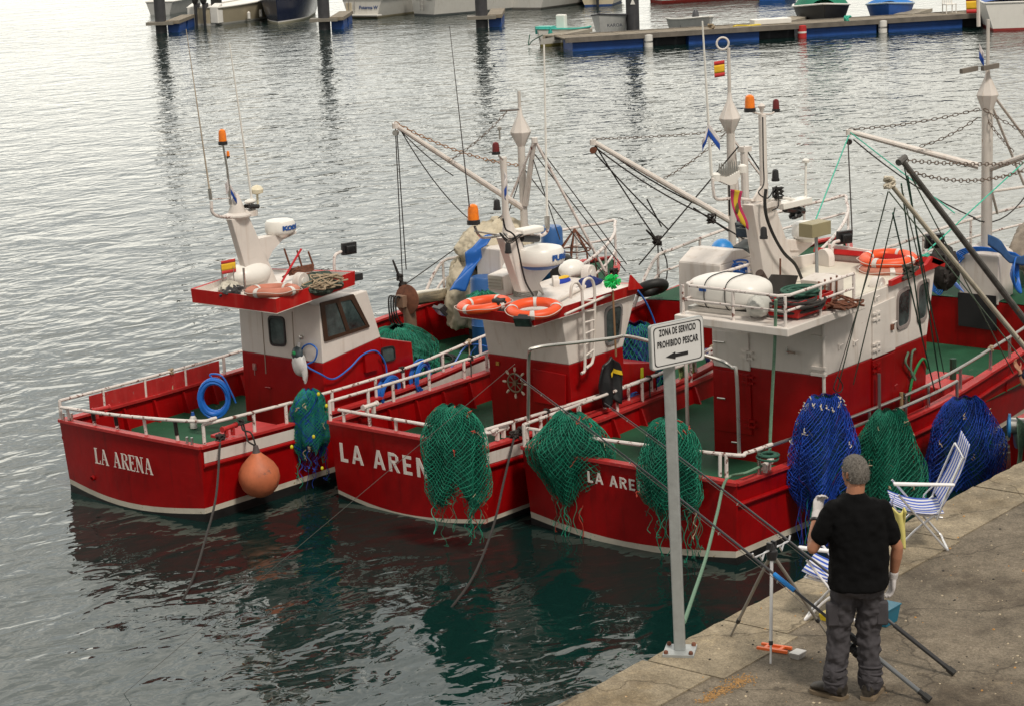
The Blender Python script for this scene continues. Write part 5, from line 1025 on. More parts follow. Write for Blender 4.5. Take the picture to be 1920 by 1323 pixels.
# white aft platform with rails and load
zp = 2.74; A_, Bq, Cq = UZ(1264, 590, zp), UZ(1477, 617, zp), UZ(1540, 585, zp); print('plat', A_, Bq, Cq)
m = M(); D_ = V(Cq.x+.3, A_.y, zp); m.hexa([p-V(0, 0, .10) for p in (A_, Bq, V(9.9, Bq.y, zp), V(9.9, A_.y, zp))]+[A_, Bq, V(9.9, Bq.y, zp), V(9.9, A_.y, zp)]); m.build('aft_platform', WHITE, B3, smooth=False, bev=.012)
m = M(); zr = .36; cr_ = [V(9.7, A_.y-.08, zp+zr), V(A_.x+.08, A_.y-.08, zp+zr), V(Bq.x+.08, Bq.y+.08, zp+zr), V(9.75, Bq.y+.08, zp+zr)]
m.tube(cr_[:1]+[cr_[1]+V(.1, 0, 0), cr_[1]+V(0, -.1, 0)]+[cr_[2]+V(0, .1, 0), cr_[2]+V(.1, 0, 0)]+cr_[3:], .02, 8); dn = V(0, 0, .18); m.tube([cr_[0]-dn, cr_[1]-dn, cr_[2]-dn, cr_[3]-dn], .016, 8)
for i in range(3):
    for k in (0, .5): p = cr_[i].lerp(cr_[i+1], k); m.tube([p, p-V(0, 0, zr)], .02, 8)
m.tube([cr_[3], cr_[3]-V(0, 0, zr)], .02, 8); m.build('platform_rail', RAIL, B3)
c = (A_+Bq)/2+V(.55, .35, .0); rf = root('liferaft', (c.x, c.y, zp), 'white liferaft canister with small blue square mark strapped on the aft platform', 'liferaft')
m = M()
def rf_(u, v):
    a = 2*pi*u; b = -pi/2+pi*v; x = max(-1, min(1, 1.35*cos(a)*cos(b))); y = sin(a)*cos(b); z = sin(b); sc_ = (abs(x)**4+abs(y)**4+abs(z)**4)**-.25; q = V(x, y, z); sc_ = 1/((abs(cos(a)*cos(b))**3.2+abs(sin(a)*cos(b))**3.2+abs(sin(b))**3.2)**(1/3.2)); return V(c.x+.33*cos(a)*cos(b)*sc_, c.y+.52*sin(a)*cos(b)*sc_, zp+.24+.2*sin(b)*sc_)
m.grid(rf_, 48, 24); m.build('canister', WHITEC, rf, ang=70)
m = M(); pts = [V(c.x+.342*cos(t)*(1/(abs(cos(t))**3.2+abs(sin(t))**3.2)**(1/3.2)), c.y+.15, zp+.24+.208*sin(t)*(1/(abs(cos(t))**3.2+abs(sin(t))**3.2)**(1/3.2))) for t in [2*pi*i/40 for i in range(40)]]
m.tube(pts, .007, 5, closed=True); m.tube([p-V(0, .3, 0) for p in pts], .007, 5, closed=True); m.build('strap', RUBBER, rf)
m = M(); m.obox(UX(1317, 542, c.x-.34), (.003, 0, 0), (0, .05, 0), (0, 0, .03)); m.build('blue_mark', BLUE, rf, smooth=False)
m = M(); m.box(c.x-.25, c.x+.25, c.y-.45, c.y+.45, zp+.0, zp+.06); m.build('cradle', STEEL, rf)
hcoil((c.x+.1, c.y-.85, zp+.04), .34, 14, .018, ROPEB, 'heap of dark rope on the aft platform beside the white liferaft', 'rope', 3, .85, .16, loose=.05)
# red fish crate with green rope
cr0 = V(Bq.x+.78, Bq.y+.32, zp+.03); fc = root('fish_crate', cr0, 'red plastic fish crate on the platform corner holding a coil of green rope', 'crate')
def crate(rt, c, hx, hy, hz, mt, ex=.04, t=.015):
    c = Vector(c); m = M(); lo = [V(-hx, -hy, 0), V(hx, -hy, 0), V(hx, hy, 0), V(-hx, hy, 0)]; hi = [V(p.x+(ex if p.x > 0 else -ex), p.y+(ex if p.y > 0 else -ex), hz) for p in lo]; li = [V(p.x*(1-t/hx), p.y*(1-t/hy), t) for p in lo]; hi2 = [V(p.x*(1-t/hx), p.y*(1-t/hy), hz) for p in hi]; vs = [c+p for p in lo+hi+hi2+li]; fs = [(3, 2, 1, 0), (12, 13, 14, 15)]
    for i in range(4): j = (i+1) % 4; fs += [(i, j, 4+j, 4+i), (4+i, 4+j, 8+j, 8+i), (8+i, 8+j, 12+j, 12+i)]
    m.add(vs, fs); return m.build('crate_body', mt, rt, smooth=False)
crate(fc, cr0, .36, .2, .2, REDB)
hcoil(cr0+V(.05, 0, .15), .24, 8, .016, ROPEDG, 'coil of green rope lying in the red fish crate', 'rope', 5, .5, .1, loose=.02)
p = cr0+V(-.5, .25, .02); m = M(); m.ell(p+V(0, 0, .12), .17, .15, .13, 20, noise=.15, seed=3); o = m.build('clear_bag', mat('cloudy_plastic', (.45, .45, .42), .35, var=.2, vs=12), None); T(o, 'cloudy plastic bag beside the red fish crate on the platform', 'bag')
# exhaust and black plate
m = M(); a = UY(1455, 560, 5.0); m.prism([UY(x, y, 5.0) for x, y in ((1413, 570), (1478, 575), (1497, 517), (1450, 515))], (0, .03, 0)); m.build('black_plate', mat('scorched_plate', (.02, .018, .017), .6, wear=((.14, .13, .12), .2, 10)), B3, smooth=False)
m = M(); m.tube([UY(1443, 555, 4.95), UY(1432, 525, 4.95), UY(1424, 512, 4.95)], .055, 12); m.build('exhaust_pipe', mat('sooty_pipe', (.05, .03, .022), .7, var=.4), B3)
m = M(); m.tube([UY(1463, 485, 5.1), UY(1463, 560, 5.1)], .012, 6); m.build('rusty_rod', RUSTM, B3)
# pedestal
Y3 = 5.3
pedestal(B3, UY(1440, 560, Y3), UY(1508, 550, Y3), UY(1412, 385, Y3), UY(1452, 380, Y3), .17, Y3)
m = M(); m.prism([UY(1505, 545, Y3+.13), UY(1520, 560, Y3+.13), UY(1450, 400, Y3+.13), UY(1448, 385, Y3+.13)], (0, .03, 0)); m.prism([UY(x, y, Y3+.08) for x, y in ((1462, 438), (1500, 470), (1478, 470))], (0, .03, 0)); m.build('pedestal_fin', WHITE, B3, smooth=False)
m = M(); m.prism([UY(x, y, Y3+.1) for x, y in ((1475, 450), (1530, 448), (1530, 455), (1495, 482), (1482, 482))], (0, .16, 0)); m.build('radar_bracket', WHITE, B3, smooth=False, bev=.01)
m = M(); m.tube([UY(1433, 380, Y3+.1), UY(1431, 300, Y3+.1), UY(1429, 215, Y3+.1)], [.055, .05, .05], 12); m.obox(UY(1432, 382, Y3+.1), (.17, 0, 0), (0, .15, 0), (0, 0, .03)); m.prism([UY(x, y, Y3+.1) for x, y in ((1412, 378), (1428, 350), (1432, 350), (1440, 378))], (0, .03, 0)); m.build('mast', WHITE, B3)
m = M(); m.tube(arc([UY(x, y, Y3+.1) for x, y in ((1406, 208), (1420, 213), (1430, 214), (1445, 214), (1455, 208))], 4), .012, 6); m.lathe(UY(1428, 205, Y3+.1), (0, 0, 1), [(-.05, .015), (0, .03), (.04, .05), (.07, .02)], 12); m.build('lamp_arm', WHITE, B3)
beacon(B3, UY(1406, 210, Y3+.1), .065, .21); beacon(B3, UY(1455, 210, Y3+.1), .045, .16, REDLENS, 'nav_light'); beacon(B3, UY(1454, 340, Y3), .045, .15, PLASTIC, 'nav_light'); beacon(B3, UY(1432, 448, Y3-.15), .045, .15, PLASTIC, 'nav_light')
m = M(); m.obox(UY(1487, 381, Y3), (.30, -.03, 0), (.02, .09, 0), (0, 0, .04)); m.tube(arc([UY(x, y, Y3) for x, y in ((1440, 375), (1470, 372), (1500, 376), (1510, 370), (1511, 355))], 4), .02, 7); m.build('horn_cover', WHITEC, B3, bev=.01)
m = M(); m.tube([UY(1472, 392, Y3), UY(1505, 396, Y3)], .05, 8); knot(m, UY(1490, 397, Y3), .07, .018, 9); m.build('horn', PLASTIC, B3)
m = M(); m.lathe(UY(1511, 305, Y3), (0, 0, 1), [(-.01, .012), (0, .045), (.03, .05), (.05, .02)], 14); m.tube([UY(1511, 305, Y3), UY(1510, 365, Y3)], .016, 8); m.build('gps_antenna', WHITEC, B3)
m = M(); m.tube(arc([UY(x, y, Y3-.12) for x, y in ((1436, 355), (1434, 380), (1438, 410), (1452, 445), (1470, 475), (1490, 495), (1502, 520), (1510, 545))], 4), .022, 6)
m.tube(arc([UY(x, y, Y3-.08) for x, y in ((1430, 220), (1431, 300), (1432, 345), (1422, 362), (1440, 372), (1456, 350), (1460, 385), (1448, 395))], 4), .009, 5); knot(m, UY(1457, 362, Y3-.02), .06, .014, 11); m.build('cable', RUBBER, B3)
whip(B3, UY(1334, 330, Y3+.2), UY(1317, 40, Y3+.2), .022, .01, WHITEC, base=False)
p = UY(1327, 232, Y3+.2); flag(B3, p+V(0, 0, .02), p-V(0, 0, .14), V(.10, -.10, -.20), False, mt=[WHITECL, BLUEFL], wave=.02, name='pennant'); flag(B3, p-V(0, 0, .02), p-V(0, 0, .16), V(-.06, .04, -.18), False, mt=[WHITECL, BLUEFL], wave=.02, name='pennant')
# antenna comb, left bracket, tattered flag
m = M(); m.tube(arc([UY(x, y, Y3+.2) for x, y in ((1420, 378), (1380, 372), (1345, 374), (1338, 360), (1336, 335))], 5), .02, 7); m.tube([UY(1420, 378, Y3+.2), UY(1380, 394, Y3+.2)], .018, 6); m.build('antenna_bracket', RAIL, B3)
cb = root('direction_finder', UY(1370, 350, Y3+.2), 'white aerial with a comb of fins on the bracket above the tattered flag', 'aerial')
m = M(); a, b = UY(1342, 335, Y3+.2), UY(1392, 322, Y3+.2); m.prism([a, UY(1350, 340, Y3+.2), UY(1368, 348, Y3+.2), UY(1380, 345, Y3+.2), b, UY(1392, 318, Y3+.2), UY(1366, 333, Y3+.2), UY(1345, 330, Y3+.2)], (0, .05, 0)); m.lathe(a+V(0, 0, 0), (0, 0, 1), [(-.03, .06), (.05, .06), (.07, .03)], 14); m.lathe(b+V(0, 0, .02), (0, 0, 1), [(-.03, .06), (.05, .06), (.07, .03)], 14); m.build('aerial_body', WHITEC, cb)
for k in range(10): p = UY(1350+k*4.1, 331-k*.6, Y3+.22); m = M(); m.hexa([p+V(-.006, -.01, -.02), p+V(.006, -.01, -.02), p+V(.006, .03, -.02), p+V(-.006, .03, -.02), p+V(-.004, 0, .16), p+V(.004, 0, .16), p+V(.004, .01, .16), p+V(-.004, .01, .16)]); m.build('fin', STEEL, cb)
m = M(); m.tube([UY(1367, 348, Y3+.2), UY(1368, 405, Y3+.2)], .012, 6); m.build('bracket', RUBBER, cb)
p = UY(1367, 355, Y3+.15); m = M(); fl = mat('faded_flag_red', (.45, .03, .10), .8); fy = mat('faded_flag_yellow', (.62, .42, .03), .8)
def tf(u, v): return p+V(.0+.12*u*(1-.2*v)+.09*v, -.10*u-.02, -.04*u-.50*v*(.8+.2*u))+V(.02*sin(6*v+3*u), .03*sin(5*v), 0)
for k, (a, b) in enumerate(((0, .28), (.28, .72), (.72, 1))): m.grid(lambda u, v, a=a, b=b: tf(a+(b-a)*u, v), 4, 16, c=k % 2)
o = m.build('tattered_flag', [fl, fy], B3, ang=80); s_ = o.modifiers.new('thickness', 'SOLIDIFY'); s_.thickness = .004
m = M(); m.ell(tf(.5, .5)+V(-.01, -.02, 0), .03, .01, .07, 12); m.build('dark_crest', mat('crest_olive', (.10, .09, .02), .8), o)
# radar and box lamp on a post
radar(B3, UY(1512, 445, Y3+.05), .19, .20, None)
m = M(); m.tube([UY(1530, 435, 4.6), UY(1534, 600, 4.6)], .022, 8); m.build('lamp_post', GALV, B3)
m = M(); m.obox(UY(1528, 429, 4.6), (.19, -.02, 0), (.02, .11, 0), (0, 0, .085)); m.build('box_lamp', mat('khaki_box', (.30, .26, .15), .5), B3, smooth=False, bev=.006)
# white engine casing behind the raft, blue pipes
RZ3 = 2.80
p = UZ(1345, 545, 2.3); m = M(); c = UY(1355, 520, 6.1); m.box(c.x-.35, c.x+.42, 5.9, 6.55, 2.2, UY(1355, 487, 6.1).z, c=0); zz = UY(1355, 487, 6.1).z; m.prism([(c.x-.35, 5.9, zz), (c.x+.42, 5.9, zz), (c.x+.2, 5.9, zz+.12), (c.x-.05, 5.9, zz+.14)], (0, .65, 0)); m.build('deck_locker', WHITE, B3, smooth=False, bev=.015); m = M(); lx = c.x
for q in ((-.3, 5.95), (-.3, 6.5), (.37, 5.95), (.37, 6.5)): m.tube([(lx+q[0], q[1], .68), (lx+q[0], q[1], 2.21)], .025, 8)
m.build('locker_stand', WHITE, B3)
m = M()
for k in range(5): q = UY(1392, 505, 5.75); m.tube(arc([q+V(R.uniform(-.15, .15), R.uniform(-.1, .1), R.uniform(-.12, .12)) for _ in range(6)], 5), .012, 5)
o = m.build('blue_hose_bundle', BLUEH, None); T(o, 'bundle of blue tubing behind the white liferaft', 'hose')
m = M(); m.ell(UY(1354, 470, 6.6), .17, .15, .16, 16); o = m.build('blue_float', mat('sky_blue_float', (.03, .25, .65), .4), None); T(o, 'blue float behind the white locker and liferaft', 'float')
m = M()
for q in ((1405, 425), (1400, 470), (1415, 500), (1395, 500)): c = UY(*q, 6.4); m.obox(c, (.16, 0, .03), (0, .12, 0), (-.02, 0, .1)); m.lathe(c+V(.02, -.15, 0), (0, 1, 0), [(0, .1), (.1, .1)], 12)
for k in range(4): c = UY(1405, 405+k*7, 6.3); m.obox(c, (.17, 0, 0), (0, .1, 0), (0, 0, .012))
c = UY(1400, 470, 6.4); m.box(c.x-.1, c.x+.1, c.y-.08, c.y+.08, .68, c.z); m.build('winch_engine', mat('grey_green_machinery', (.055, .065, .065), .5, var=.5, vs=8), B3, bev=.01)
# roof plate, vents, rings, lamps
m = M(); rl = [V(9.6, YS3+.02, zt3+.06), V(ft3.x-.1, YS3+.02, ft3.z+.03), V(ft3.x-.1, YP3, ft3.z+.03), V(9.6, YP3, zt3+.06)]
m.hexa([p-V(0, 0, .05) for p in rl]+[p+V(0, 0, .0) for p in rl]); m.build('roof', mat('weathered_white_roof', (.62, .58, .50), .6, var=.1, wear=((.35, .28, .18), .2, 5)), B3, smooth=False)
RZ = lambda X: zt3+.06+(ft3.z-zt3-.03)*(X-9.6)/(ft3.x-9.7)
def onroof(x, y):
    p = UZ(x, y, 2.9)
    for _ in range(4): p = UZ(x, y, RZ(p.x))
    return p
m = M(); br = [UY(x, y, YS3-.06) for x, y in ((1672, 537), (1748, 505), (1773, 492), (1748, 481), (1738, 496), (1672, 527))]; m.prism(br, (0, .05, 0)); bx = UY(1773, 492, YS3-.06)
m.prism([V(bx.x, YS3-.06, bx.z), V(bx.x, YP3+.1, bx.z), V(bx.x-.35, YP3+.1, bx.z+.12), V(bx.x-.35, YS3-.06, bx.z+.12)], (-.03, 0, -.06)); m.build('roof_brow', REDB, B3, smooth=False)
m = M(); a = onroof(1560, 470); b = V(ft3.x-.1, YP3-.05, RZ(ft3.x)); m.hexa([V(10.6, YP3-.05, RZ(10.6)), b, b+V(0, .04, 0), V(10.6, YP3-.01, RZ(10.6)), V(10.6, YP3-.05, RZ(10.6)+.22), b+V(0, 0, .1), b+V(0, .04, .1), V(10.6, YP3-.01, RZ(10.6)+.22)]); m.build('roof_coaming', WHITE, B3, smooth=False)
m = M(); m.hexa([b+V(-.05, -.0, 0), b, V(b.x, YS3+.1, b.z), V(b.x-.05, YS3+.1, b.z)]+[b+V(-.02, 0, .2), b+V(.02, 0, .2), V(b.x+.02, YS3+.1, b.z+.12), V(b.x-.02, YS3+.1, b.z+.12)]); m.build('roof_coaming', WHITE, B3, smooth=False)
c = onroof(1665, 505); lifering(c+V(0, 0, .14), .38, (-.05, -.02, 1), 'bright orange life ring lying on a faded ring on the biggest wheelhouse', seed=.2)
lifering(c+V(-.06, -.02, .02), .38, (0, 0, 1), 'faded pink life ring underneath a bright orange one', mt=mat('faded_pink_ring', (.50, .19, .13), .6), seed=.9)
c = onroof(1590, 572); louvre(B3, (c.x-.1, YS3+.03, c.z-.02), .3, .42, .34)
vent(B3, UY(1645, 548, YS3+.1)-V(0, 0, .05), .13, .1); vent(B3, onroof(1548, 498), .12, 1.3)
floodlamp(B3, UY(1583, 445, 5.4), (.4, .9, .1), .12, [UY(1573, 452, 5.4), UY(1563, 456, 5.4), UY(1560, 470, 5.4), UY(1560, 482, 5.4)]); floodlamp(B3, UY(1752, 452, 5.2), (.6, .7, .2), .14)
m = M(); rc = onroof(1548, 560); m.torus(rc+V(0, 0, .28), (0, 0, 1), .16, .012, 30, 6)
for k in range(3): a = 2*pi*k/3; m.tube([rc+V(.16*cos(a), .16*sin(a), .28), rc+V(.16*cos(a), .16*sin(a), 0)], .012, 6)
m.build('hoop_stand', WHITE, B3)
m = M(); cc_ = onroof(1575, 580)
for k in range(5): m.tube(arc([cc_+V(R.uniform(-.35, .35), R.uniform(-.2, .3), R.uniform(.01, .12)) for _ in range(6)], 4), .014, 5)
for k in range(4): a = cc_+V(-.25+.14*k, .15, 0); m.tube([a, a+V(.1, .05, .35)], .013, 6)
o = m.build('rusty_junk', RUSTM, None); T(o, 'rusty rods and loose cable by the louvred vent on the biggest wheelhouse roof', 'scrap iron')
c = onroof(1712, 525); m = M(); m.obox(c+V(-.02, .05, .09), (.16, -.02, .05), (.01, .05, 0), (0, 0, .015)); m.obox(c+V(0, .12, .07), (.14, .05, .04), (.01, .03, 0), (0, 0, .015)); knot(m, c+V(-.05, 0.05, .12), .07, .014, 15); o = m.build('dark_scraps', mat('weathered_scraps', (.06, .055, .045), .85, var=.6, vs=14), None); T(o, 'dark weathered planks and rope scraps beside the orange life ring', 'scraps')
# red hatch, posts on deck, rope loops on the wall
p = UZ(1762, 725, .95); m = M(); m.box(p.x-.4, p.x+.45, 4.15, 4.75, .68, 1.05); m.build('deck_hatch', REDL, B3, smooth=False, bev=.015)
m = M(); p = UY(1787, 735, 4.3); m.tube([V(p.x, p.y, .7), UY(1787, 672, 4.3)], .045, 10); m.build('deck_post', GREEND, B3)
m = M(); m.tube(arc([UY(x, y, YS3-.05) for x, y in ((1703, 660), (1698, 680), (1712, 700), (1716, 712), (1708, 695), (1710, 662), (1716, 655))], 4), .016, 6); o = m.build('rope_hank', ROPEG, None); T(o, 'hank of pale green rope tied to a red hook on the wheelhouse side', 'rope')
m = M(); m.tube(arc([UY(x, y, YS3-.04) for x, y in ((1703, 752), (1712, 705), (1730, 672), (1740, 690))], 4), .018, 6); o = m.build('green_hose', mat('green_hose', (.02, .22, .07), .5), None); T(o, 'dark green hose curving down the red wheelhouse side', 'hose')
bowrail(B3, H3, .68, dz=.7)
# forward mast with two outrigger booms, white housing and canvas
MX3, MY3 = 16.5, 5.55; p = UY(1847, 310, MY3)
f3 = UY(1835, 312, MY3); tA = UY(1592, 247, 7.3)
derrick_mast(B3, UY(1850, 400, MY3).x, MY3, 1.3, UY(1835, 40, MY3).z, UY(1838, 180, MY3).z+.02, f3, [(f3, tA), (UY(1852, 318, MY3), UY(2010, 262, MY3-1.6))], ry=.085)
m = M(); a = UY(1836, 130, MY3); m.obox(a+V(-.13, .1, 0), (.15, -.05, .01), (.01, .03, 0), (0, 0, .035)); m.obox(a+V(.15, -.1, .02), (.15, -.05, .01), (.01, .03, 0), (0, 0, .035)); m.build('mast_crosspiece', mat('weathered_grey_wood', (.16, .14, .12), .85, var=.3), B3)
ft_ = UY(1833, 0, MY3); m = M(); m.tube([UY(1835, 50, MY3), UY(1833, -12, MY3)], .03, 8); m.build('mast_pole', WHITE, B3)
flag(B3, UY(1830, -6, MY3), UY(1831, 25, MY3), V(-.12, .1, 0), True, wave=.005); p = UY(1836, 95, MY3); flag(B3, p+V(0, 0, .1), p-V(0, 0, .12), V(.04, -.05, -.12), False, mt=[WHITECL, BLUEFL], name='pennant')
m = M(); chain(m, tA+V(0, 0, .03), UY(1836, 205, MY3), .05, .06, .006); m.build('boom_chain', CHAIN, B3); m = M(); chain(m, UY(1725, 275, 6.3), UY(1832, 222, MY3), .05, .06, .006); m.build('boom_chain', CHAIN, B3); m = M(); chain(m, UY(1845, 205, MY3), UY(1990, 275, MY3-1), .05, .06, .006); m.build('boom_chain', CHAIN, B3); m = M(); chain(m, UY(1848, 222, MY3), UY(1900, 285, MY3-.5), .02, .06, .006); m.build('boom_chain', CHAIN, B3)
m = M()
for a, b in (((1850, 175), (1950, 420)), ((1856, 170), (1990, 350)), ((1852, 330), (1870, 400))): m.tube([UY(*a, MY3), UY(*b, MY3+.5)], .022, 7)
m.tube([UY(1855, 360, MY3), UY(1960, 345, MY3)], .022, 7); m.build('mast_stay', WHITE, B3)
hb = UY(1800, 560, MY3+.35); m = M(); zt_ = UY(1840, 478, MY3).z; x0 = MX3-.22
yl, yr = UX(1799, 500, x0).y, UX(1872, 500, x0).y; m.box(x0, x0+.5, yr, yl, 1.37, zt_); m.hexa([(x0, yr, zt_), (x0+.5, yr, zt_), (x0+.5, yl, zt_), (x0, yl, zt_), (x0+.18, MY3-.12, zt_+.16), (x0+.36, MY3-.12, zt_+.16), (x0+.36, MY3+.12, zt_+.16), (x0+.18, MY3+.12, zt_+.16)]); m.build('mast_housing', WHITE, B3, smooth=False, bev=.012)
xb3 = H3.p(.725, H3.sh(.725), 1).x; m = M(); bp = sq(xb3-.01, (1797, 548), (1868, 555), (1869, 620), (1798, 610)); m.prism(bp, (-.02, 0, 0)); m.build('black_panel', mat('matt_black_sheet', (.014, .014, .016), .8), B3, smooth=False)
tarp('canvas_cover', 'grey brown canvas cover over gear forward of the rightmost mast', UY(1900, 440, MY3).x+.9, MY3-.5, 2.0, 1.3, .75, .62, TARPG, 7)
m = M(); pr = [UY(x, y, 4.9) for x, y in ((1852, 440), (1875, 455), (1895, 475), (1915, 480), (1935, 475))]
def rb(u, v): i = u*(len(pr)-1); k = min(int(i), len(pr)-2); return pr[k].lerp(pr[k+1], i-k)+V(.03*sin(9*u), 0, -.16*v+.02*sin(8*u+3*v))
m.grid(rb, 20, 5); o = m.build('blue_tarpaulin', mat('slate_blue_sheet', (.02, .08, .22), .7, var=.3), None, ang=80); s_ = o.modifiers.new('thickness', 'SOLIDIFY'); s_.thickness = .01; T(o, 'slate blue sheet sagging beside the rightmost mast', 'tarpaulin')
m = M()
for k in range(4): m.tube(arc([UX(x+k*3, y+k*2, x0-.04) for x, y in ((1770, 505), (1785, 485), (1800, 470), (1830, 464), (1870, 468), (1905, 476))], 4), .013, 6)
for k in range(5): m.tube(arc([UX(x+k*3, y+2*k, x0-.05) for x, y in ((1795, 475), (1775, 500), (1765, 520), (1750, 545), (1740, 530), (1755, 505), (1778, 520), (1795, 540))], 4), .011, 6)
for k in range(6): m.torus(UY(1905, 510+k*4, 4.9), (.3, -1, .1*k), .22-.01*k, .013, 24, 6)
o = m.build('hose_coil', BLUEH, None); T(o, 'blue hose looped round the white housing of the rightmost mast', 'hose')
m = M(); c = UY(1768, 500, 5.6); m.ell(c, .22, .2, .3, 20, noise=.3, seed=5); knot(m, c, .18, .02, 4, 40); o = m.build('dark_net_bundle', ROPEB, None); T(o, 'black net bundle hanging between the brow and the white mast housing', 'fishing net')
H4 = Hull(11.4, 1.75, 10.5, .92, 1.1, 1.0, 1.7, .52)
B4 = root('fishing_boat', (11.4, 1.75, 0), 'boat mostly beyond the right edge, with two weathered derricks and a blue rimmed winch drum', 'fishing boat', 'red fishing boats moored side by side')
build_hull(H4, B4, fd_t=.66, fz=1.37)
c = UY(1906, 797, 2.5); m = M(); ax = V(.45, -.9, 0).normalized(); m.lathe(c-ax*.10, ax, [(-.02, .05), (0, .15), (.03, .15), (.031, .14)], 24, c=1); m.lathe(c-ax*.07, ax, [(0, .10), (.2, .10)], 22, c=0); m.lathe(c+ax*.13, ax, [(0, .15), (.03, .15)], 24, c=0); m.tube([c-V(0, 0, .1), c-V(0, 0, .25), V(c.x+.5, c.y-.2, .95)], .05, 8, c=0); m.build('winch_drum', [STEEL, mat('blue_rim', (.03, .22, .5), .5)], B4)
m = M()
for k in range(7): m.tube(arc([c+V(-.02*k, -.02*k, .11), c+V(-.10, -.06-.02*k, .0), c+V(-.10+.02*k, -.08, -.3), c+V(-.08+.02*sin(k*2), -.05-.01*k, -.5-.04*(k%3))], 5), .007, 5)
m.build('winch_twine', ROPEG, B4)
# weathered derricks whose feet are out of the frame to the right
dA0, dA1 = UY(1692, 302, 2.5), UY(1990, 690, 2.5); dB0, dB1 = UY(1667, 342, 2.35), UY(1990, 735, 2.35)
m = M(); m.tube([dA0, dA1], [.032, .045], 10); m.tube([dA0+V(-.09, .0, -.01), dA0+V(.06, 0, .03)], .04, 8); m.build('derrick', mat('weathered_grey_pole', (.10, .095, .09), .6, var=.4, vs=6, wear=((.20, .11, .06), .4, 6)), B4)
m = M(); m.tube([dB0, dB1], [.025, .036], 10); knot(m, dB0, .05, .02, 3); m.build('derrick', mat('flaking_white_pole', (.52, .47, .38), .6, var=.2, wear=((.06, .05, .04), .42, 13)), B4)
m = M(); chain(m, dA0+V(.05, 0, 0), UY(1990, 300, 2.2), .05, .06, .006); m.build('derrick_chain', CHAIN, B4); m = M(); chain(m, dA0+V(.1, 0, -.12), UY(1990, 285, 2.2), .22, .06, .006); m.build('derrick_chain', CHAIN, B4)
m = M()
for a, b, s in (((1695, 310, 2.5), (1770, 700, 4.0), 0), ((1700, 315, 2.5), (1900, 700, 3.9), 0), ((1667, 360, 2.35), (1985, 760, 2.2), 0), ((1690, 350, 2.4), (1760, 640, 4.0), 0), ((1665, 360, 2.35), (1570, 730, 4.0), 0), ((1678, 390, 2.4), (1600, 720, 4.0), 0)): m.tube(sag(UY(*a), UY(*b), s, 6), .008, 5, c=0 if a[0] < 1690 or a[1] > 312 else 1)
for a, b in (((1674, 400, 2.35), (1752, 730, 3.95)), ((1702, 330, 2.5), (1765, 735, 3.95)), ((1690, 345, 2.5), (1730, 640, 4.0))): m.tube(sag(UY(*a), UY(*b), 0, 4), .010, 5, c=1)
m.build('rigging_line', [mat('grey_green_line', (.11, .15, .11), .8), ROPEDG], B4)
m = M(); m.tube(sag(UY(1740, 470, 4.6), UY(1985, 245, 4.6), 0, 6), .010, 5); knot(m, UY(1735, 488, 4.4), .06, .016, 9); m.tube(sag(UY(1740, 475, 4.5), UY(1690, 485, 4.5), .03, 6), .010, 5); m.tube(sag(tA-V(0, 0, .05), UY(1528, 416, 4.7), 0, 4), .01, 5); m.tube(sag(tA, UY(1790, 400, 4.6), 0, 6), .009, 5); o = m.build('twine_line', ROPETQ, B3)
m = M()
for a, b, s in (((1590, 262, 7.3), (1598, 440, 6.0), 0), ((1600, 262, 7.2), (1830, 410, MY3), .1), ((1825, 410, MY3), (1925, 365, MY3), .2)): m.tube(sag(UY(*a), UY(*b), s, 8), .011, 5)
m.lathe(tA-V(0, 0, .16), (1, .3, 0), [(-.02, .045), (.02, .045)], 12); m.build('rigging_line', ROPEB, B3)
for k, a in enumerate((((1648, 700), (1650, 760)), ((1690, 735), (1688, 770)), ((1437, 290+400), (1440, 720)))):
    if k < 2: m = M(); m.tube([UY(*a[0], 4.0), V(UY(*a[0], 4.0).x, 4.0, 1.0)], .025, 8); m.build('stake', [STEEL, mat('wood_stake', (.3, .2, .1), .8)][k], B3)
# hanging rope on the stern wall, steel wire loop
m = M(); m.tube(arc([UX(1455, 562, Bq.x-.03), UX(1453, 640, Bq.x+.1), UX(1447, 760, 8.3), UX(1443, 850, 8.2)], 5), .02, 7); o = m.build('hanging_rope', ROPEG, None); T(o, 'pale green rope hanging from the white aft platform down to the deck', 'rope')
m = M(); m.tube([UY(1632, 500, 3.95), UY(1570, 705, 3.95)], .006, 5); m.tube(arc([UY(x, y, 3.95) for x, y in ((1570, 705), (1563, 728), (1575, 735), (1580, 722), (1571, 706))], 4), .008, 5); o = m.build('wire_loop', ROPEB, None); T(o, 'thin wire ending in a loop above the left blue net', 'wire')
hcoil(UZ(1440, 862, 1.18), .13, 5, .016, ROPEDG, 'dark green rope coiled on the stern corner bollard nearest the quay', 'rope', 8, .4, .06)
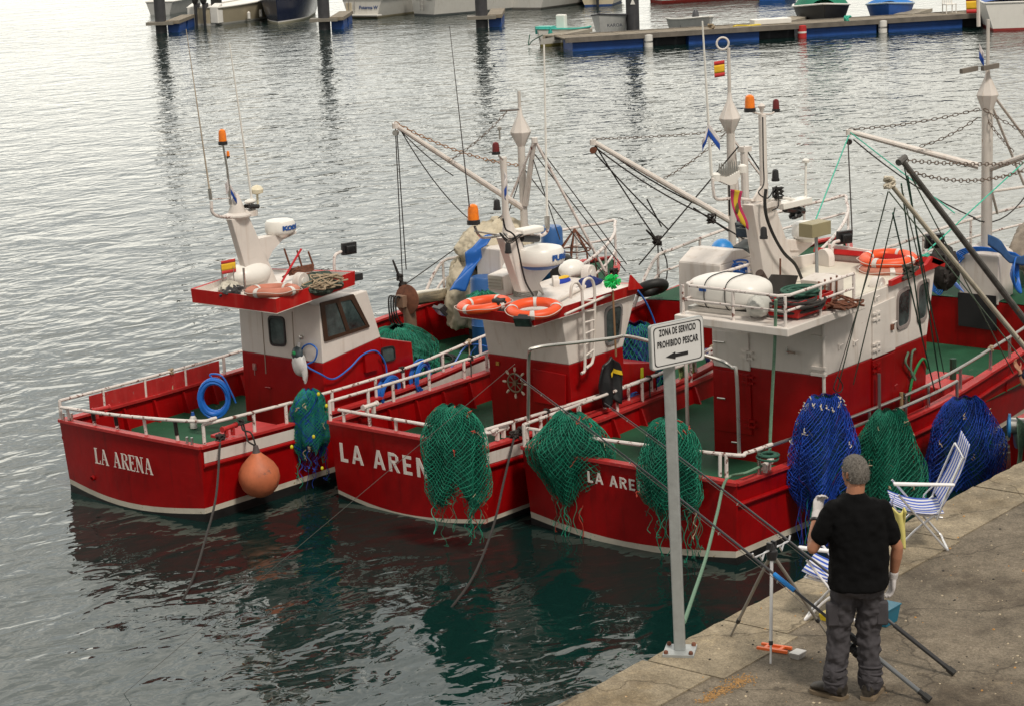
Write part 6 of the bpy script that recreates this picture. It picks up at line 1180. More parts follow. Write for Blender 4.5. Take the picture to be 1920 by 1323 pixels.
# hung nets, boats 2 and 3
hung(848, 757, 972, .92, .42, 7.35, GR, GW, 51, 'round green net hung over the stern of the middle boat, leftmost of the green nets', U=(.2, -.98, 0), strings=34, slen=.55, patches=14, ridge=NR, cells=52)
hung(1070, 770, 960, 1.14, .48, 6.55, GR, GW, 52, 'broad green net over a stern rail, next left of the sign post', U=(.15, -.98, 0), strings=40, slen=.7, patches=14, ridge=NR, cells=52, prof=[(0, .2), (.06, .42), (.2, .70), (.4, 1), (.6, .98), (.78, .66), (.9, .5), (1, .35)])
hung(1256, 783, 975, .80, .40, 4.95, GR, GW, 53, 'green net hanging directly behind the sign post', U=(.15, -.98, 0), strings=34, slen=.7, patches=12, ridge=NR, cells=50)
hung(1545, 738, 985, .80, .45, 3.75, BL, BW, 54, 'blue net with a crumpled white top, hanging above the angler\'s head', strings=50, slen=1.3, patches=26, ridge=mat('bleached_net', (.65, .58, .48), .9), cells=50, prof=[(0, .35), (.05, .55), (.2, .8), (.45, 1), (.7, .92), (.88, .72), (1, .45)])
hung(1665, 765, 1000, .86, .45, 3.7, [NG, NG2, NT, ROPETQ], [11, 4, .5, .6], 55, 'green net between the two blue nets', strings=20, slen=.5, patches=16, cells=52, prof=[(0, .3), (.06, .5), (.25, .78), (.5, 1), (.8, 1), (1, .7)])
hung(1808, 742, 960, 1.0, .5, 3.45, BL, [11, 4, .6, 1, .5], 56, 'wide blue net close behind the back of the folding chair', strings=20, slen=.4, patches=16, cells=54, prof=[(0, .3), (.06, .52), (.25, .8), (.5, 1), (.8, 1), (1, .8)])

# gear stowed on the foredecks and lashings along the rails
for k, (X, Y, z, lb) in enumerate(((14.6, 12.9, 1.42, 'black oily rope heaped on the foredeck of the leftmost boat'), (15.6, 9.2, 1.62, 'black rope heaped on the foredeck of the middle boat'))):
    hcoil((X, Y, z), .3, 8, .02, ROPEB, lb, 'rope', 11+k, .8, .12, loose=.05)
hcoil((11.5, 12.6, .64), .5, 5, .02, RUBBER, 'second black hose looped over the green deck of the leftmost boat', 'hose', 17, .5, .03, name='deck_hose', loose=.06)
for hh, bt_, lst in ((H1, B1, ((-1, .36, .3), (-1, .5, .3), (1, .2, .3))), (H2, B2, ((-1, .12, .24), (-1, .34, .24), (-1, .47, .24), (1, .28, .3))), (H3, B3, ((-1, .3, .33), (-1, .5, .33), (1, .24, .32)))):
    for sd, t, dz in lst:
        p = hh.p(t, hh.sh(t), sd); c = V(p.x, p.y-sd*.04, p.z+dz); m = M(); knot(m, c, .032, .011, t*40, 18); m.tube(arc([c, c+V(.03, .02, -.12), c+V(-.02, -.02, -.26)], 4), .010, 5); m.build('rail_lashing', [ROPEB, ROPEB, ROPET][int(t*100) % 3], bt_)

# ================================================================== far side of the harbour
FW = Vector((_f[0], _f[1], 0)).normalized(); RT = Vector((_r0[0], _r0[1], 0)).normalized()
PILE = mat('weathered_pile', (.045, .045, .05), .7, var=.3, vs=3, streak=((.10, .09, .08), .5)); DECKW = mat('weathered_pontoon_deck', (.22, .185, .14), .85, var=.2, vs=2, streak=((.12, .1, .08), .4))
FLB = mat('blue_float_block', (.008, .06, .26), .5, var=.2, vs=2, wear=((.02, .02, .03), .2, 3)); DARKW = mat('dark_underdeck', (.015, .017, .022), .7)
pa, pb = UZ(1075, 97, 0), UZ(1806, 52, 0); pd = (pb-pa).normalized(); pn = V(-pd.y, pd.x, 0); pn = pn if pn.dot(FW) > 0 else -pn
pon = root('pontoon', pa, 'long grey decked pontoon on bright blue float blocks across the harbour', 'pontoon')
ppm = 4000/((Vector(pa)-Vector(CAM)).dot(Vector(_f)))
a0 = UZ(1066, 90, .35); b0 = pb+pd*22
m = M(); dz0, dz1 = .40, .56; s0 = pa-pd*.35; n_ = 46; Lp = (b0-s0).length
for i in range(n_):
    p = s0+pd*(Lp*i/n_); q = s0+pd*(Lp*(i+1)/n_-.03); m.hexa([V(p.x, p.y, dz1-.02), V(q.x, q.y, dz1-.02), V(q.x+pn.x*2, q.y+pn.y*2, dz1-.02), V(p.x+pn.x*2, p.y+pn.y*2, dz1-.02), V(p.x, p.y, dz1+.03), V(q.x, q.y, dz1+.03), V(q.x+pn.x*2, q.y+pn.y*2, dz1+.03), V(p.x+pn.x*2, p.y+pn.y*2, dz1+.03)])
m.build('deck_boards', DECKW, pon, smooth=False)
m = M(); q = s0+pd*Lp
for off in (-.08, 1.95): m.hexa([s0+pn*off+V(0, 0, dz0), q+pn*off+V(0, 0, dz0), q+pn*(off+.14)+V(0, 0, dz0), s0+pn*(off+.14)+V(0, 0, dz0), s0+pn*off+V(0, 0, dz1+.06), q+pn*off+V(0, 0, dz1+.06), q+pn*(off+.14)+V(0, 0, dz1+.06), s0+pn*(off+.14)+V(0, 0, dz1+.06)])
m.build('edge_beam', mat('grey_edge_beam', (.15, .13, .11), .8, var=.3, vs=2), pon, smooth=False)
def at_line(x): # point on the front line whose pixel column is x
    lo, hi = -5.0, 80.0
    for _ in range(30):
        mid = (lo+hi)/2; d = pa+pd*mid-Vector(CAM); k = d.dot(Vector(_f)); px = 960+4000*d.dot(Vector(_r))/k
        if px < x: lo = mid
        else: hi = mid
    return pa+pd*lo
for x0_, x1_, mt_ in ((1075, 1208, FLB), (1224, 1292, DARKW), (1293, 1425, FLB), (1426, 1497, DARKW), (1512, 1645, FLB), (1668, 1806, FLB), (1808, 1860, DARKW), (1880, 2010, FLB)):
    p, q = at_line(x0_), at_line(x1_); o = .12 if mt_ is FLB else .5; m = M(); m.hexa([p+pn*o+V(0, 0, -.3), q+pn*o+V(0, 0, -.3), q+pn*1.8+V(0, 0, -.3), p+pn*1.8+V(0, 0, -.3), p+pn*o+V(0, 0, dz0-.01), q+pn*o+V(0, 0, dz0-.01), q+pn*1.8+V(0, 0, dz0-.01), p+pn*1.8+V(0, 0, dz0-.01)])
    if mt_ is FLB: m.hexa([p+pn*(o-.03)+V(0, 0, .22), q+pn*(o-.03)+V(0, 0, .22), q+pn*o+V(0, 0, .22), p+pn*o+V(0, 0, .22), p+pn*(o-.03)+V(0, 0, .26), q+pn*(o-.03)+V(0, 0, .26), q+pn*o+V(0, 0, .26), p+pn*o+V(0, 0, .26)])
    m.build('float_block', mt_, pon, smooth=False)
for x_, cl, lb in ((1216, WHITEC, 'white fender drum hanging under the left end of the far pontoon'), (1504, FR, 'red banded fender drum hanging under the middle of the far pontoon'), (1655, WHITEC, 'white fender drum hanging between two blue floats farther right')):
    p = at_line(x_); m = M(); m.lathe((p.x, p.y, -.1), (0, 0, 1), [(0, .12), (.04, .2), (.3, .2)], 14, c=0); m.lathe((p.x, p.y, .2), (0, 0, 1), [(0, .205), (.08, .205)], 14, c=1); m.lathe((p.x, p.y, .28), (0, 0, 1), [(0, .2), (.25, .2), (.28, .1)], 14, c=0); T(m.build('drum_fender', [cl, WHITEC if cl is FR else STEEL], None), lb, 'fender', 'fenders under the far pontoon')
def pile(x, y, r, lb, h=5.5):
    p = UZ(x, y, 0); m = M(); m.tube([p-V(0, 0, 1), p+V(0, 0, h)], r, 20); return p, m
for x, y, r, lb in ((303, 62, .31, 'dark mooring pile, leftmost of the four in the water'), (609, 56, .32, 'dark mooring pile beside the white motorboat with folding cover'), (904, 52, .32, 'dark mooring pile between the white yacht and the cream cruiser'), (1187, 58, .33, 'grey mooring pile rising behind the left end of the long pontoon')):
    p, m = pile(x, y, r, lb); o = root('mooring_pile', p, lb, 'pile', 'mooring piles'); m.build('shaft', PILE, o, ang=60)
    if x < 1000:
        m = M(); m.hexa([p+RT*a+FW*b+V(0, 0, z) for z in (.45, .62) for a, b in ((-.75, -.55), (.75, -.55), (.75, .5), (-.75, .5))]); m.build('guide_collar', mat('grey_collar', (.2, .18, .15), .7), o, smooth=False)
        fp = root('finger_pontoon', p+RT*1.2, ('short finger pontoon with blue float at the foot of the '+{303: 'leftmost', 609: 'second from left', 904: 'third from left'}[x]+' pile'), 'pontoon', 'finger pontoons')
        dd = (FW+RT*.04).normalized(); nn = V(-dd.y, dd.x, 0); s_ = p+RT*.68-FW*.3; m = M(); m.hexa([s_+nn*b+dd*a+V(0, 0, z) for z in (.48, .66) for a, b in ((0, -.38), (5, -.38), (5, .38), (0, .38))]); m.build('deck', DECKW, fp, smooth=False)
        for k in range(2): s2 = s_+dd*(.3+2.6*k); m = M(); m.hexa([s2+nn*b+dd*a+V(0, 0, z) for z in (-.3, .47) for a, b in ((0, -.33), (2.0, -.33), (2.0, .33), (0, .33))]); m.build('float_block', FLB, fp, smooth=False)
    else:
        m = M(); q = UZ(1182, 33, 0); c = p-FW*.34+V(0, 0, 1.3); m.prism([c-RT*.12, c+RT*.12, c+V(0, 0, .3)], -FW*.01); m.build('reflector', WHITEC, o, smooth=False)
def mboat(px, heading, Lb, Bb, label, hullm=WHITEC, botm=None, cap=None, fb=.75, kind='stern', cover=None, motors=0, motorm=PLASTIC, sec=None, cabin=None, group=None, cat='motorboat', name='motorboat', trans_rake=.15, bw_=.0, extras=None):
    """a small boat; px: waterline centre of the end nearest the camera; heading: unit vector pointing away along the boat"""
    p0 = UZ(px[0], px[1], 0) if len(px) == 2 else V(*px); hd = Vector((heading.x, heading.y, 0)).normalized(); sd = V(hd.y, -hd.x, 0); rt = root(name, p0, label, cat, group)
    n = 18; zs = [-.25, 0, .10, .16, fb*.55, fb]; m = M(); wid = lambda t: (Bb/2)*((1-max(0, (t-.45)/.55)**2.2) if kind == 'stern' else (1-max(0, (.55-t)/.55)**2.2))*(.92+.08*sin(pi*t)) if True else 0
    def pt(t, z, s): ww = max(.02, wid(t))*(.72+.28*max(0, z)/fb if z > 0 else .6+.12*(z/.25+1)); bow = (t if kind == 'stern' else 1-t); sh = z*(1+.35*bow**2 if z > .2 else 1); return p0+hd*(Lb*t+(-.0 if kind != 'stern' else -trans_rake*0)+(.25*bow**6*(z/fb)*(1 if kind == 'stern' else -1)))+sd*s*ww+V(0, 0, sh)
    cc_ = lambda j: 1 if j < 2 else (2 if j == 2 else 0)
    for s in (1, -1):
        vs = [pt(i/n, z, s) for i in range(n+1) for z in zs]; o = len(m.v); m.v += [tuple(v) for v in vs]; k = len(zs)
        for i in range(n):
            for j in range(k-1): m.f.append((o+i*k+j, o+(i+1)*k+j, o+(i+1)*k+j+1, o+i*k+j+1)); m.m.append(cc_(j))
    for t in (0, 1):
        for j in range(len(zs)-1): m.quad(pt(t, zs[j], 1), pt(t, zs[j], -1), pt(t, zs[j+1], -1), pt(t, zs[j+1], 1), c=cc_(j))
    m.build('hull', [hullm, botm or hullm, sec or hullm], rt, ang=40)
    m = M(); m.grid(lambda u, v: pt(.02+.96*u, fb, (v*2-1)*.97)+V(0, 0, -.05), n, 1); m.build('deck', WHITEC if cap is None else cap, rt)
    m = M()
    for s in (1, -1): m.tube([pt(i/n, fb, s) for i in range(n+1)], .045, 6)
    m.tube([pt(0, fb, 1), pt(0, fb, -1)], .045, 6); m.build('gunwale', cap or WHITEC, rt)
    if cover:
        m = M()
        def cf(u, v): t = cover[1]+(cover[2]-cover[1])*u; q = pt(t, fb, (v*2-1)*.96); return q+V(0, 0, cover[3]*sin(pi*v)**.7*sin(pi*min(1, max(0.02, u)*1.0))**.5*(1+.08*sin(9*u)+.05*sin(13*v))+.02)
        m.grid(cf, 16, 12); m.build('canvas_cover', cover[0], rt)
    if cabin:
        t0, t1, hh, cm, wm_ = cabin; m = M(); lo = [pt(t0, fb, .75), pt(t1, fb, .6), pt(t1, fb, -.6), pt(t0, fb, -.75)]; hi = [q.lerp(sum(lo, Vector())/4, .22)+V(0, 0, hh) for q in lo]; m.hexa(lo+hi); cb2 = m.build('cabin', cm, rt, smooth=False, bev=.05)
        m = M(); 
        for i in range(4): j = (i+1) % 4; nn = ((lo[j]-lo[i]).cross(V(0, 0, 1))).normalized(); nn = nn if nn.dot(lo[i]-sum(lo, Vector())/4) > 0 else -nn; q = [lo[i].lerp(lo[j], .12).lerp(hi[i].lerp(hi[j], .12), .4), lo[i].lerp(lo[j], .88).lerp(hi[i].lerp(hi[j], .88), .4), hi[i].lerp(hi[j], .85).lerp(lo[i].lerp(lo[j], .85), .1), hi[i].lerp(hi[j], .15).lerp(lo[i].lerp(lo[j], .15), .1)]; m.prism([x_+nn*.01 for x_ in q], nn*.02)
        m.build('cabin_window', wm_, cb2, smooth=False)
    for k in range(motors):
        s = (k-(motors-1)/2)*.62; c = p0+sd*s-hd*.25+V(0, 0, .15); m = M(); m.ell(c+V(0, 0, fb+.35), .2, .2, .34, 14); o = m.build('outboard_motor', motorm, rt); m = M(); m.tube([c+V(0, 0, fb+.2), c+V(0, 0, -.5)], [.11, .07], 10); m.obox(c+hd*.18+V(0, 0, fb), hd*.15, sd*.08, V(0, 0, .12)); m.build('motor_leg', mat('dark_motor_leg', (.03, .03, .035), .4), o)
    if extras: extras(rt, p0, hd, sd, pt)
    return rt
CREAM = mat('cream_gelcoat', (.58, .50, .36), .3, var=.05); NAVY = mat('navy_gelcoat', (.008, .014, .04), .2); WHT = mat('white_gelcoat', (.66, .64, .60), .3, var=.06, vs=.7, streak=((.45, .41, .33), .4)); TEAL = mat('teal_gelcoat', (.05, .42, .36), .4); GREYB = mat('grey_gelcoat', (.42, .42, .41), .4)
REDBT = mat('red_boot_top', (.28, .03, .025), .5); DKBL = mat('blue_boot_top', (.02, .06, .2), .5)
def fenders(*ts):
    def f(rt, p0, hd, sd, pt):
        for t, s in ts: m = M(); q = pt(t, .7, s)+sd*s*.12; m.lathe(q-V(0, 0, .62), (0, 0, 1), [(0, .03), (.06, .1), (.4, .1), (.48, .03)], 12); m.build('fender', WHITEC, rt)
    return f
H_ = lambda a: (FW*cos(a)+RT*sin(a))
def tw_ex(rt, p0, hd, sd, pt):
    fenders((.35, 1), (.5, 1))(rt, p0, hd, sd, pt)
    for s in (1, -1): m = M(); q = [p0+sd*s*.55-hd*.05+V(0, 0, .1), p0+sd*s*1.12-hd*.05+V(0, 0, .1)]; m.hexa([q[0], q[1], q[1]+hd*.5, q[0]+hd*.5, q[0]+V(0, 0, .95), q[1]+V(0, 0, .95), q[1]+hd*.5+V(0, 0, 1.15), q[0]+hd*.5+V(0, 0, 1.15)]); m.build('transom_seat', WHITEC, rt, smooth=False, bev=.05)
    m = M(); q = p0+hd*1.0; m.hexa([q+sd*a+hd*b+V(0, 0, z) for z in (.8, 1.9) for a, b in ((-.2, 0), (.5, 0), (.5, .2), (-.2, .2))]); m.build('dark_seat_back', RUBBER, rt, smooth=False, bev=.04)
mboat((382, 48), H_(.55), 7.5, 2.5, 'cream motorboat with two black outboard motors at its square stern', CREAM, WHT, fb=1.0, motors=2, extras=tw_ex)
mboat((300, 28), H_(.3), 6, 2.0, 'grey white dinghy half hidden behind the leftmost mooring pile', GREYB, GREYB, fb=.8)
mboat((522, 46), H_(.05), 8, 3.2, 'dark blue hulled boat with white bow flare and pale underside', NAVY, mat('pale_antifouling', (.35, .33, .24), .6), WHITEC, fb=1.25, kind='bow', sec=WHITEC)
def txt_on(s, hgt, right, z=.5, mt=DKBL, off=.02, start=None):
    def f(rt, p0, hd, sd, pt):
        tm = text_mesh(s, hgt, p0-hd*off+sd*right+V(0, 0, z), sd, (0, 0, 1), th=.01, bold=.004); tm.build('lettering', mt, rt, smooth=False)
    return f
def pat_ex(rt, p0, hd, sd, pt):
    txt_on('Poterma W', .28, -.2, .5, DKBL)(rt, p0, hd, sd, pt)
    m = M(); q = p0-hd*.04+V(0, 0, .35); m.hexa([q+sd*(-1.15)+a for a in (V(0, 0, 0),)]+[q+sd*(-.75), q+sd*(-.75)+hd*.03, q+sd*(-1.15)+hd*.03]+[q+sd*(-1.15)+V(0, 0, .5), q+sd*(-.75)+V(0, 0, .5), q+sd*(-.75)+hd*.03+V(0, 0, .5), q+sd*(-1.15)+hd*.03+V(0, 0, .5)]); m.build('stern_door', CREAM, rt, smooth=False)
    m = M(); m.hexa([p0+hd*b+sd*a+V(0, 0, z) for z in (.12, .22) for a, b in ((-1.4, -.45), (1.4, -.45), (1.4, 0), (-1.4, 0))]); m.build('swim_platform', WHT, rt, smooth=False, bev=.02)
    m = M()
    for k in (-.9, -.5): m.tube([p0-hd*.08+sd*k+V(0, 0, .3), p0-hd*.08+sd*k+V(0, 0, .95)], .025, 6)
    m.build('ladder', STEEL, rt)
mboat((680, 34), H_(.6), 8, 3.1, 'white cruiser with dark name lettering and a ladder on its square stern', WHT, mat('dark_cream_bottom', (.35, .30, .2), .6), fb=1.05, extras=pat_ex)
def yacht_ex(rt, p0, hd, sd, pt):
    m = M()
    for s in (-.17, .17): m.tube([p0-hd*.12+sd*s+V(0, 0, .3), p0-hd*.12+sd*s+V(0, 0, 1.2)], .025, 6)
    for k in range(4): m.tube([p0-hd*.12-sd*.17+V(0, 0, .4+.22*k), p0-hd*.12+sd*.17+V(0, 0, .4+.22*k)], .018, 6)
    m.build('ladder', STEEL, rt)
    for s in (-.6, .6): m = M(); m.obox(p0-hd*.05+sd*s+V(0, 0, .95), sd*.22, hd*.02, V(0, 0, .04)); m.build('stern_vent', PLASTIC, rt, smooth=False)
mboat((795, 30), H_(.95), 10, 3.0, 'white sailing yacht with round stern, ladder and tall sides', WHT, mat('grey_antifouling', (.12, .13, .13), .6), fb=1.35, extras=yacht_ex, cat='yacht', name='sailing_yacht')
mboat((985, 18), H_(.6), 8, 3.2, 'white cruiser with sloping stern between two mooring piles', WHT, mat('grey_bottom', (.14, .13, .12), .5), fb=1.1, cabin=(.25, .6, .8, WHITEC, GLASS))
mboat((1122, 12), H_(.2), 6.5, 2.4, 'cream motorboat with one dark outboard behind the pontoon', CREAM, DKBL, fb=.8, motors=1)
mboat((1230, 6), H_(1.25), 8, 2.6, 'white boat with a red waterline behind the grey pile', WHT, REDBT, fb=.9, sec=REDBT)
mboat((1448, 2), H_(.3), 6, 2.2, 'low blue boat at the top of the view above the pontoon', BLUE, BLUE, fb=.8)
m = M(); p = at_line(1350)+pn*3
def dh(rt, p0, hd, sd, pt):
    m = M(); c = p0+hd*.5+V(0, 0, .65); m.hexa([c+sd*a+hd*b+V(0, 0, z) for z in (-.1, .25) for a, b in ((-.4, -.25), (.4, -.25), (.4, .25), (-.4, .25))]); m.build('console', TEAL, rt, smooth=False, bev=.02)
    m = M(); c = p0+hd*2.2+V(0, 0, .75); m.hexa([c+sd*a*.24+hd*b*.15+V(0, 0, z) for z in (-.3, .55) for a, b in ((-1, -1), (1, -1), (1, 1), (-1, 1))]); m.build('white_motor', WHITEC, rt, smooth=False, bev=.06)
    m = M(); m.tube(arc([p0+sd*-.55+V(0, 0, .55), p0+sd*-.5-hd*.25+V(0, 0, .1), p0+sd*-.3-hd*.2+V(0, 0, .3), p0+sd*.2-hd*.15+V(0, 0, .55)], 5), .025, 5); m.build('bow_rope', ROPEDG, rt)
mboat((1014, 88), H_(.5), 3.6, 1.8, 'teal topped white dinghy with a white motor, tied to the pontoon end', WHT, mat('algae_bottom', (.2, .17, .05), .7), TEAL, fb=.62, kind='bow', extras=dh, cat='dinghy', name='dinghy')
mboat((1126, 66), H_(.3), 3.6, 1.7, 'pale grey dinghy with a dark name on its round bow', GREYB, GREYB, mat('dark_gunwale', (.06, .06, .07), .5), fb=.75, kind='bow', cat='dinghy', name='dinghy', extras=lambda rt, p0, hd, sd, pt: text_mesh('KAROA', .22, p0-hd*.05+sd*.35+V(0, 0, .38), (sd+hd*.3), (0, 0, 1), th=.01).build('lettering', NAVY, rt, smooth=False))
def d3(rt, p0, hd, sd, pt):
    m = text_mesh('7a BA 5', .2, pt(.25, .35, -.0)*1, sd, (0, 0, 1)); a, b = pt(.02, .36, -1), pt(.5, .36, -1); m = text_mesh('7ª BA 2 C', .2, b-sd*.04, a-b, (0, 0, 1), th=.01); m.build('lettering', NAVY, rt, smooth=False)
    m = M(); c = p0+hd*.9+V(0, 0, .75)-sd*.3; m.ell(c+V(0, 0, .25), .18, .16, .33, 12); m.build('outboard_motor', mat('grey_motor', (.08, .08, .09), .4), rt)
q = at_line(1362)+pn*2.6; mboat((q.x, q.y, 0), H_(-.25), 3.9, 1.6, 'pale dinghy with a dark grey motor moored behind the pontoon middle', GREYB, GREYB, fb=.75, kind='bow', extras=d3, cat='dinghy', name='dinghy')
q = at_line(1584)+pn*2.6; mboat((q.x, q.y, 0), H_(.1), 5, 2.7, 'black and white boat under a green canvas cover', BLACK, BLACK, WHITEC, fb=.95, kind='bow', cover=(mat('green_canvas', (.01, .20, .12), .8), .12, .75, .9), cat='small boat')
q = at_line(1708)+pn*2.6; mboat((q.x, q.y, 0), H_(.2), 5, 2.3, 'blue boat under a pale blue canvas cover', BLUE, BLUE, mat('pale_blue_edge', (.35, .45, .55), .5), fb=.85, kind='bow', cover=(mat('bright_blue_canvas', (.02, .18, .55), .8), .1, .7, .35), cat='small boat')
def mini(rt, p0, hd, sd, pt):
    c = p0-hd*.012+sd*.78+V(0, 0, .85); m = M(); m.lathe(c, -hd, [(0, .42), (.02, .42)], 36); m.build('red_disc', mat('disc_red', (.32, .015, .015), .5), rt)
    text_mesh('6.50', .36, c-hd*.03-sd*.36-V(0, 0, .12), sd, (0, 0, 1), th=.01, bold=.012).build('lettering', WHITEC, rt, smooth=False)
    m = M(); m.tube([p0+hd*1+sd*-.6+V(0, 0, 1.4), p0+hd*2+sd*-1.4+V(0, 0, 2.4)], .03, 6); m.build('rail', STEEL, rt)
q = at_line(1905)-pn*.9; q2 = UZ(1905, 57, 0); mboat((q2.x, q2.y, 0), H_(.1), 6.5, 3.0, 'white square sterned racing yacht with a red 6.50 disc', WHITEC, REDBT, fb=1.25, cover=(BLUE, .05, .7, .5), extras=mini, cat='yacht', name='sailing_yacht')
# things lying on the pontoon
def onp(x, k=1.0, z=.60): q = at_line(x)+pn*k; return V(q.x, q.y, z)
m = M(); m.tube(arc([onp(1388, .9), onp(1400, 1.2), onp(1415, .8), onp(1440, 1.0)], 5), .06, 6); o = m.build('yellow_hose', mat('yellow_hose_rubber', (.6, .45, .04), .5), None); T(o, 'yellow hose lying on the far pontoon deck', 'hose')
c = onp(1463, 1.3); m = M(); m.obox(c+V(0, 0, .12), pd*.9, pn*.35, V(0, 0, .12)); o = m.build('dock_box', WHITEC, None, smooth=False, bev=.03); T(o, 'long low white box lying on the far pontoon deck', 'box')
for k, (x, lb) in enumerate(((1095, 'boarding ramp of pale slats at the left tip of the far pontoon'), (1525, 'slatted boarding finger behind the middle of the far pontoon'), (1762, 'slatted boarding finger left of the racing yacht'))):
    c = at_line(x)+pn*3.2; m = M(); d2 = (FW+RT*.5).normalized(); s2 = V(d2.y, -d2.x, 0)
    for j in range(9): m.obox(V(c.x, c.y, .58)+d2*(j*.38-1.3), d2*.15, s2*.38, V(0, 0, .03))
    for s in (-.42, .42): m.obox(V(c.x, c.y, .54)+s2*s+d2*.2, d2*1.75, s2*.04, V(0, 0, .08))
    o = m.build('boarding_finger', mat('pale_slats', (.34, .30, .24), .8), None, smooth=False); T(o, lb, 'gangway', 'boarding fingers off the far pontoon')
c = onp(1800, 1.2); o = root('plastic_chair', c, 'white slatted plastic chair standing on the far pontoon', 'chair'); m = M()
for k in range(5): m.obox(c+pd*(k*.11-.22)+pn*.25+V(0, 0, .7), pd*.03, pn*.02, V(0, 0, .28))
m.build('backrest', WHITEC, o); m = M(); m.obox(c+V(0, 0, .42), pd*.27, pn*.25, V(0, 0, .02)); m.build('seat', WHITEC, o)
for a in (-.24, .24):
    for b in (-.22, .22): m = M(); m.tube([c+pd*a+pn*b, c+pd*a+pn*b+V(0, 0, .42)], .025, 6); m.build('leg', WHITEC, o)
for x, lb in ((1335, 'coil of pale rope on a cleat left of the yellow hose'), (1590, 'turquoise line tied round a cleat below the green canvas boat')):
    c = onp(x, .1); m = M(); knot(m, c+V(0, 0, .08), .14, .03, x); o = m.build('cleat_rope', ROPET if x < 1500 else ROPETQ, None); T(o, lb, 'rope')

# ================================================================== things on the quay
sg = root('sign_post', UZ(1275, 1222, QZ), 'grey steel post with a rectangular sign reading ZONA DE SERVICIO PROHIBIDO PESCAR', 'sign')
sp_ = UZ(1275, 1222, QZ); d_ = Vector(CAM)-sp_; ztop = UY(1255, 680, sp_.y)
# facing: normal of the sign leans to the camera, turned a little to the left
lean = V(UX(1253, 608, sp_.x).y-0, 0, 0); tp_ = None
zt = 4.56; 
def col_at(z, x):   # lean the post so that its top falls where the photo shows it
    return UZ(x, 0, z)
base = V(sp_.x, sp_.y, QZ); topz = QZ+2.42
fn_ = (-FW*cos(radians(12))-RT*sin(radians(12))).normalized(); sgx = V(-fn_.y, fn_.x, 0); sgx = sgx if sgx.dot(RT) > 0 else -sgx
ln = -sgx*.012; up_ = (V(0, 0, 1)+ln).normalized()
m = M(); a = base+V(0, 0, .02); b = base+up_*2.52; m.hexa([a+sgx*u*.042+fn_*v*.03 for u, v in ((-1, -1), (1, -1), (1, 1), (-1, 1))]+[b+sgx*u*.042+fn_*v*.03 for u, v in ((-1, -1), (1, -1), (1, 1), (-1, 1))]); m.build('post', GALV, sg, smooth=False, bev=.008)
m = M(); m.obox(base+V(0, 0, .012), sgx*.12, fn_*.12, V(0, 0, .012))
for u in (-1, 1):
    for v in (-1, 1): m.lathe(base+sgx*u*.095+fn_*v*.095+V(0, 0, .02), (0, 0, 1), [(0, .018), (.02, .018), (.03, .01)], 8, c=1)
m.build('base_plate', [GALV, RUSTM], sg, smooth=False, bev=.003)
sw, shh = .395, .355
sc_ = base+up_*2.34; fr0 = (-FW*cos(radians(34))+RT*sin(radians(34))).normalized(); sx_ = V(-fr0.y, fr0.x, 0); sx_ = sx_ if sx_.dot(RT) > 0 else -sx_
SX = (sx_+V(0, 0, .01)).normalized(); SU = (up_-sx_*.01).normalized(); sc_ = sc_+fr0*.055+V(0, 0, .09)+RT*.035
hw_, hh_ = .25, .168
m = M(); m.prism(rpoly([sc_-SX*hw_-SU*hh_, sc_+SX*hw_-SU*hh_, sc_+SX*hw_+SU*hh_, sc_-SX*hw_+SU*hh_], .08), -fr0*.028); pn_ = m.build('sign_panel', GALV, sg, ang=30)
m = M(); k = .97; m.prism(rpoly([sc_-SX*hw_*k-SU*hh_*k, sc_+SX*hw_*k-SU*hh_*k, sc_+SX*hw_*k+SU*hh_*k, sc_-SX*hw_*k+SU*hh_*k], .09), fr0*.003); m.build('white_face', mat('sign_white', (.62, .62, .62), .4, var=.04), pn_, smooth=False)
BK = mat('sign_black', (.012, .012, .014), .5)
A = rpoly([sc_-SX*hw_*.90-SU*hh_*.88, sc_+SX*hw_*.90-SU*hh_*.88, sc_+SX*hw_*.90+SU*hh_*.88, sc_-SX*hw_*.90+SU*hh_*.88], .12, 6); B = rpoly([sc_-SX*hw_*.865-SU*hh_*.84, sc_+SX*hw_*.865-SU*hh_*.84, sc_+SX*hw_*.865+SU*hh_*.84, sc_-SX*hw_*.865+SU*hh_*.84], .12, 6); n = len(A)
m = M(); m.add([p+fr0*.0045 for p in A]+[p+fr0*.0045 for p in B], [(i, (i+1) % n, n+(i+1) % n, n+i) for i in range(n)]); m.build('border', BK, pn_, smooth=False)
def sign_line(s, h, z, w):
    tm = text_mesh(s, h, (0, 0, 0), (1, 0, 0), (0, 0, 1), th=.002, bold=.0016, spacing=1.12); xs_ = [v[0] for v in tm.v]; sxx = w/(max(xs_)-min(xs_)); x0 = min(xs_)
    tm.v = [tuple(sc_+SX*((v[0]-x0)*sxx-w/2)+SU*(v[2]+z)+fr0*(.0045+abs(v[1]))) for v in tm.v]; tm.build('lettering', BK, pn_, smooth=False)
sign_line('ZONA DE SERVICIO', .070, .078, .345); sign_line('PROHIBIDO PESCAR', .070, -.010, .385)
m = M(); aw = [(-.12, -.085), (-.03, -.058), (-.03, -.072), (.09, -.072), (.09, -.098), (-.03, -.098), (-.03, -.112)]; m.prism([sc_+SX*x+SU*y+fr0*.0045 for x, y in aw], fr0*.002); m.build('arrow', BK, pn_, smooth=False)
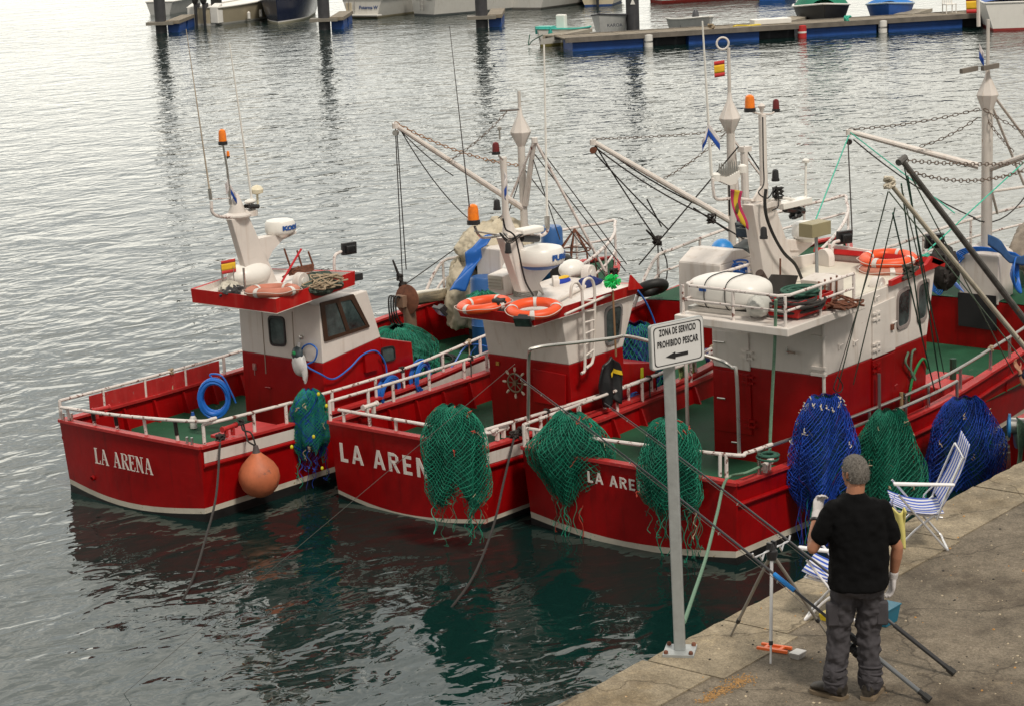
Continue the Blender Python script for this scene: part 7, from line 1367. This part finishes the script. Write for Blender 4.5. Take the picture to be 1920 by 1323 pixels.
# mooring ropes
m = M(); m.tube(arc([UY(1438, 868, 4.15), UZ(1400, 885, 1.12), UZ(1362, 898, 1.04), UY(1345, 960, 3.4), UY(1325, 1040, 2.4), UY(1300, 1115, 1.2), UY(1283, 1165, .3)], 8), .017, 8); o = m.build('mooring_rope', ROPEG, None); T(o, 'pale green mooring rope from the nearest boat running down behind the sign post', 'rope', 'mooring ropes')
m = M(); pts = [UY(413, 822, 10.95), UY(412, 860, 10.7), UY(405, 930, 10.0), UY(390, 1000, 9.3), UY(370, 1060, 8.6), UY(352, 1100, 8.1)]; e_ = UZ(340, 1128, 0); pts = [pts[0], UZ(405, 930, .62), UZ(385, 1010, .38), UZ(365, 1075, .18), UZ(340, 1128, -.02), UZ(300, 1190, -.5)]
m.tube(arc(pts, 8), .015, 8); knot(m, pts[0], .05, .014, 5); o = m.build('mooring_rope', ROPEB, None); T(o, 'dark mooring rope from the leftmost boat slanting down into the water', 'rope', 'mooring ropes')
pts = [UY(965, 815, 7.6), UZ(945, 900, .75), UZ(925, 985, .5), UZ(890, 1075, .22), UZ(845, 1140, -.02), UZ(800, 1190, -.5)]; m = M(); m.tube(arc(pts, 8), .015, 8); knot(m, pts[0], .05, .014, 6); knot(m, pts[0]+V(.15, 0, .02), .04, .018, 8); o = m.build('mooring_rope', ROPEB, None); T(o, 'dark mooring rope from the middle boat slanting down into the water', 'rope', 'mooring ropes')
# tripod rod rest
feet = [UZ(1445, 1244, QZ), UZ(1370, 1192, QZ), UZ(1552, 1190, QZ)]; cen = sum(feet, Vector())/3
hd_ = UY(1447, 1036, cen.y); hd_ = UX(1447, 1036, (feet[0].x+cen.x)/2); tz = hd_.z; print('tripod', feet, hd_)
tr = root('rod_rest', (cen.x, cen.y, QZ), 'aluminium tripod rod rest with a notched wire bar, holding two rods at the quay edge', 'rod rest')
LEGM = [mat('bright_aluminium', (.62, .62, .64), .35, metal=.5), mat('dull_aluminium', (.30, .28, .25), .5, metal=.4)]
for k, f_ in enumerate(feet):
    m = M(); top_ = hd_+(f_-hd_).normalized()*.04; m.tube([top_, top_.lerp(f_, .8)], .013, 8); m.tube([top_.lerp(f_, .8), f_+V(0, 0, .005)], .009, 8); lg = m.build('leg', LEGM[0 if k == 0 else 1], tr)
    m = M(); m.tube([top_.lerp(f_, .78), top_.lerp(f_, .82)], .017, 8); m.build('clamp_ring', PLASTIC, lg)
m = M(); m.lathe(hd_-V(0, 0, .05), (0, 0, 1), [(0, .035), (.04, .045), (.07, .045), (.08, .03), (.12, .02)], 12); m.obox(hd_+V(.03, 0, .06), (.012, 0, 0), (0, .02, 0), (0, 0, .03)); m.obox(hd_-V(.03, 0, -.06), (.012, 0, 0), (0, .02, 0), (0, 0, .03)); m.build('head', PLASTIC, tr)
barA = UZ(1397, 1051, hd_.z+.02); barB = UZ(1483, 1009, hd_.z+.02+.0)
# keep the bar level and centred on the head
def prj(p): d = Vector(p)-Vector(CAM); k = d.dot(Vector(_f)); return 960+4000*d.dot(Vector(_r))/k, 661.5-4000*d.dot(Vector(_u))/k
bd = (barB-barA); bd = bd.normalized(); barA = hd_+V(0, 0, .03)-bd*.24; barB = hd_+V(0, 0, .03)+bd*.24; print('bar', prj(barA), prj(barB))
m = M(); pts = []
for i in range(33):
    t = i/32; z = 0
    for c in (.0, .22, .78, 1.0): z = max(z, 1-abs(t-c)/.06) if c in (.22, .78) else max(z, 0)
    pts.append(barA.lerp(barB, t)-V(0, 0, .05*z))
pts = [barA+V(0, 0, .04)-bd*.02]+pts+[barB+V(0, 0, .04)+bd*.02]
m.tube(pts, .008, 6); m.tube([barA+V(0, 0, .0), barB], .005, 5); m.build('notched_bar', LEGM[0], tr)
# rods
def rod(butt, rest, tipx, label, blue, reel_t, r0=.014, group='surf rods leaning on the rest'):
    d = rest-butt; lo, hi = 1.0, 12.0
    for _ in range(40):
        mid = (lo+hi)/2
        if prj(butt+d*mid)[0] > tipx: lo = mid
        else: hi = mid
    tip = butt+d*lo; Lr = (tip-butt).length; u = d.normalized(); print('rod', Lr, prj(tip), tip)
    rt = root('fishing_rod', butt, label, 'fishing rod', group); N_ = 14; curve = lambda t: butt+u*Lr*t+V(0, 0, -.22*max(0, t-.4)**2)
    m = M(); m.tube([curve(i/N_) for i in range(N_+1)], [r0*(1-.72*(i/N_)) for i in range(N_+1)], 8); m.build('blank', mat('charcoal_carbon', (.035, .035, .04), .3), rt)
    m = M(); m.tube([butt-u*.01, butt+u*.05], r0*1.9, 10); m.tube([butt+u*.05, butt+u*.09], r0*1.4, 10); m.build('butt_cap', RUBBER, rt)
    m = M(); g0 = .55 if not blue else .5; m.tube([butt+u*.09, butt+u*g0], r0*1.25, 10); m.build('handle', mat('shrink_grip', (.02, .02, .022), .6) if not blue else mat('grey_grip', (.12, .13, .14), .35), rt)
    m = M(); m.tube([butt+u*reel_t, butt+u*(reel_t+.12)], r0*1.9, 10); m.tube([butt+u*(reel_t-.06), butt+u*(reel_t-.02)], r0*1.6, 10, c=1); m.build('reel_seat', [PLASTIC, LEGM[0] if not blue else BLUEH], rt)
    if blue:
        m = M(); m.tube([butt+u*(g0), butt+u*(g0+.12)], r0*1.35, 10); m.tube([butt+u*(g0+.75), butt+u*(g0+.95)], r0*1.3, 10); m.build('blue_wrap', mat('bright_blue_wrap', (.01, .22, .65), .4), rt)
    c = butt+u*(reel_t+.06)+V(0, 0, -.085); m = M(); m.lathe(c-u*.04, u, [(-.03, .02), (0, .04), (.03, .04), (.035, .033), (.07, .033), (.075, .042), (.10, .03)], 18); m.tube([c, butt+u*(reel_t+.06)], .012, 6); m.tube([c, c+RT*.06-V(0, 0, .02), c+RT*.07-V(0, 0, .06)], .008, 6); rl_ = m.build('reel', PLASTIC, rt)
    m = M()
    for t in (.34, .48, .6, .7, .79, .87, .93, .985): p = curve(t); rr_ = .022*(1.15-t); m.torus(p-V(0, 0, rr_+.012), u, rr_, .0022, 14, 5); m.tube([p, p-V(0, 0, .012)], .003, 5)
    m.build('line_guide', STEEL, rt)
    m = M(); m.tube([c+u*.05]+[curve(t)-V(0, 0, .03*(1.15-t)+.01) for t in (.34, .48, .6, .7, .79, .87, .93, .985)], .0022, 4); m.build('line', mat('clear_line', (.25, .22, .2), .4), rt)
    return tip
tA_ = rod(UZ(1788, 1260, QZ+.02), barB+V(0, 0, .0), 1133, 'black surf rod with white collar lying on the right end of the rest bar', False, .78)
tB_ = rod(UZ(1742, 1310, QZ+.02), barA+V(0, 0, .0), 965, 'grey and blue surf rod lying on the left end of the rest bar', True, .62)
m = M(); m.tube([tB_, UZ(232, 1300, 0)], .0028, 4); o = m.build('fishing_line', mat('clear_line', (.25, .22, .2), .4), None); T(o, 'thin fishing line from the grey and blue rod down to the water at lower left', 'fishing line')
# winder and bait tubs
c = UZ(1452, 1217, QZ-.005); w_ = root('line_winder', c, 'orange plastic line winder frame lying flat beside the tripod leg', 'line winder'); m = M(); d1 = (UZ(1482, 1222, QZ)-UZ(1424, 1213, QZ)).normalized(); d2 = V(-d1.y, d1.x, 0)
for s in (-1, 1): m.obox(c+d2*s*.045+V(0, 0, .014), d1*.125, d2*.013, V(0, 0, .012))
for s in (-.06, .06): m.obox(c+d1*s+V(0, 0, .0145), d1*.014, d2*.034, V(0, 0, .010))
m.obox(c+V(0, 0, .008), d1*.07, d2*.03, V(0, 0, .004)); m.build('winder_frame', mat('orange_plastic', (.75, .14, .03), .4), w_, smooth=False, bev=.004)
c = UZ(1496, 1231, QZ-.005); tb = root('bait_tub', c, 'small clear tub of pink bait beside the orange winder', 'tub'); crate(tb, c, .048, .036, .04, mat('clear_tub', (.55, .52, .5), .25, trans=.3), .008, .003)
m = M(); m.hexa([c+V(a*.056*(1), b*.043, z) for z in (.04, .046) for a, b in ((-1, -1), (1, -1), (1, 1), (-1, 1))]); m.build('tub_lid', mat('frosted_lid', (.62, .6, .58), .3), tb, smooth=False); m = M(); m.ell(c+V(0, 0, .012), .04, .03, .01, 10); m.build('pink_bait', mat('pink_bait', (.6, .2, .25), .6), tb)
c = UZ(1562, 1158, QZ-.002); yb = root('yellow_box', c, 'small yellow tackle box behind the angler\'s left knee', 'box'); crate(yb, c, .09, .06, .05, mat('yellow_plastic', (.75, .58, .03), .4), .01, .004); m = M(); m.obox(c+V(0, 0, .052), (.1, 0, 0), (0, .07, 0), (0, 0, .005)); m.build('box_lid', MATS['yellow_plastic'], yb, smooth=False)
c = UZ(1657, 1166, QZ-.002); bb = root('blue_tub', c, 'turquoise blue plastic tub standing on the quay by the angler\'s right hand', 'tub'); crate(bb, c, .09, .07, .14, mat('turquoise_plastic', (.008, .13, .21), .4), .02, .006); m = M(); m.hexa([c+V(a*.116, b*.096, z) for z in (.135, .145) for a, b in ((-1, -1), (1, -1), (1, 1), (-1, 1))]); m.build('tub_rim', MATS['turquoise_plastic'], bb, smooth=False)
# folding chairs
ALU = mat('tube_aluminium', (.62, .62, .64), .25, metal=.7); WPL = mat('white_armrest_plastic', (.75, .74, .76), .4)
def stripes():
    m = bpy.data.materials.new('blue_white_stripe'); m.use_nodes = True; nt = m.node_tree; L = nt.links.new; b = nt.nodes['Principled BSDF']; at = N(nt, 'ShaderNodeUVMap'); sp = N(nt, 'ShaderNodeSeparateXYZ'); L(at.outputs[0], sp.inputs[0])
    a = N(nt, 'ShaderNodeMath', operation='MULTIPLY'); a.inputs[1].default_value = 6.0; L(sp.outputs['X'], a.inputs[0]); c = N(nt, 'ShaderNodeMath', operation='FRACT'); L(a.outputs[0], c.inputs[0]); d = N(nt, 'ShaderNodeMath', operation='GREATER_THAN'); d.inputs[1].default_value = .48; L(c.outputs[0], d.inputs[0])
    x = N(nt, 'ShaderNodeMixRGB'); x.inputs[1].default_value = (.02, .075, .42, 1); x.inputs[2].default_value = (.60, .60, .64, 1); L(d.outputs[0], x.inputs[0]); L(x.outputs[0], b.inputs['Base Color']); b.inputs['Roughness'].default_value = .8; return m
STR = stripes()
def fold_chair(c, yaw, label, white=False, s=.86):
    """origin under the seat centre; local +x is the way the sitter faces"""
    rt = root('folding_chair', c, label, 'folding chair', 'striped folding chairs'); X = V(cos(yaw), sin(yaw), 0); Y = V(-sin(yaw), cos(yaw), 0); c = Vector(c); w = .27
    P = lambda x, y, z: c+(X*x+Y*y)*s+V(0, 0, z*s); mt_ = WPL if white else ALU
    def tb(name, pts, r=.011, mm=mt_, k=4): m = M(); m.tube(arc(pts, k) if k else pts, r, 8); return m.build(name, mm, rt)
    # rear-to-front leg loop and front-to-rear leg loop (crossed), each a bent tube with a ground bar
    tb('leg_frame', [P(.22, -w, .60), P(.0, -w, .33), P(-.24, -w, .035), P(-.27, -w*.85, .012), P(-.27, 0, .012), P(-.27, w*.85, .012), P(-.24, w, .035), P(.0, w, .33), P(.22, w, .60)], k=5)
    tb('leg_frame', [P(-.20, -w*.93, .42), P(.05, -w*.93, .22), P(.22, -w*.93, .035), P(.25, -w*.8, .012), P(.25, 0, .012), P(.25, w*.8, .012), P(.22, w*.93, .035), P(.05, w*.93, .22), P(-.20, w*.93, .42)], k=5)
    tb('seat_frame', [P(-.22, -w*.9, .34), P(.20, -w*.9, .42), P(.235, -w*.8, .425), P(.235, w*.8, .425), P(.20, w*.9, .42), P(-.22, w*.9, .34)], k=5)
    tb('back_frame', [P(-.16, -w, .33), P(-.26, -w, .60), P(-.40, -w, .93), P(-.42, -w*.8, .965), P(-.42, w*.8, .965), P(-.40, w, .93), P(-.26, w, .60), P(-.16, w, .33)], k=5)
    tb('brace', [P(-.24, -w*1.02, .56), P(-.10, -w*1.04, .40), P(-.30, -w*1.04, .36)], .008)
    for s in (-1, 1):
        m = M(); a, b = P(-.28, s*w*1.08, .60), P(.24, s*w*1.08, .62); m.hexa([a-Y*.022, b-Y*.026, b+Y*.026, a+Y*.022, a-Y*.022+V(0, 0, .022), b-Y*.026+V(0, 0, .026), b+Y*.026+V(0, 0, .026), a+Y*.022+V(0, 0, .022)]); m.build('armrest', WPL, rt, bev=.008)
    def sheet(name, f, nu, nv):
        m = M(); m.grid(f, nu, nv); o = m.build(name, STR, rt, ang=80, fix=False); me = o.data; uv = me.uv_layers.new(name='UVMap'); n1_ = nv+1
        for lp in me.loops: i, j = divmod(lp.vertex_index, n1_); uv.data[lp.index].uv = (j/nv, i/nu)
        s_ = o.modifiers.new('thickness', 'SOLIDIFY'); s_.thickness = .004
    sheet('seat', lambda u, v: P(-.20+.43*u, (v*2-1)*w*.86, .345+.08*u-.05*sin(pi*u)*(1-(v*2-1)**2*.3)), 12, 12)
    sheet('backrest', lambda u, v: P(-.18-.235*u-.03*sin(pi*u), (v*2-1)*w*.93, .40+.55*u), 12, 12); return rt
fc1 = UZ(1745, 1040, QZ); print('chair', fc1)
fold_chair((fc1.x+.24, fc1.y+.26, QZ-.004), radians(126), 'empty folding chair with blue and white stripes at the quay edge, right of the angler')
fc2 = UZ(1560, 1160, QZ); fc2 = UZ(1570, 1150, QZ); fold_chair((fc2.x, fc2.y, QZ-.004), radians(108), 'second striped folding chair, mostly hidden behind the angler', True)
m = M(); tq = UZ(1686, 955, QZ+.61)
def tf_(u, v): return tq+V(.02*sin(5*u)+.05*v*u, .14*(u-.5)*(1-.3*v), -.26*v*(1+.15*sin(4*u))-.03*abs(v-.1)+.02*sin(9*u+3*v))+FW*(.03*sin(8*u+2*v))
m.grid(tf_, 16, 14); o = m.build('yellow_towel', mat('pale_yellow_cloth', (.62, .55, .18), .9, var=.15), None, ang=80); s_ = o.modifiers.new('thickness', 'SOLIDIFY'); s_.thickness = .012; T(o, 'pale yellow towel hanging from the armrest beside the angler', 'towel')

# ================================================================== people
def capsule(m, p, q, r0, r1, n=14, k=5, fl=1.0):
    p, q = Vector(p), Vector(q); d = (q-p); L_ = d.length; d.normalize(); pts = []; rs = []
    for i in range(k+1): a = pi/2*(i/k); pts.append(p-d*r0*cos(a)); rs.append(max(.002, r0*sin(a)))
    for i in range(1, 6): pts.append(p+d*L_*i/6); rs.append(r0+(r1-r0)*i/6)
    for i in range(k+1): a = pi/2*(i/k); pts.append(q+d*r1*sin(a)); rs.append(max(.002, r1*cos(a)))
    m.tube(pts, rs, n)
def loft(m, rings, n=24, sq=2.3):
    """rings of (centre, half width vector, half depth vector)"""
    vs = []; fs = []
    for c, a, b in rings:
        for j in range(n): t = 2*pi*j/n; x, y = cos(t), sin(t); s = (abs(x)**sq+abs(y)**sq)**(-1/sq); vs.append(Vector(c)+Vector(a)*x*s+Vector(b)*y*s)
    k = len(rings)
    for i in range(k-1):
        for j in range(n): fs.append((i*n+j, i*n+(j+1) % n, (i+1)*n+(j+1) % n, (i+1)*n+j))
    fs.append(tuple(range(n-1, -1, -1))); fs.append(tuple((k-1)*n+j for j in range(n))); m.add(vs, fs)
def organic(m, name, mt, rt, vox=.009, sm=6, tex=None, **k):
    o = m.build(name, mt, rt, ang=180, **k); r_ = o.modifiers.new('fuse', 'REMESH'); r_.mode = 'VOXEL'; r_.voxel_size = vox; r_.use_smooth_shade = True
    s_ = o.modifiers.new('soften', 'SMOOTH'); s_.factor = .5; s_.iterations = sm
    if tex:
        t = bpy.data.textures.new(name+'_folds', 'CLOUDS'); t.noise_scale = tex[0]; t.noise_depth = 1; d = o.modifiers.new('folds', 'DISPLACE'); d.texture = t; d.strength = tex[1]; d.mid_level = .5
    return o
def hand(m, w, d, side, palm_n, curl=.6, s=1.0, grow=0.0, thumb=1):
    """w wrist, d direction of the fingers, side across the palm towards the thumb, palm_n out of the palm"""
    w = Vector(w); d = Vector(d).normalized(); sd = Vector(side); sd = (sd-d*sd.dot(d)).normalized(); pn = d.cross(sd)
    if pn.dot(Vector(palm_n)) < 0: pn = -pn
    loft(m, [(w, sd*(.026+grow)*s, pn*(.019+grow)*s), (w+d*.03*s, sd*(.034+grow)*s, pn*(.017+grow)*s), (w+d*.07*s, sd*(.041+grow)*s, pn*(.015+grow)*s), (w+d*.095*s, sd*(.040+grow)*s, pn*(.012+grow)*s)], 16)
    for k, (o, l) in enumerate(((.030, .072), (.010, .080), (-.010, .075), (-.030, .058))):
        p = w+d*.088*s+sd*o*s; a = 0; segs = (.45, .30, .25); r = .0088+grow*.7
        for q in range(3): a += curl*(.6, 1.0, .8)[q]; e = p+(d*cos(a)+pn*sin(a))*l*segs[q]*s; capsule(m, p, e, r*s, r*.92*s, 8, 3); p = e; r *= .92
    p = w+d*.03*s+sd*.03*s; e = p+(d*.55+sd*.75+pn*.3).normalized()*.04*s; capsule(m, p, e, (.012+grow)*s, (.0105+grow)*s, 8, 3); capsule(m, e, e+(d*.9+sd*.15+pn*.4).normalized()*.034*s, (.0105+grow)*s, (.009+grow)*s, 8, 3)
SKIN = mat('sunburnt_skin', (.38, .17, .10), .5, var=.12, vs=14, bump=.15, bs=90); HAIR = mat('grey_hair', (.15, .135, .12), .8, var=.35, vs=60, bump=1.0, bs=160)
def person(base, rightv, label, K, shirt, trous, glove, hair=HAIR, shoes=True, name='person', wear=True):
    """K: joints in a local frame (a to the right, b away from the camera, c up), metres"""
    rt = root(name, base, label, 'person'); B0 = Vector(base); A = Vector(rightv).normalized(); Bv = V(-A.y, A.x, 0); P = lambda t: B0+A*t[0]+Bv*t[1]+V(0, 0, t[2])
    J = {k: P(v) for k, v in K.items() if isinstance(v, tuple) and len(v) == 3 and not isinstance(v[0], tuple)}; up = V(0, 0, 1)
    hf = (P(K['face'])-P((0, 0, 0))).normalized(); hs = hf.cross(up).normalized()      # face direction, its right
    def body(g, m, legs=True):
        pass
    m = M(); h = J['head']
    m.ell((0, 0, 0), .076, .094, .118, 24); hv = m.v; m.v = [tuple(h+hs*v[0]*(1-.12*max(0, -v[2]/.118))+hf*(v[1]+(.012 if v[2] < 0 and v[1] > 0 else 0))+up*v[2]) for v in hv]
    capsule(m, h+hf*.03-up*.055, h+hf*.055-up*.085, .05, .035)                          # jaw
    capsule(m, h-up*.02-hf*.03, J['neck']-up*.05, .058, .066)
    capsule(m, h+hf*.092+up*.005, h+hf*.112-up*.022, .009, .014, 8, 3)                  # nose
    for s in (-1, 1):
        capsule(m, h+hs*s*.078-hf*.012+up*.015, h+hs*s*.080-hf*.008-up*.02, .013, .010, 8, 3); capsule(m, h+hs*s*.085-hf*.022+up*.02, h+hs*s*.083-hf*.018, .007, .007, 8, 3)
        capsule(m, h+hf*.083+hs*s*.02+up*.028, h+hf*.080+hs*s*.045+up*.026, .008, .007, 8, 3)
    capsule(m, h+hf*.092-up*.052+hs*.018, h+hf*.092-up*.052-hs*.018, .007, .007, 8, 3)
    a_, b_ = A, Bv
    loft(m, [(J['neck']-up*.03, a_*.06, b_*.06), (J['chest']+up*.17, a_*.085, b_*.065), (J['chest']+up*.08, a_*.16, b_*.10), (J['chest']-up*.05, a_*.165, b_*.11), (J['waist'], a_*.16, b_*.11), (J['hip'], a_*.17, b_*.12), (J['hip']-up*.08, a_*.14, b_*.10)], 20)
    for s in 'lr':
        capsule(m, J['sh'+s], J['el'+s], .056, .042); capsule(m, J['el'+s], J['el'+s].lerp(J['wr'+s], .3), .042, .044); capsule(m, J['el'+s].lerp(J['wr'+s], .3), J['wr'+s], .044, .026)
        hd, sd, pnn = K['hand'+s]; hand(m, J['wr'+s], A*hd[0]+Bv*hd[1]+up*hd[2], A*sd[0]+Bv*sd[1]+up*sd[2], A*pnn[0]+Bv*pnn[1]+up*pnn[2], K['curl'+s])
        capsule(m, J['hp'+s], J['kn'+s], .085, .058); capsule(m, J['kn'+s], J['an'+s], .058, .038); capsule(m, J['an'+s], J['an'+s]-up*.04, .04, .035)
    bd_ = organic(m, 'body', SKIN, rt, .0065, 4)
    for s in (-1, 1): m = M(); m.ell(h+hf*.082+hs*s*.032+up*.016, .009, .009, .007, 10); m.build('eye', mat('eye_dark', (.03, .025, .02), .2), bd_)
    # hair: a shell round the back and top of the skull, cropped at the nape and above the ears
    m = M(); n1_, n2_ = 64, 34; rr_ = random.Random(4)
    def hfn(u, v):
        t = 2*pi*u; e = pi*v*.66; d = V(sin(e)*cos(t), sin(e)*sin(t), cos(e)); side = d.x; fr_ = d.y; lim = 1.0
        k = 1.0+.045*sin(13*t+5*e)*sin(9*e)*sin(e)+rr_.uniform(-.012, .02)
        if fr_ > .55 and d.z < .55: k *= .86
        if abs(side) > .7 and d.z < .05 and fr_ > -.25: k *= .86
        return h+hs*d.x*.088*k+hf*(d.y*.106*k-.004)+up*(d.z*.130*k+.002)
    m.grid(hfn, n1_, n2_); m.build('hair', hair, rt, ang=180)
    m = M()
    for i in range(900):
        t = rr_.uniform(0, 2*pi); e = rr_.uniform(0, pi*.6); q = hfn(t/(2*pi), e/(pi*.66)); d = (q-h).normalized()
        if d.dot(hf) > .45 and d.z < .5: continue
        tt = (d*.5-up*.6+V(rr_.gauss(0, .3), rr_.gauss(0, .3), 0)).normalized(); m.tube([q-d*.006, q+tt*.014], [.0022, .0008], 3, cap=False)
    m.build('hair_strands', mat('light_grey_hair', (.19, .175, .16), .8, var=.3, vs=90), rt, ang=180)
    if not wear: return rt, J, P
    # T-shirt
    m = M()
    loft(m, [(J['neck']-up*.012, a_*.066, b_*.070), (J['neck']-up*.035, a_*.095, b_*.082), (J['neck']-up*.075, a_*.15, b_*.095), (J['chest']+up*.125, a_*.175, b_*.11), (J['chest']+up*.03, a_*.205, b_*.135), (J['chest']-up*.10, a_*.205, b_*.14), (J['waist'], a_*.205, b_*.145), (J['hip']+up*.04, a_*.212, b_*.158), (J['hip']-up*.05, a_*.215, b_*.172), (J['hip']-up*.085, a_*.210, b_*.172)], 30, 2.4)
    for s in 'lr':
        t = K['slv']; capsule(m, J['chest'].lerp(J['sh'+s], .55)+up*.06, J['sh'+s]-up*.015, .082, .072); e = J['sh'+s].lerp(J['el'+s], t); capsule(m, J['sh'+s], e, .078, .070)
    organic(m, 'tshirt', shirt, rt, .009, 5, (.09, .030))
    # trousers
    m = M(); loft(m, [(J['hip']+up*.10, a_*.178, b_*.125), (J['hip']+up*.0, a_*.195, b_*.14), (J['hip']-up*.09, a_*.198, b_*.145), (J['hip']-up*.15, a_*.17, b_*.12)], 24, 2.3)
    for s in 'lr':
        capsule(m, J['hp'+s], J['kn'+s], .104, .083); capsule(m, J['kn'+s], J['an'+s]+up*.06, .083, .077); capsule(m, J['an'+s]+up*.10, J['an'+s]+up*.015, .088, .086)
    tr_ = organic(m, 'trousers', trous, rt, .009, 3, (.06, .042))
    m = M()
    for s, o_ in (('l', -1), ('r', 1)): c = J['kn'+s].lerp(J['hp'+s], .45)+A*o_*.075-Bv*.055; m.obox(c, A*.045*1, Bv*.03, up*.09)
    m.build('cargo_pocket', trous, tr_, bev=.015)
    m = M(); c = J['hip']-Bv*.135-up*.03
    for s, o_ in (('l', -1), ('r', 1)):
        k = J['an'+s]
        for q in range(3): m.torus(k+up*(.05+.045*q)+A*.004*q, (.15*o_, .1*(q-1), 1), .083-.003*q, .012, 22, 8)
    organic(m, 'hem_folds', trous, tr_, .008, 4)
    if glove:
        for s in 'lr':
            m = M(); hd, sd, pnn = K['hand'+s]; hand(m, J['wr'+s], A*hd[0]+Bv*hd[1]+up*hd[2], A*sd[0]+Bv*sd[1]+up*sd[2], A*pnn[0]+Bv*pnn[1]+up*pnn[2], K['curl'+s], 1.0, .004); d = (J['el'+s]-J['wr'+s]).normalized(); capsule(m, J['wr'+s]+d*.035, J['wr'+s], .034, .033)
            organic(m, 'glove', glove, rt, .0045, 3)
    m = M(); d = (J['ell']-J['wrl']).normalized(); m.torus(J['wrl']+d*.05, d, .036, .008, 20, 8, flat=1.4); m.build('wristwatch', PLASTIC, rt)
    for s in 'lr':
        k = J['an'+s]; yaw = atan2(Bv.y, Bv.x)+K['toe'+s]; fz_ = B0.z; dirv = V(cos(yaw), sin(yaw), 0); c = V(k.x, k.y, fz_)+dirv*.065
        m = shoe((c.x, c.y, fz_), yaw, None, L_=.30); sh_ = m.build('shoe', [mat('brown_black_shoe', (.035, .028, .022), .6, var=.9, vs=26), mat('tan_sole', (.17, .125, .08), .7)], rt, ang=60)
        m = M(); m.tube(arc([c-dirv*.12+up*.11, c-dirv*.05+up*.125, c+up*.11], 3), .016, 8); m.build('shoe_collar', PLASTIC, sh_)
    return rt, J, P
KM = dict(head=(.035, .02, 1.665), neck=(.03, 0, 1.54), chest=(.055, 0, 1.31), waist=(.06, 0, 1.10), hip=(.055, 0, .92), face=(-.55, .83, 0),
    shl=(-.115, .0, 1.405), shr=(.215, .0, 1.39), ell=(-.265, .02, 1.12), wrl=(-.215, .17, 1.33), elr=(.335, .02, 1.10), wrr=(.315, .08, .86), hpl=(-.04, 0, .86), hpr=(.15, 0, .86), knl=(-.085, .03, .47), knr=(.125, .03, .46), anl=(-.12, 0, .09), anr=(.13, -.02, .09),
    handl=((.25, .4, .85), (.8, .4, -.2), (.3, -.8, .3)), handr=((-.1, .1, -1), (-.2, .95, 0), (-1, 0, 0)), curll=.75, curlr=.35, slv=.66, toel=.75, toer=-.45)
mb = UZ(1597, 1303, QZ); mb.z = QZ-.004
BLK = mat('black_cotton', (.004, .004, .0045), .9, var=.25, vs=4, bump=.3, bs=200, spec=.12); GTR = mat('charcoal_workwear', (.058, .054, .060), .85, var=.2, vs=6, bump=.3, bs=180, spec=.15)
GLV = mat('white_cotton_glove', (.55, .52, .52), .85, bump=.3, bs=150)
person(mb, RT, 'grey haired man seen from behind in black T-shirt and white gloves, raising his left hand', KM, BLK, GTR, GLV)
# zips and pocket trim ride on the trousers; a second worker stands mostly outside the right edge of the view
K2 = dict(head=(.03, .02, 1.66), neck=(.03, 0, 1.53), chest=(.03, 0, 1.31), waist=(.03, 0, 1.10), hip=(.03, 0, .92), face=(-.8, .6, 0),
    shl=(-.16, .0, 1.40), shr=(.22, .0, 1.38), ell=(-.26, -.02, 1.16), wrl=(-.30, .05, 1.30), elr=(.30, .05, 1.14), wrr=(.12, .2, 1.12), hpl=(-.06, 0, .86), hpr=(.12, 0, .86), knl=(-.10, .03, .47), knr=(.14, .03, .46), anl=(-.12, 0, .09), anr=(.16, -.02, .09),
    handl=((-.5, .3, .8), (.8, .4, -.2), (.3, -.8, .3)), handr=((-.6, .6, .2), (-.2, .2, .9), (-.5, -.5, 0)), curll=.4, curlr=.5, slv=.62, toel=.3, toer=-.3)
person(V(UY(1958, 860, 2.1).x, 2.1, .50), RT, 'deckhand in blue jeans at the right edge of the view, hands beside the winch drum', K2, mat('navy_jumper', (.02, .03, .07), .85), mat('blue_jeans', (.07, .12, .22), .85, var=.25), None)
